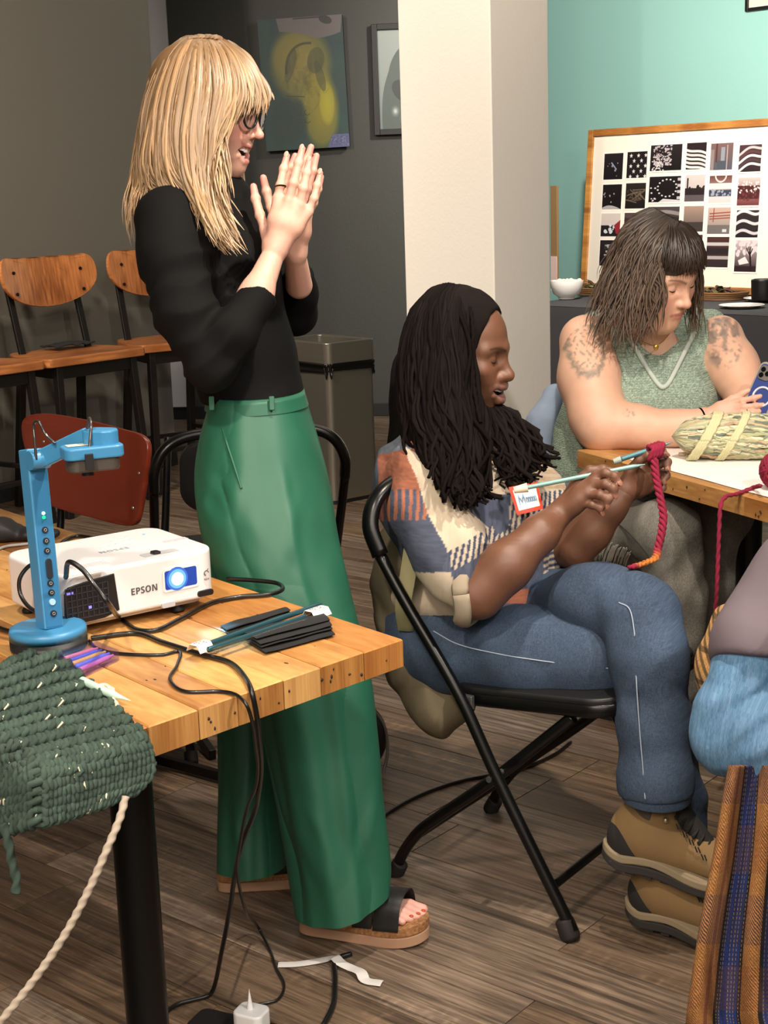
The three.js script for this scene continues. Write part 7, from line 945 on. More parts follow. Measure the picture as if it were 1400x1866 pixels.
    const nt = canvasTex(256, 192, (c, w, h) => { c.fillStyle = '#c8391f'; c.fillRect(0, 0, w, h); c.fillStyle = '#ece8e4'; c.fillRect(26, 26, w - 52, h - 52); c.strokeStyle = '#6f9cc0'; c.lineWidth = 9; c.lineCap = 'round'; c.beginPath(); c.moveTo(50, 130); c.lineTo(56, 74); c.lineTo(76, 118); c.lineTo(96, 70); c.lineTo(102, 126); for (let k = 0; k < 5; k++) { c.moveTo(116 + k * 20, 122); c.quadraticCurveTo(110 + k * 20, 92, 124 + k * 20, 94); c.quadraticCurveTo(134 + k * 20, 110, 126 + k * 20, 124); } c.stroke(); });
    const tagQ = [[927, 888], [979, 878], [990, 927], [943, 939]].map(([x, y], i) => J(x, y, [3.045, 3.06, 3.05, 3.035][i])); const tg = []; for (let i = 0; i <= 6; i++) tg.push([0, 1, 2, 3, 4].map((j) => { const u = i / 6, v = j / 4; const p = tagQ[3].clone().lerp(tagQ[2], u).lerp(tagQ[0].clone().lerp(tagQ[1], u), v); return p.addScaledVector(FWD, -0.006 * Math.sin(u * 3.1)); })); const tgg = sheet(tg, 0.0012); { const uv = tgg.attributes.uv; let mu = 0, mv = 0; for (let i = 0; i < uv.count; i++) { mu = Math.max(mu, uv.getX(i)); mv = Math.max(mv, uv.getY(i)); } for (let i = 0; i < uv.count; i++) uv.setXY(i, uv.getX(i) / mu, uv.getY(i) / mv); }
    part(person, 'name_sticker', L(tgg), new THREE.MeshStandardMaterial({ map: nt, roughness: 0.6, side: THREE.DoubleSide }), 'red bordered name sticker with handwriting'); }
  // jeans
  { const denT = mirror(dataTex(256, 256, (u, v, x, y) => { const n = 0.55 * h3(x, y >> 2, 3) + 0.45 * h3(x >> 2, y, 7), f = fbm(u * 3, v * 3, 2, 2); const t = clamp(0.22 + 0.4 * n + 0.28 * (f - 0.4)); return [mixn(0.10, 0.36, t), mixn(0.15, 0.45, t), mixn(0.22, 0.56, t)]; })); const denim = std(0xffffff, 0.8, { map: rep(denT, 3.5, 3.5), bumpMap: rep(weaveBump, 20, 20), bumpScale: 0.0005, side: THREE.DoubleSide });
    const s = new Sdf(), s2 = new Sdf();
    s.ell(J(820, 1150, 3.28), V(0.14, 0.12, 0.18), new THREE.Matrix4().makeRotationY(-0.6), 0.06); s.ell(J(795, 1150, 3.26), V(0.09, 0.11, 0.15), null, 0.05);
    s.chain([J(850, 1178, 3.17), J(960, 1192, 3.08), J(1080, 1196, 3.01), J(1170, 1204, 2.985)], [0.104, 0.093, 0.08, 0.07], 0.05);   // right thigh, underneath
    s.chain([J(1172, 1204, 2.99), J(1216, 1330, 3.02), J(1240, 1470, 3.05), J(1244, 1560, 3.05)], [0.066, 0.056, 0.05, 0.05], 0.03);   // right shin to the floor
    s2.chain([J(880, 1120, 3.33), J(990, 1112, 3.2), J(1092, 1100, 3.02), J(1166, 1120, 2.925)], [0.1, 0.088, 0.076, 0.072], 0.05);   // left thigh, crossed over
    s2.chain([J(1170, 1120, 2.92), J(1182, 1200, 2.885), J(1192, 1320, 2.885), J(1196, 1420, 2.88), J(1196, 1480, 2.88)], [0.076, 0.073, 0.068, 0.066, 0.066], 0.035);
    s2.plane(J(1198, 1446, 2.88), V(0.0, -1, 0.1), 0.004); s.plane(J(1240, 1600, 3.05), V(0, -1, 0));
    const wr = (x, y, z) => 0.012 * (fbm(x * 9 + 5, y * 9, z * 9, 3) - 0.5) + 0.0026 * Math.sin(x * 62 + y * 46 + 8 * noise(x * 6, y * 6, z * 6)) * sstep(0.45, 0.7, noise(x * 6, y * 6, z * 6 + 4));
    const o2 = { disp: wr, dispMax: 0.012, uv: (x, y, z) => [x + z * 0.7, y + z * 0.2] };
    const jeans = part(person, 'jeans', L(merge([s.mesh(0.0055, o2), s2.mesh(0.0055, o2)])), denim, 'mid-blue denim jeans');
    const seam = (pts, r = 0.0013) => tube(pts.map((q) => J(...q)), r, 6, 12); const sm = std(0x9aa5b5, 0.8);
    const onS = (sd, pts) => pts.map(([x, y]) => { let d = 2.5; for (let i = 0; i < 60; i++) { const q = J(x, y, d), e = sd.at(q.x, q.y, q.z) + wr(q.x, q.y, q.z); if (e < 0.0012) break; d += Math.max(0.001, e * 0.8); } return [x, y, d]; });
    part(jeans, 'side_seam', L(seam(onS(s2, [[1128, 1098], [1146, 1108], [1156, 1150], [1160, 1240], [1166, 1330], [1172, 1400], [1176, 1456]]))), sm, 'pale stitched seam'); part(jeans, 'side_seam', L(seam(onS(s, [[790, 1150], [830, 1172], [900, 1190], [1000, 1206], [1110, 1218]]))), sm, 'pale stitched seam');
    part(jeans, 'hem', L(loft([[1426, 1133, 1259, 2.88, 0.068], [1433, 1132, 1260, 2.88, 0.07], [1448, 1132, 1260, 2.88, 0.07], [1455, 1134, 1258, 2.88, 0.068]].map(([y, a, c, d, bb]) => ({ c: P((a + c) / 2, y, d), u: V(1, -0.02, 0).normalize(), v: V(0, 0, 1), a: (c - a) / 2 * d / F, b: bb })), 40)), denim, 'folded denim hem'); }
  // hiking boots
  { const boot = (heel, dir, upv, label) => {
      const f = dir.clone().normalize(), u = upv.clone().addScaledVector(f, -upv.dot(f)).normalize(), w = f.clone().cross(u), m = basisM(heel, f, u, w);   // local x heel to toe, y up, z outward
      const put = (g) => L(g.applyMatrix4(m)), a = (x, y, z) => V(x, y, z);
      const tanM = std(0x8a6f4a, 0.9, { bumpMap: rep(fineBump, 20, 20), bumpScale: 0.0006 }), grey = std(0x4b443f, 0.75), blk = std(0x232222, 0.8), soleM = std(0x8e7f66, 0.75), outM = std(0x2e2b2a, 0.8);
      const s = new Sdf(); s.ell(a(0.06, 0.075, 0), V(0.062, 0.06, 0.04), null, 0.03).ell(a(0.14, 0.062, 0), V(0.085, 0.045, 0.043), null, 0.03).ell(a(0.225, 0.05, 0), V(0.058, 0.034, 0.043), null, 0.03).cap(a(0.08, 0.09, 0), a(0.085, 0.14, 0), 0.044, 0.046, 0.04); s.plane(a(0.085, 0.142, 0), V(-0.1, 1, 0), 0.006).plane(a(0.1, 0.03, 0), V(0, -1, 0), 0.003);
      const bt = part(person, 'boot', put(s.mesh(0.004)), tanM, label);
      const heelS = new Sdf(); heelS.ell(a(0.045, 0.06, 0), V(0.051, 0.058, 0.0425), null, 0.02); heelS.plane(a(0.055, 0.06, 0), V(0.75, 0.45, 0)).plane(a(0.05, 0.03, 0), V(0, -1, 0)); part(bt, 'heel_counter', put(heelS.mesh(0.004)), blk, 'dark heel counter');
      const col = new Sdf(); col.cap(a(0.08, 0.105, 0), a(0.083, 0.145, 0), 0.047, 0.05, 0.02); col.plane(a(0.085, 0.147, 0), V(-0.1, 1, 0)).plane(a(0.07, 0.105, 0), V(0.5, -0.9, 0)).plane(a(0.085, 0.13, 0), V(1, 0.1, 0)); part(bt, 'padded_collar', put(col.mesh(0.004)), grey, 'brown padded collar');
      const toe = new Sdf(); toe.ell(a(0.228, 0.046, 0), V(0.062, 0.034, 0.046), null, 0.02); toe.plane(a(0.225, 0.05, 0), V(-1, 0.35, 0)).plane(a(0.22, 0.03, 0), V(0, -1, 0)).plane(a(0.24, 0.066, 0), V(0.3, 1, 0)); part(bt, 'toe_cap', put(toe.mesh(0.004)), blk, 'dark toe cap');
      const outline = new THREE.Shape(); outline.moveTo(-0.008, 0); outline.bezierCurveTo(-0.01, 0.032, 0.03, 0.043, 0.07, 0.04); outline.bezierCurveTo(0.12, 0.036, 0.17, 0.05, 0.215, 0.05); outline.bezierCurveTo(0.27, 0.048, 0.292, 0.025, 0.292, 0); outline.bezierCurveTo(0.292, -0.025, 0.27, -0.048, 0.215, -0.05); outline.bezierCurveTo(0.17, -0.05, 0.12, -0.036, 0.07, -0.04); outline.bezierCurveTo(0.03, -0.043, -0.01, -0.032, -0.008, 0);
      const slab = (y0, h, k, wave) => { const g = new THREE.ExtrudeGeometry(outline, { depth: h, bevelEnabled: true, bevelSize: 0.003, bevelThickness: 0.003, bevelSegments: 2, curveSegments: 18, steps: 1 }).rotateX(-Math.PI / 2).scale(k, 1, k); const p = g.attributes.position; for (let i = 0; i < p.count; i++) { const x = p.getX(i), t = x / 0.29; const rise = 0.014 * Math.pow(clamp((t - 0.72) / 0.28), 2) + 0.02 * Math.pow(clamp((0.14 - t) / 0.17), 1.4) + wave * (0.008 * Math.sin((t - 0.12) * 8.5)); p.setY(i, p.getY(i) + y0 + rise); } g.computeVertexNormals(); return g; };
      part(bt, 'midsole', put(slab(0.02, 0.01, 1, 1)), soleM, 'pale tan wavy midsole'); const out = part(bt, 'outsole', put(slab(0.002, 0.012, 0.985, 0.6)), outM, 'dark lugged outsole'); const lugs = []; for (let k = 0; k < 8; k++) for (const q of [-1, 1]) lugs.push(box(0.018, 0.007, 0.026, 0.001).translate(0.02 + k * 0.035, 0.0005 + (k === 0 ? 0.012 : k > 6 ? 0.012 : 0), q * 0.024)); part(out, 'tread_lug', put(merge(lugs)), outM);
      const lace = []; for (let k = 0; k < 6; k++) { const t = k / 5, x = mixn(0.19, 0.128, t), y = mixn(0.092, 0.143, t); for (const q of [-1, 1]) lace.push(tube([a(x, y - 0.012, q * 0.03), a(x + 0.006, y + 0.004, q * 0.012), a(x - 0.006, y + 0.01, -q * 0.012), a(x - 0.014, y + 0.002, -q * 0.03)], 0.0024, 6)); } const tng = new Sdf(); tng.cap(a(0.2, 0.07, 0), a(0.126, 0.14, 0), 0.02, 0.022, 0.01); part(bt, 'tongue', put(tng.mesh(0.004)), blk, 'black tongue'); part(bt, 'laces', put(merge(lace)), std(0x1c1b1b, 0.8), 'black laces');
      const eye = []; for (let k = 0; k < 5; k++) { const t = k / 4; eye.push(box(0.0022, 0.012, 0.003, 0.0006).rotateZ(0.5).translate(mixn(0.19, 0.135, t), mixn(0.074, 0.122, t), 0.0425 - t * 0.001)); eye.push(box(0.0022, 0.012, 0.003, 0.0006).rotateZ(0.5).translate(mixn(0.19, 0.135, t) + 0.006, mixn(0.074, 0.122, t), 0.0425 - t * 0.001)); } part(bt, 'stitching', put(merge(eye)), blk); part(bt, 'lace_hook', put(new THREE.SphereGeometry(0.006, 12, 10).translate(0.112, 0.132, 0.047)), std(0xb9ab92, 0.3, { metalness: 0.8 }), 'metal lace hook');
    };
    boot(J(1106, 1566, 2.965), J(1310, 1618, 2.885).sub(J(1106, 1566, 2.965)), V(0.22, 1, 0.05), 'tan suede hiking boot of the crossed leg'); boot(onY(1152, 1668, 0.016), onY(1330, 1712, 0.0).sub(onY(1150, 1662, 0.0)), V(0, 1, 0), 'tan suede hiking boot standing on the floor'); }
}
// ---------------------------------------------------------------- the tattooed woman in the sage knit top, at the second table
{
  seed(1303);
  const person = thing('person', 'seated woman with brown wavy hair, sage sleeveless knit and tattooed arms, looking at a phone', 'person', V(0.75, 0, -4.5)); const O = person.position.clone(), L = (g) => g.translate(-O.x, -O.y, -O.z);
  const skc = [0.66, 0.39, 0.275], skin = { skin: skc, lip: [0.5, 0.2, 0.16], brow: [0.09, 0.05, 0.035], blush: [0.70, 0.31, 0.23], lid: [0.45, 0.25, 0.2] };
  const HC = J(1198, 494, 4.12), fwd = V(0.6, -0.4, 0.66), M = headFrame(HC, fwd, 0.1, 1.18), hs = headSdf({ full: 1, lips: 0.85, nose: 0.95, wide: 1.06 });
  const head = hs.mesh(0.003, { color: headColor(skin, hs) }).applyMatrix4(M);
  const tat = [0.17, 0.17, 0.15];
  // ink drawings: coordinates round each upper arm (across, along) in metres
  const ringTattoo = (x, y) => { const a = Math.atan2(y, x), r = Math.hypot(x / 0.052, y / 0.072), lobes = 0.045 * Math.sin(a * 17) + 0.16 * (noise(x * 180, y * 180, 3) - 0.5); let k = Math.exp(-(((r - 0.92 + lobes) / 0.15) ** 2)) * (0.75 + 0.35 * noise(x * 420, y * 420, 7)); if (r < 0.85) { const f = Math.abs(Math.sin(x * 170 + 3 * Math.sin(y * 90)) * Math.cos(y * 120 + 2 * Math.sin(x * 130))); k = Math.max(k, sstep(0.62, 0.8, f) * 0.75); } return k; };
  const flowerTattoo = (x, y) => { const r = Math.hypot(x / 0.05, y / 0.09); if (r > 1.1) return 0; const f = fbm(x * 70 + 9, y * 60, 5, 3), e = Math.abs(Math.sin(x * 150 + 4 * noise(x * 60, y * 60, 2)) * Math.sin(y * 140 + 4 * noise(x * 50, y * 50, 8))); return sstep(1.1, 0.85, r) * clamp(sstep(0.42, 0.6, f) * 0.8 + sstep(0.6, 0.85, e) * 0.5); };
  const b = new Sdf(); b.chain([J(1180, 560, 4.22), J(1182, 640, 4.3)], [0.064, 0.08], 0.04); b.ell(J(1185, 680, 4.33), V(0.17, 0.1, 0.1), null, 0.05);
  b.chain([J(1068, 622, 4.24), J(1074, 690, 4.17), J(1091, 760, 4.12), J(1098, 782, 4.1)], [0.076, 0.079, 0.072, 0.06], 0.05); b.chain([J(1098, 778, 4.1), J(1160, 778, 4.08), J(1230, 780, 4.05), J(1286, 764, 4.02)], [0.06, 0.058, 0.046, 0.033], 0.03);
  b.chain([J(1314, 616, 4.32), J(1334, 670, 4.24), J(1368, 735, 4.14)], [0.066, 0.068, 0.058], 0.05); b.chain([J(1368, 735, 4.14), J(1400, 760, 4.06), J(1384, 752, 4.0)], [0.058, 0.05, 0.034], 0.03);
  const armR0 = J(1070, 636, 4.1), col = (x, y, z) => { const n = 0.95 + 0.1 * noise(x * 60, y * 60, z * 60); let k = skc.map((q) => q * n); const p = V(x, y, z), q = p.clone().sub(armR0); const u = q.x, v = q.y - 0.0; if (Math.hypot(q.x, q.y) < 0.12 && q.z > -0.09) { const t = ringTattoo(u, v) * 0.82; k = k.map((w, i) => mixn(w, [0.12, 0.125, 0.10][i], t)); } const q2 = p.clone().sub(J(1322, 612, 4.2)); if (Math.hypot(q2.x, q2.y) < 0.13 && q2.z > -0.1) { const t = flowerTattoo(q2.x - q2.y * 0.25 - 0.004, q2.y) * 0.85; k = k.map((w, i) => mixn(w, [0.13, 0.12, 0.11][i], t)); } const q3 = p.clone().sub(J(1150, 752, 4.03)); if (Math.hypot(q3.x, q3.y) < 0.03) k = k.map((w, i) => mixn(w, tat[i], 0.6 * sstep(0.55, 0.7, noise(x * 260, y * 260, z * 50)) * sstep(0.03, 0.012, Math.hypot(q3.x, q3.y * 1.8)))); return k; };
  const rest = b.mesh(0.0045, { color: col });
  const rh = [[[1330, 736, 3.99], [1352, 730, 3.975], [1374, 726, 3.965], [1386, 722, 3.962]], [[1332, 746, 3.985], [1356, 742, 3.965], [1378, 740, 3.955], [1392, 738, 3.955]], [[1330, 755, 3.985], [1352, 753, 3.965], [1372, 752, 3.955], [1384, 750, 3.955]], [[1326, 763, 3.99], [1346, 763, 3.972], [1362, 763, 3.965], [1374, 761, 3.965]], [[1312, 740, 4.0], [1334, 727, 3.995], [1352, 718, 3.99], [1364, 712, 3.988]]].map((c) => c.map((q) => J(...q)));
  const lh = [[[1384, 728, 4.0], [1396, 724, 3.985], [1404, 716, 3.975], [1406, 708, 3.972]], [[1388, 738, 3.99], [1400, 736, 3.97], [1408, 732, 3.962], [1412, 728, 3.96]], [[1386, 748, 3.985], [1398, 748, 3.968], [1406, 746, 3.962], [1412, 744, 3.96]], [[1382, 756, 3.985], [1394, 758, 3.97], [1402, 757, 3.965], [1408, 756, 3.965]], [[1376, 734, 4.01], [1384, 722, 4.005], [1390, 712, 4.0], [1394, 704, 3.998]]].map((c) => c.map((q) => J(...q)));
  const cs = () => (x, y, z) => { const n = 0.95 + 0.1 * noise(x * 90, y * 90, z * 90); return [0.68 * n, 0.37 * n, 0.27 * n]; };
  const h1 = handSdf(new Sdf(), J(1288, 763, 4.015), J(1240, 776, 4.045), rh, 0.0088, { foreR: 0.036, wristR: 0.028 }).mesh(0.0032, { color: cs() }), h2 = handSdf(new Sdf(), J(1372, 752, 4.01), J(1400, 762, 4.06), lh, 0.0088, { foreR: 0.036, wristR: 0.028 }).mesh(0.0032, { color: cs() });
  part(person, 'body', L(merge([head, rest, h1, h2])), skinMat(0.48)); const inHead = (g) => L(g.applyMatrix4(M));
  part(person, 'eyelashes', inHead(merge(lashes(1.06, 0.001))), std(0x0c0807, 0.6)); part(person, 'bracelet', L(new THREE.TorusGeometry(0.0335, 0.0022, 8, 32).applyMatrix4(basisM(J(1280, 766, 4.02), V(0.1, 0.2, 1).normalize(), V(-0.2, 0.97, -0.17).normalize(), V(1, 0.2, -0.1).normalize()))), std(0x121212, 0.6), 'thin black wrist cord'); part(person, 'finger_ring', L(new THREE.TorusGeometry(0.0098, 0.0018, 8, 24).applyMatrix4(basisM(J(1361, 752, 3.96), V(0, 0, 1), V(0, 1, 0), V(-1, 0, 0)))), std(0xcfcfcf, 0.2, { metalness: 0.9 }), 'silver ring');
  { const ch = tube([[1158, 610, 4.2], [1176, 624, 4.16], [1196, 630, 4.14], [1212, 618, 4.15], [1226, 600, 4.18]].map((q) => J(...q)), 0.0012, 6, 10), pend = new THREE.SphereGeometry(0.0075, 14, 10).scale(1, 1.25, 0.5).translate(...J(1196, 633, 4.13).toArray()); part(person, 'necklace', L(merge([ch, pend])), std(0xc9a24e, 0.3, { metalness: 0.8 }), 'fine gold necklace with a small pendant'); }
  // hair
  { const root = [0.034, 0.022, 0.0155], tip = [0.095, 0.06, 0.04], cap = new Sdf(); cap.ell(V(0, 0.034, -0.012), V(0.084, 0.091, 0.103)); cap.ell(V(0, -0.03, -0.06), V(0.078, 0.1, 0.055), null, 0.03); for (const q of [1, -1]) cap.ell(V(q * 0.072, -0.03, -0.01), V(0.016, 0.08, 0.045), null, 0.02); cap.ell(V(0, -0.04, 0.118), V(0.066, 0.085, 0.08), null, 0.008, 1);
    const gs = [cap.mesh(0.005, { color: () => root }).applyMatrix4(M)], hp = (x, y, z) => V(x, y, z).applyMatrix4(M);
    // guides in the head's frame from a parting on the crown; side = 1 her left (right in the photo), -1 her right
    const strand = (al, side, lenFall, flare, back) => { const pts = [], tot = 9; const px = side * 0.002, az = R(al) * side; for (let i = 0; i <= tot; i++) { const t = i / tot; if (t < 0.55) { const th = t / 0.55 * R(96), rx = 0.089, ry = 0.097, rz = 0.109; pts.push(V(px + Math.sin(az) * rx * Math.sin(th), 0.036 + Math.cos(th) * ry, -0.01 + Math.cos(az) * rz * Math.sin(th) + (1 - Math.sin(th)) * 0.055 * Math.cos(az))); } else { const u = (t - 0.55) / 0.45, base = pts[pts.length - 1]; const st = hpInv(base, al, side); pts.push(st(u, lenFall, flare, back)); } } const q = pts.map((p) => hpw(p)); for (let it = 0; it < 5; it++) for (let i = 1; i < q.length - 1; i++) q[i].lerp(q[i - 1].clone().lerp(q[i + 1], 0.5), 0.5); return q; };
    const hpw = (p) => (p.w ? p : p.clone().applyMatrix4(M)); let anchor = null; const hpInv = (base, al, side) => { if (!anchor || anchor.k !== al * side + 0.001) anchor = { k: al * side + 0.001, p: base.clone() }; const a0 = anchor.p; return (u, f, fl, bk) => { const w = a0.clone().applyMatrix4(M); const out = w.clone().sub(HC).setY(0).normalize(); const q = w.addScaledVector(out, fl * u * u * (2.2 - 1.2 * u)).add(V(0, -f * u, 0)).addScaledVector(fwd.clone().setY(0).normalize(), -bk * u); q.w = 1; return q; }; };
    const near = [58, 72, 86, 100, 116, 134, 152, 170].map((a, i) => strand(a, -1, [0.2, 0.24, 0.27, 0.28, 0.27, 0.25, 0.23, 0.22][i], [0.01, 0.03, 0.05, 0.075, 0.09, 0.08, 0.06, 0.05][i], 0.0)), far = [62, 78, 96, 116, 140, 168].map((a, i) => strand(a, 1, [0.25, 0.27, 0.26, 0.24, 0.22, 0.22][i], [0.0, 0.008, 0.018, 0.03, 0.03, 0.03][i], 0.0));
    const fringe = (s) => [0, 14, 28, 42, 56].map((a) => { const az = R(a) * s; return [0, 0.25, 0.5, 0.75, 1].map((t) => { const th = R(mixn(14, 82, t)); return V(Math.sin(az) * 0.091 * Math.sin(th), 0.034 + Math.cos(th) * 0.099 - 0.008 * t * t, -0.008 + Math.cos(az) * 0.112 * Math.sin(th) + 0.006 * t).applyMatrix4(M); }); });
    const o = { root, tip, r: 0.0022, flat: 2.0, wave: 0.024, freq: 9, depth: 0.014, spread: 0.014, per: 26, minLen: 0.72, clump: 9 };
    gs.push(...hairLocks(near, 430, o), ...hairLocks(far, 300, { ...o, wave: 0.013 }), ...hairLocks(fringe(-1), 150, { ...o, tip: [0.026, 0.016, 0.012], wave: 0.004, spread: 0.005, depth: 0.004, r: 0.0018, minLen: 0.86 }), ...hairLocks(fringe(1), 120, { ...o, tip: [0.026, 0.016, 0.012], wave: 0.004, spread: 0.005, depth: 0.004, r: 0.0018, minLen: 0.86 }), ...hairLocks(near.slice(1, 6), 60, { ...o, r: 0.0013, wave: 0.034, spread: 0.03, flat: 1.2 }));
    part(person, 'hair', L(merge(gs)), phys(0xffffff, 0.38, { vertexColors: true, side: THREE.DoubleSide, sheen: 0.2 }), 'dark brown wavy hair with a fringe'); }
  // knit top
  { const s = new Sdf(); s.ell(J(1176, 690, 4.32), V(0.215, 0.125, 0.145), null, 0.06); s.ell(J(1160, 780, 4.3), V(0.235, 0.16, 0.165), null, 0.08); s.ell(J(1150, 880, 4.32), V(0.24, 0.2, 0.18), null, 0.08); s.ell(J(1150, 960, 4.36), V(0.23, 0.12, 0.18), null, 0.06); s.ball(J(1150, 740, 4.2), 0.1, 0.06); s.ball(J(1240, 735, 4.2), 0.1, 0.06); s.chain([J(1062, 612, 4.38), J(1110, 596, 4.38), J(1170, 606, 4.4), J(1250, 600, 4.42), J(1296, 590, 4.42)], [0.05, 0.06, 0.07, 0.06, 0.045], 0.04);
    s.ell(J(1128, 632, 4.27), V(0.05, 0.08, 0.09), null, 0.05); s.ell(J(1280, 628, 4.33), V(0.042, 0.08, 0.08), null, 0.05);
    // V neck and arm openings
    s.cap(J(1202, 570, 4.22), J(1208, 686, 4.12), 0.094, 0.012, 0.012, 1); s.cap(J(1198, 520, 4.3), J(1198, 570, 4.28), 0.09, 0.08, 0.012, 1);
    s.chain([J(1062, 622, 4.16), J(1074, 700, 4.1), J(1092, 770, 4.06)], [0.08, 0.083, 0.068], 0.01, 1); s.chain([J(1328, 606, 4.28), J(1346, 680, 4.18)], [0.062, 0.064], 0.01, 1);
    const kn = mirror(dataTex(256, 256, (u, v, x, y) => { const n = h3(x >> 1, y >> 1, 4) * 0.55 + noise(x / 5, y / 3, 2) * 0.45, r = (Math.sin(y * 0.8) * 0.5 + 0.5) * 0.12; const t = clamp(n * 0.9 + r); return [mixn(0.36, 0.78, t), mixn(0.42, 0.82, t), mixn(0.38, 0.77, t)]; })), kb = dataTex(128, 128, (u, v, x, y) => { const n = (Math.sin(y * Math.PI / 4) * 0.5 + 0.5) * 0.6 + 0.4 * Math.abs(Math.sin(x * Math.PI / 6 + (y >> 3 & 1) * 1.5)); return [n, n, n]; }, false);
    const top = part(person, 'knit_top', L(s.mesh(0.005, { disp: (x, y, z) => 0.01 * (fbm(x * 9, y * 7, z * 9, 3) - 0.5), dispMax: 0.008, uv: (x, y, z) => [x + z * 0.5, y] })), std(0xf2faf4, 0.95, { map: rep(kn, 5, 5), bumpMap: rep(kb, 14, 14), bumpScale: 0.0016 }), 'sage green knitted sleeveless top');
    const hug = (pts) => pts.map(([x, y]) => { let d = 3.8; for (let i = 0; i < 90; i++) { const q = J(x, y, d), e = s.at(q.x, q.y, q.z); if (e < 0.003 || d > 4.5) break; d += Math.max(0.002, e * 0.8); } return J(x, y, Math.min(d, 4.4)); }); part(top, 'neck_rib', L(tube(hug([[1140, 606], [1150, 622], [1161, 640], [1173, 660], [1187, 682], [1200, 700], [1208, 706], [1217, 700], [1228, 682], [1239, 660], [1249, 640], [1259, 620], [1266, 606]]), 0.007, 8, 8)), std(0xb4c0b6, 0.95), 'ribbed neckline'); }
  // ripped grey jeans
  { const gt = mirror(dataTex(256, 256, (u, v, x, y) => { const n = 0.5 * h3(x, y >> 2, 3) + 0.5 * fbm(u * 5, v * 5, 2, 3); const t = clamp(0.1 + 0.9 * n); return [mixn(0.27, 0.6, t), mixn(0.265, 0.58, t), mixn(0.25, 0.54, t)]; })); const s = new Sdf(), s2 = new Sdf(); s.ell(J(1120, 1000, 4.5), V(0.22, 0.13, 0.2), null, 0.06); s.chain([J(1080, 1010, 4.35), J(1150, 985, 4.05), J(1212, 972, 3.82)], [0.11, 0.1, 0.086], 0.05); s.chain([J(1218, 975, 3.81), J(1236, 1080, 3.84), J(1240, 1250, 3.9)], [0.085, 0.072, 0.06], 0.03); s2.chain([J(1190, 1010, 4.45), J(1260, 960, 4.2), J(1330, 930, 4.0)], [0.11, 0.1, 0.085], 0.05); s2.chain([J(1330, 930, 4.0), J(1320, 1060, 4.1), J(1310, 1200, 4.15)], [0.08, 0.068, 0.058], 0.03);
    const o = { disp: (x, y, z) => 0.012 * (fbm(x * 11, y * 11, z * 11, 3) - 0.5) + 0.003 * Math.sin(x * 60 - y * 40 + 5 * noise(x * 9, y * 9, z * 9)), dispMax: 0.012, uv: (x, y, z) => [x + z * 0.7, y + z * 0.3] }; const jm = std(0xffffff, 0.85, { map: rep(gt, 5, 5), bumpMap: rep(weaveBump, 20, 20), bumpScale: 0.0005 }); const j = part(person, 'jeans', L(merge([s.mesh(0.0065, o), s2.mesh(0.0065, o)])), jm, 'ripped washed grey jeans');
    const on = (pts, lift) => pts.map(([x, y]) => { let d = 3.5; for (let i = 0; i < 80; i++) { const q = J(x, y, d), e = s.at(q.x, q.y, q.z); if (e < lift || d > 4.6) break; d += Math.max(0.001, e * 0.8); } return J(x, y, d); }); const fr = []; for (let i = 0; i < 70; i++) { const x = rr(1090, 1150), y = 985 + (x - 1090) * 0.35 + rr(-6, 6), l = rr(14, 34); fr.push(tube(on([[x, y], [x - l * 0.25, y + l * 0.5], [x - l * 0.4, y + l]], 0.009), 0.0012, 5, 3)); } part(j, 'frayed_threads', L(merge(fr)), std(0xb9b4aa, 0.95), 'pale frayed threads of the rip'); part(j, 'seam', L(tube(on([[1128, 955], [1150, 975], [1172, 1000], [1186, 1020]], 0.006), 0.0015, 6, 6)), std(0x2b2a28, 0.9));
    for (const [x, z] of [[0.86, -3.95], [1.02, -4.15]]) { const sh = new Sdf(); sh.ell(V(x - 0.02, 0.05, z + 0.02), V(0.045, 0.05, 0.09), null, 0.02).ell(V(x + 0.005, 0.04, z + 0.11), V(0.045, 0.035, 0.07), null, 0.04).plane(V(0, 0.002, 0), V(0, -1, 0)); part(person, 'shoe', L(sh.mesh(0.008)), std(0x1a1a1c, 0.6)); } }
  // phone in her hands
  { const c = J(1392, 716, 3.965), f = V(-0.62, 0.34, 0.7).normalize(), u = V(0.42, 0.86, -0.1); u.addScaledVector(f, -u.dot(f)).normalize(); const x = u.clone().cross(f), m = basisM(c, x, u, f); const t = thing('phone', 'smartphone in a grey and blue case held by the tattooed woman', 'phone', c), put = (g) => g.applyMatrix4(m).translate(-c.x, -c.y, -c.z);
    part(t, 'phone_case', put(extrude(roundRect(0.078, 0.155, 0.014), 0.009, 0.002, 3).translate(0, 0, -0.0045)), phys(0x9b948b, 0.35), 'grey phone case'); part(t, 'back_panel', put(extrude(roundRect(0.07, 0.147, 0.011), 0.001, 0.0004).translate(0, 0, 0.0065)), phys(0x3a4a86, 0.3, { clearcoat: 0.5 }), 'blue phone back'); part(t, 'camera_bump', put(extrude(roundRect(0.036, 0.038, 0.01), 0.003, 0.0006).translate(-0.014, 0.05, 0.0075)), phys(0x6f6a66, 0.3)); for (const [a, b2] of [[-0.022, 0.058], [-0.022, 0.042], [-0.006, 0.05]]) part(t, 'camera_lens', put(new THREE.CylinderGeometry(0.0068, 0.0068, 0.003, 22).rotateX(Math.PI / 2).translate(a, b2, 0.0118)), phys(0x101216, 0.1, { clearcoat: 1 })); part(t, 'grip_ring', put(new THREE.TorusGeometry(0.026, 0.003, 8, 32).translate(0.004, -0.012, 0.0085)), std(0xd4d9e4, 0.35)); }
}
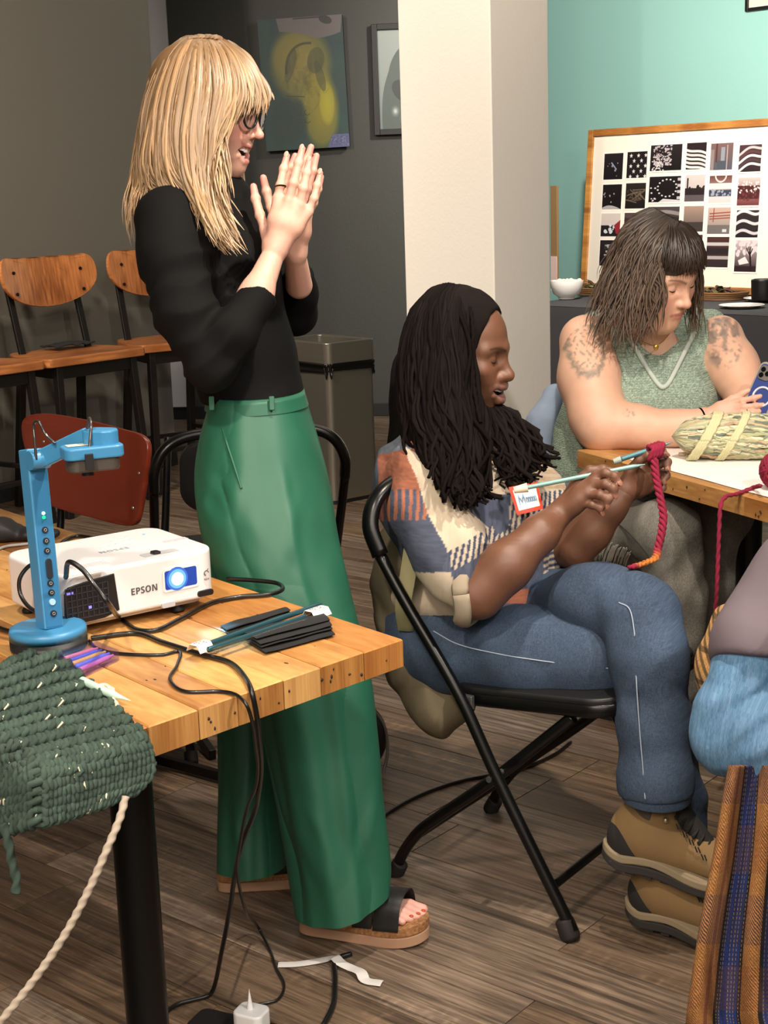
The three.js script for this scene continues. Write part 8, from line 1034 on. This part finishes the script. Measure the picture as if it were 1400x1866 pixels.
// ---------------------------------------------------------------- the person cut by the right edge: grey tee over a light blue sleeve, elbow out; seen only in part
{
  seed(1717);
  const person = thing('person', 'person cut off by the right edge, mauve-grey tee over light blue sleeves, elbow bent', 'person', V(1.0, 0, -2.35)); const O = person.position.clone(), L = (g) => g.translate(-O.x, -O.y, -O.z), D = 2.42;
  const s = new Sdf(); s.chain([J(1510, 1080, 2.5), J(1395, 1200, 2.44), J(1345, 1310, D), J(1332, 1348, D)], [0.075, 0.071, 0.066, 0.055], 0.04); s.chain([J(1330, 1345, D), J(1400, 1352, 2.36), J(1480, 1340, 2.3)], [0.056, 0.06, 0.045], 0.035);
  const fold = (x, y, z) => { const p = V(x, y, z), q = p.clone().sub(J(1395, 1310, 2.36)); const r = Math.hypot(q.x, q.y); const pe = q.x * 0.62 - q.y * 0.78; return 0.0045 * Math.sin(pe * 170 + noise(x * 14, y * 14, z * 14) * 5) * Math.exp(-r * r / 0.005) + 0.012 * (fbm(x * 14, y * 14, z * 14, 3) - 0.5); };
  const blueT = mirror(dataTex(256, 256, (u, v, x, y) => { const n = fbm(u * 30, v * 5, 2, 3) * 0.6 + 0.4 * h3(x >> 1, y >> 3, 4), t = clamp(n); return [mixn(0.24, 0.48, t), mixn(0.41, 0.62, t), mixn(0.55, 0.76, t)]; }));
  part(person, 'long_sleeve', L(s.mesh(0.0045, { disp: fold, dispMax: 0.012 })), std(0xffffff, 0.85, { map: rep(blueT, 6, 6), bumpMap: rep(weaveBump, 30, 30), bumpScale: 0.0004 }), 'heathered light blue long sleeve');
  const t = new Sdf(); t.chain([J(1570, 980, 2.56), J(1475, 1090, 2.48), J(1402, 1190, 2.44)], [0.1, 0.104, 0.098], 0.05); t.ell(J(1640, 1130, 2.66), V(0.2, 0.34, 0.16), null, 0.08); t.ell(J(1640, 960, 2.66), V(0.16, 0.12, 0.12), null, 0.08); t.plane(J(1360, 1212, 2.43), J(1375, 1250, 2.43).sub(J(1398, 1120, 2.47)), 0.004);
  const tee = part(person, 'tee', L(t.mesh(0.0055, { disp: (x, y, z) => 0.01 * (fbm(x * 10, y * 10, z * 10, 3) - 0.5) + 0.004 * Math.sin(x * 40 + y * 18), dispMax: 0.01 })), std(0x6a5f66, 0.9, { bumpMap: rep(weaveBump, 40, 40), bumpScale: 0.0003 }), 'mauve-grey short-sleeved tee');
  const b = new Sdf(); b.chain([J(1470, 1342, 2.3), J(1530, 1330, 2.25)], [0.036, 0.03], 0.02); b.chain([J(1640, 840, 2.66), J(1645, 930, 2.66)], [0.055, 0.07], 0.03); b.ell(J(1640, 745, 2.64), V(0.08, 0.115, 0.1), null, 0.03); const hd = handSdf(new Sdf(), J(1530, 1330, 2.25), J(1500, 1336, 2.27), [[[1580, 1316, 2.2], [1610, 1312, 2.17], [1630, 1316, 2.15], [1642, 1324, 2.14]], [[1584, 1326, 2.2], [1616, 1324, 2.17], [1636, 1328, 2.15], [1648, 1336, 2.14]], [[1584, 1336, 2.2], [1612, 1338, 2.17], [1632, 1342, 2.15], [1642, 1348, 2.14]], [[1578, 1346, 2.2], [1600, 1350, 2.18], [1616, 1354, 2.17], [1626, 1358, 2.16]], [[1552, 1310, 2.22], [1574, 1296, 2.2], [1592, 1290, 2.19], [1606, 1290, 2.18]]].map((c) => c.map((q) => J(...q))), 0.0088);
  part(person, 'body', L(merge([b.mesh(0.008, { color: () => [0.6, 0.36, 0.26] }), hd.mesh(0.004, { color: () => [0.6, 0.36, 0.26] })])), skinMat(0.5));
  const h = new Sdf(); h.ell(J(1644, 730, 2.65), V(0.095, 0.12, 0.115), null, 0.03).ell(J(1650, 815, 2.70), V(0.09, 0.1, 0.06), null, 0.05); part(person, 'hair', L(h.mesh(0.012)), std(0x3a2c22, 0.6));
  const tr = new Sdf(); tr.ell(J(1560, 1420, 2.65), V(0.2, 0.14, 0.19), null, 0.06); tr.chain([J(1540, 1440, 2.55), J(1560, 1500, 2.2)], [0.1, 0.08], 0.05); tr.chain([J(1560, 1500, 2.2), V(1.02, 0.06, -2.0)], [0.078, 0.055], 0.04); tr.plane(V(0, 0.03, 0), V(0, -1, 0)); part(person, 'trousers', L(tr.mesh(0.012)), std(0x23252c, 0.9));
  // chair with the woven shawl over its back
  const c = copyOf(chairB); c.userData.label = 'folding chair at the right edge hidden under the orange and blue shawl'; c.position.set(1.12, 0, -2.02); c.rotation.y = 1.25;
  const plaid = canvasTex(512, 1024, (g, w, h) => {
    const img = g.createImageData(w, h), d = img.data; const orange = [206, 142, 76], rustc = [168, 98, 56], blue = [50, 76, 160], navy = [28, 32, 62], black = [26, 22, 26], plum = [84, 62, 92], creamc = [206, 176, 120];
    const warp = (x) => { const t = x / w; if (t < 0.14) return orange; if (t < 0.2) return rustc; if (t < 0.3) return orange; if (t < 0.335) return black; if (t < 0.36) return navy; if (t < 0.56) return blue; if (t < 0.6) return black; if (t < 0.72) return orange; if (t < 0.76) return black; if (t < 0.95) return blue; return navy; };
    for (let y = 0; y < h; y++) { const band = Math.sin(y / h * 21) * 0.5 + 0.5, weft = band > 0.72 ? plum : band < 0.25 ? rustc : null; for (let x = 0; x < w; x++) { const a = warp(x); const twill = ((x + y * 1.0) % 8) < 4; let c2 = weft && !twill ? [mixn(a[0], weft[0], 0.75), mixn(a[1], weft[1], 0.75), mixn(a[2], weft[2], 0.75)] : a; const st = [0.345, 0.372, 0.43, 0.47, 0.51, 0.575, 0.775, 0.84, 0.88].some((q) => Math.abs(x / w - q) < 0.0048); if (st && (y % 10) < 6) c2 = creamc; if (!twill) c2 = c2.map((q) => q * 0.72); const n = 0.82 + 0.36 * h3(x >> 1, y >> 1, 5), o = (y * w + x) * 4; d[o] = c2[0] * n; d[o + 1] = c2[1] * n; d[o + 2] = c2[2] * n; d[o + 3] = 255; } } g.putImageData(img, 0, 0); });
  plaid.wrapS = plaid.wrapT = THREE.RepeatWrapping; const pm = std(0xffffff, 0.95, { map: plaid, side: THREE.DoubleSide, bumpMap: rep(weaveBump, 40, 40), bumpScale: 0.0009 });
  const sh = thing('woven_shawl', 'orange and blue plaid woven shawl hanging over the chair back at the right edge', 'shawl', J(1360, 1600, 2.32)), so = sh.position;
  const left = [[1330, 1395], [1322, 1440], [1312, 1500], [1300, 1570], [1286, 1640], [1272, 1720], [1262, 1790], [1254, 1846], [1252, 1868]], grid = []; const NU = 90, NV = 70;
  for (let i = 0; i <= NU; i++) { const u = i / NU, row = []; for (let j = 0; j <= NV; j++) { const v = j / NV, lf = catmull(left.map(([x, y]) => V(x, y, 0)), NV)[j]; const sp = 0.55 + 0.45 * v, x = lf.x + u * 420 * sp, fold = Math.sin(u * 24 + 0.8 * Math.sin(v * 3)) * (0.026 + 0.014 * v) + Math.sin(u * 37 + 1) * 0.006 + 0.012 * (noise(u * 8, v * 5, 2) - 0.5); row.push(J(x, lf.y + u * 20 * v, 2.30 + 0.02 * v - fold).sub(so)); } grid.push(row); }
  const g = sheet(grid, 0.005), uv = g.attributes.uv; for (let i = 0; i < uv.count; i++) uv.setXY(i, uv.getX(i) * 4.0, uv.getY(i) * 1.35); part(sh, 'shawl_cloth', g, pm);
  const hem = grid.map((r) => r[NV].clone().addScaledVector(FWD, -0.001)); part(sh, 'shawl_hem', sweep(hem, 0.0045, 6), std(0x2b2f5c, 0.9), 'dark blue hem');
  // the fold of the shawl over the chair back
  const up = new Sdf(); up.ell(J(1332, 1166, 2.56), V(0.045, 0.075, 0.05), new THREE.Matrix4().makeRotationZ(-0.35), 0.03).ell(J(1318, 1215, 2.55), V(0.036, 0.065, 0.045), null, 0.03).cap(J(1310, 1240, 2.55), J(1318, 1330, 2.52), 0.03, 0.025, 0.03); part(sh, 'shawl_fold', up.mesh(0.005, { disp: (x, y, z) => 0.004 * Math.sin(x * 90 + y * 30), dispMax: 0.005, uv: (x, y, z) => [x * 2 + z, y * 1.35] }).translate(-so.x, -so.y, -so.z), std(0xffffff, 0.95, { map: rep(dataTex(64, 64, (u, v, x, y) => { const k = ((x + y) % 16) < 9 ? 1 : 0.55, n = 0.85 + 0.3 * h3(x, y, 4), g = (y % 32) < 5 ? 0.6 : 1; return [0.86 * k * n * g, 0.66 * k * n * g, 0.42 * k * n * g]; }), 7, 7), bumpMap: rep(weaveBump, 30, 30), bumpScale: 0.001 }), 'orange folded part of the shawl');
}
// ---------------------------------------------------------------- knitting in progress, yarn and bags
{
  // needles in the seated woman's hands
  const teal = std(0x7fa9a4, 0.28, { metalness: 0.3 }), n1 = thing('knitting_needle', 'long pale teal knitting needle with a cream end cap in the right hand', 'knitting needle', J(1040, 875, 2.965)), o1 = n1.position;
  const a = J(958, 889, 3.0), b = J(1176, 846, 2.99); part(n1, 'needle_shaft', sweep(catmull([a, a.clone().lerp(b, 0.5), b], 40).map((p) => p.sub(o1)), (f) => 0.0048 * (f > 0.9 ? 1 - (f - 0.9) / 0.1 * 0.9 : 1), 12), teal); const d1 = b.clone().sub(a).normalize(); part(n1, 'end_cap', cyl(a.clone().addScaledVector(d1, -0.024).sub(o1), a.clone().addScaledVector(d1, 0.004).sub(o1), 0.0065, 0.0098, 20), std(0xe6d9bd, 0.5), 'cream end cap');
  const n2 = thing('knitting_needle', 'teal needle with a pointed tip held upright in the left hand with red stitches', 'knitting needle', J(1180, 835, 3.07)), o2 = n2.position; const c = J(1132, 837, 3.07), e = J(1226, 806, 3.06); part(n2, 'needle_shaft', sweep(catmull([c, c.clone().lerp(e, 0.5), e], 30).map((p) => p.sub(o2)), (f) => 0.0052 * (f > 0.72 ? 1 - (f - 0.72) / 0.28 * 0.92 : 1), 12), std(0x4f7f8a, 0.3, { metalness: 0.3 })); part(n2, 'end_cap', cyl(c.clone().sub(o2), c.clone().addScaledVector(e.clone().sub(c).normalize(), -0.016).sub(o2), 0.0075, 0.006, 16), std(0x9aa59a, 0.5));
  // crimson stitches and strand
  const red = [0.30, 0.012, 0.045], redM = new THREE.MeshStandardMaterial({ vertexColors: true, roughness: 0.95, bumpMap: rep(fineBump, 60, 60), bumpScale: 0.0006 }); seed(66);
  const ks = thing('red_knitting', 'small piece of crimson chunky knitting hanging from the needle', 'knitting', J(1200, 930, 3.04)), ko = ks.position, gs = []; const strand = (pts, r, n, col, k = 300) => sweep(catmull(pts, n), r, 8, { prof: (q, f, len) => 1 + 0.22 * Math.cos(2 * q + len * k), col: col ?? (() => red) });
  for (let k = 0; k < 4; k++) { const base = J(1186 + k * 6, 826 - k * 2, 3.055), ring = []; for (let q = 0; q <= 14; q++) { const an = q / 14 * 6.283; ring.push(base.clone().add(V(0.004 * Math.sin(an * 2), Math.cos(an) * 0.014, Math.sin(an) * 0.011)).sub(ko)); } gs.push(strand(ring, 0.0052, 28)); }
  part(ks, 'loop_stitches', merge(gs), redM); const two = (f) => { const t = sstep(0.55, 0.72, f) * sstep(0.95, 0.82, f); return [mixn(red[0], 0.62, t), mixn(red[1], 0.2, t), mixn(red[2], 0.03, t)]; };
  const path = [[1192, 836, 3.05], [1196, 870, 3.04], [1203, 905, 3.03], [1209, 940, 3.02], [1206, 970, 3.01], [1199, 1000, 3.0], [1196, 1015, 2.99], [1180, 1024, 2.96], [1160, 1031, 2.94], [1150, 1034, 2.93]]; const wob = (ph, am) => catmull(path.map((q) => J(...q)), 60).map((p, i) => p.add(V(Math.sin(i * 0.9 + ph) * am, Math.cos(i * 0.9 + ph) * am * 0.5, Math.cos(i * 0.9 + ph) * am)).sub(ko)); for (const ph of [0, 2.1, 4.2]) part(ks, 'plied_strand', sweep(wob(ph, 0.0052), 0.0042, 7, { col: (f) => two(f), prof: (q, f, len) => 1 + 0.18 * Math.cos(2 * q + len * 300) }), redM);
  // second table: paper, skein, red ball with its strand
  const TT2 = 0.7605; const paper = thing('paper_sheet', 'large white paper sheet on the second butcher-block table', 'paper', onY(1290, 850, TT2)), po = paper.position; const q4 = [[1148, 838], [1222, 806], [1560, 850], [1440, 918]].map(([x, y]) => onY(x, y, TT2)); const pg = []; for (let i = 0; i <= 20; i++) { const row = []; for (let j = 0; j <= 12; j++) row.push(q4[0].clone().lerp(q4[3], i / 20).lerp(q4[1].clone().lerp(q4[2], i / 20), j / 12).setY(TT2 + 0.001 + 0.002 * noise(i * 0.3, j * 0.3)).sub(po)); pg.push(row); } part(paper, 'paper_surface', sheet(pg, 0.0008), std(0xefe9e2, 0.8, { side: THREE.DoubleSide }));
  const sk = thing('yarn_skein', 'big skein of variegated cream, green and peach yarn on the white paper', 'yarn', onY(1345, 838, TT2)), ax = V(0.98, 0, 0.2).normalize(), ay = V(0, 1, 0), az = ax.clone().cross(ay); const skc = V(0, 0.062, 0); seed(71); const cols = [[0.56, 0.52, 0.33], [0.40, 0.42, 0.26], [0.17, 0.20, 0.15], [0.55, 0.36, 0.22], [0.62, 0.58, 0.42], [0.34, 0.36, 0.20]]; const ym = new THREE.MeshStandardMaterial({ vertexColors: true, roughness: 0.95 }); const bund = [];
  for (let k = 0; k < 130; k++) { const r = Math.sqrt(rnd()) , an = rnd() * 6.283, rr2 = k < 90 ? 1 : r, ph = rr(-0.35, 0.35), pts = [], L0 = 0.165; for (let i = 0; i <= 12; i++) { const t = i / 12 * 2 - 1, w = Math.pow(1 - Math.pow(Math.abs(t), 2.6), 0.55), tw = an + ph * t * 2 + 0.25 * Math.sin(t * 3 + k); pts.push(skc.clone().addScaledVector(ax, t * L0).addScaledVector(ay, Math.sin(tw) * 0.056 * w * rr2).addScaledVector(az, Math.cos(tw) * 0.062 * w * rr2)); } const c0 = cols[Math.floor(rnd() * cols.length)], c1 = cols[Math.floor(rnd() * cols.length)], q = rr(0.8, 1.15); bund.push(sweep(catmull(pts, 30), 0.0052, 6, { prof: (a2, f, len) => 1 + 0.24 * Math.cos(2 * a2 + len * 280), col: (f) => [0, 1, 2].map((i) => mixn(c0[i], c1[i], sstep(0.3, 0.7, f)) * q) })); }
  for (let k = 0; k < 7; k++) { const ring = [], t0 = -0.095 + k * 0.006, sl = 0.07; for (let i = 0; i <= 24; i++) { const an = i / 24 * 6.283; ring.push(skc.clone().addScaledVector(ax, t0 + Math.sin(an) * sl * 0.5 + (k > 3 ? 0.05 : 0)).addScaledVector(ay, Math.sin(an) * 0.061).addScaledVector(az, Math.cos(an) * 0.066)); } bund.push(sweep(catmull(ring, 60), 0.0052, 6, { prof: (a2, f, len) => 1 + 0.24 * Math.cos(2 * a2 + len * 280), col: () => [0.58, 0.55, 0.33] })); }
  const body = part(sk, 'wound_yarn', merge(bund), ym); body.userData.kind = 'stuff'; const core = new THREE.SphereGeometry(1, 24, 16).scale(0.155, 0.05, 0.055).applyMatrix4(basisM(skc, ax, ay, az)); part(sk, 'yarn_core', core, new THREE.MeshStandardMaterial({ color: new THREE.Color().setRGB(0.2, 0.19, 0.12), roughness: 1 }));
  const lb = thing('wooden_stick', 'short pale wooden stick end beside the variegated skein', 'stick', onY(1258, 829, TT2 + 0.004)); part(lb, 'stick_body', box(0.06, 0.008, 0.014, 0.002).translate(0, 0.003, 0), std(0xcdb79a, 0.7));
  const rb = thing('red_yarn_ball', 'ball of crimson yarn on the second table at the right edge', 'yarn', onY(1420, 893, TT2)), ball = []; for (let k = 0; k < 46; k++) { const n = V(rr(-1, 1), rr(-1, 1), rr(-1, 1)).normalize(), t1 = V(n.y, n.z, -n.x).cross(n).normalize(), t2 = n.clone().cross(t1), R1 = 0.044 * rr(0.92, 1.02), off = rr(-0.4, 0.4), ring = []; for (let i = 0; i <= 20; i++) { const an = i / 20 * 6.283; ring.push(V(0, 0.047, 0).addScaledVector(t1, Math.cos(an) * R1 * Math.sqrt(1 - off * off)).addScaledVector(t2, Math.sin(an) * R1 * Math.sqrt(1 - off * off)).addScaledVector(n, R1 * off)); } ball.push(sweep(ring, 0.0038, 6, { col: () => red.map((q) => q * rr(0.8, 1.2)) })); } part(rb, 'wound_yarn', merge(ball), redM).userData.kind = 'stuff';
  const ys = thing('red_yarn_strand', 'crimson yarn strand running from the ball over the table edge and down', 'yarn', J(1318, 905, 3.5)), yo = ys.position; const eg = onY(1318, 907, TT2 + 0.004), dE = eg.clone().sub(V(0, EYE, 0)).dot(FWD); part(ys, 'yarn_strand', sweep(catmull([onY(1386, 885, TT2 + 0.03), onY(1372, 889, TT2 + 0.008), onY(1344, 900, TT2 + 0.004), onY(1322, 906, TT2 + 0.005), P(1314, 920, dE - 0.02), P(1311, 960, dE - 0.02), P(1309, 1010, dE - 0.01), P(1307, 1060, dE), P(1304, 1110, dE + 0.02), P(1300, 1150, dE + 0.03)].map((p) => p.sub(yo)), 120), 0.0047, 8, { prof: (q, f, len) => 1 + 0.22 * Math.cos(2 * q + len * 260), col: () => red }), redM);
}
{ // khaki bag hanging on the seated woman's chair, with its strap
  const t = thing('khaki_bag', 'khaki fabric shoulder bag hanging from the back of the folding chair', 'bag', J(770, 1180, 3.2)), o = t.position, cloth = std(0x6a604a, 0.85, { bumpMap: rep(weaveBump, 30, 30), bumpScale: 0.0005, side: THREE.DoubleSide });
  const s = new Sdf(); s.ell(J(735, 1080, 3.3), V(0.06, 0.13, 0.11), new THREE.Matrix4().makeRotationZ(0.12), 0.05); s.ell(J(760, 1190, 3.27), V(0.075, 0.12, 0.13), new THREE.Matrix4().makeRotationZ(0.2), 0.06); s.ell(J(800, 1275, 3.24), V(0.075, 0.07, 0.13), null, 0.05); s.cap(J(706, 980, 3.28), J(715, 1060, 3.3), 0.022, 0.04, 0.04);
  part(t, 'bag_body', s.mesh(0.006, { disp: (x, y, z) => 0.013 * (fbm(x * 15, y * 8, z * 15, 3) - 0.5) + 0.006 * Math.sin(x * 70 + y * 18 + 6 * noise(x * 8, y * 8, z * 8)), dispMax: 0.016 }).translate(-o.x, -o.y, -o.z), cloth);
  const str = [[742, 918, 3.14], [748, 950, 3.10], [752, 985, 3.08], [748, 1020, 3.065], [742, 1060, 3.06], [735, 1105, 3.07], [740, 1150, 3.12]], rows = catmull(str.map((q) => J(...q)), 30).map((p, i) => [-1, -0.3, 0.3, 1].map((k) => p.clone().add(V(k * 0.016, 0, -Math.abs(k) * 0.004 + k * 0.006)).sub(o))); part(t, 'strap', sheet(rows, 0.003), std(0x8f8a66, 0.85, { side: THREE.DoubleSide }), 'wide pale khaki strap');
}
{ // dark bag on the floor behind the trousers
  const c = onY(694, 1412, 0), t = thing('dark_backpack', 'dark rounded backpack standing on the floor behind the green trousers', 'bag', c); const s = new Sdf(); s.ell(V(-0.075, 0.085, -0.04), V(0.09, 0.095, 0.11), null, 0.04).ell(V(-0.075, 0.1, -0.05), V(0.08, 0.08, 0.09), null, 0.04).plane(V(0, 0.0, 0), V(0, -1, 0)); part(t, 'backpack_body', s.mesh(0.008, { disp: (x, y, z) => 0.006 * (fbm(x * 20, y * 20, z * 20, 2) - 0.5), dispMax: 0.006 }), std(0x1f1c1c, 0.7)); part(t, 'piping', tube([V(0.008, 0.02, 0.03), V(0.02, 0.07, 0.01), V(0.012, 0.13, -0.02), V(-0.02, 0.17, -0.03), V(-0.06, 0.185, -0.03)], 0.004, 8), std(0x8a857d, 0.6), 'pale grey piping');
}
{ const c = onY(1122, 1305, 0.0), t = thing('red_shoe', 'small orange-red shoe toe on the floor behind the folding chair', 'shoe', c, -0.5), s = new Sdf(); s.ell(V(0, 0.035, 0), V(0.05, 0.038, 0.04), null, 0.02).ell(V(0.1, 0.05, 0), V(0.07, 0.05, 0.038), null, 0.04).plane(V(0, 0.008, 0), V(0, -1, 0)); part(t, 'shoe_upper', s.mesh(0.005), std(0xb8402a, 0.7)); part(t, 'shoe_sole', extrude(roundRect(0.22, 0.075, 0.035), 0.008, 0.002).rotateX(-Math.PI / 2).translate(0.058, 0, 0), std(0x141414, 0.7)); }
{ // denim jacket hanging beside the tattooed woman
  const t = thing('denim_jacket', 'pale blue denim jacket draped behind the tattooed woman by the pillar', 'jacket', J(992, 780, 4.45)), o = t.position, s = new Sdf(); s.chain([J(1010, 720, 4.48), J(990, 770, 4.46), J(978, 840, 4.46)], [0.035, 0.045, 0.05], 0.03); part(t, 'jacket_body', s.mesh(0.006, { disp: (x, y, z) => 0.012 * (fbm(x * 20, y * 20, z * 20, 3) - 0.5), dispMax: 0.01 }).translate(-o.x, -o.y, -o.z), std(0x8b9bb3, 0.9, { bumpMap: rep(weaveBump, 20, 20), bumpScale: 0.0006 })); }
renderer.render(scene, camera);
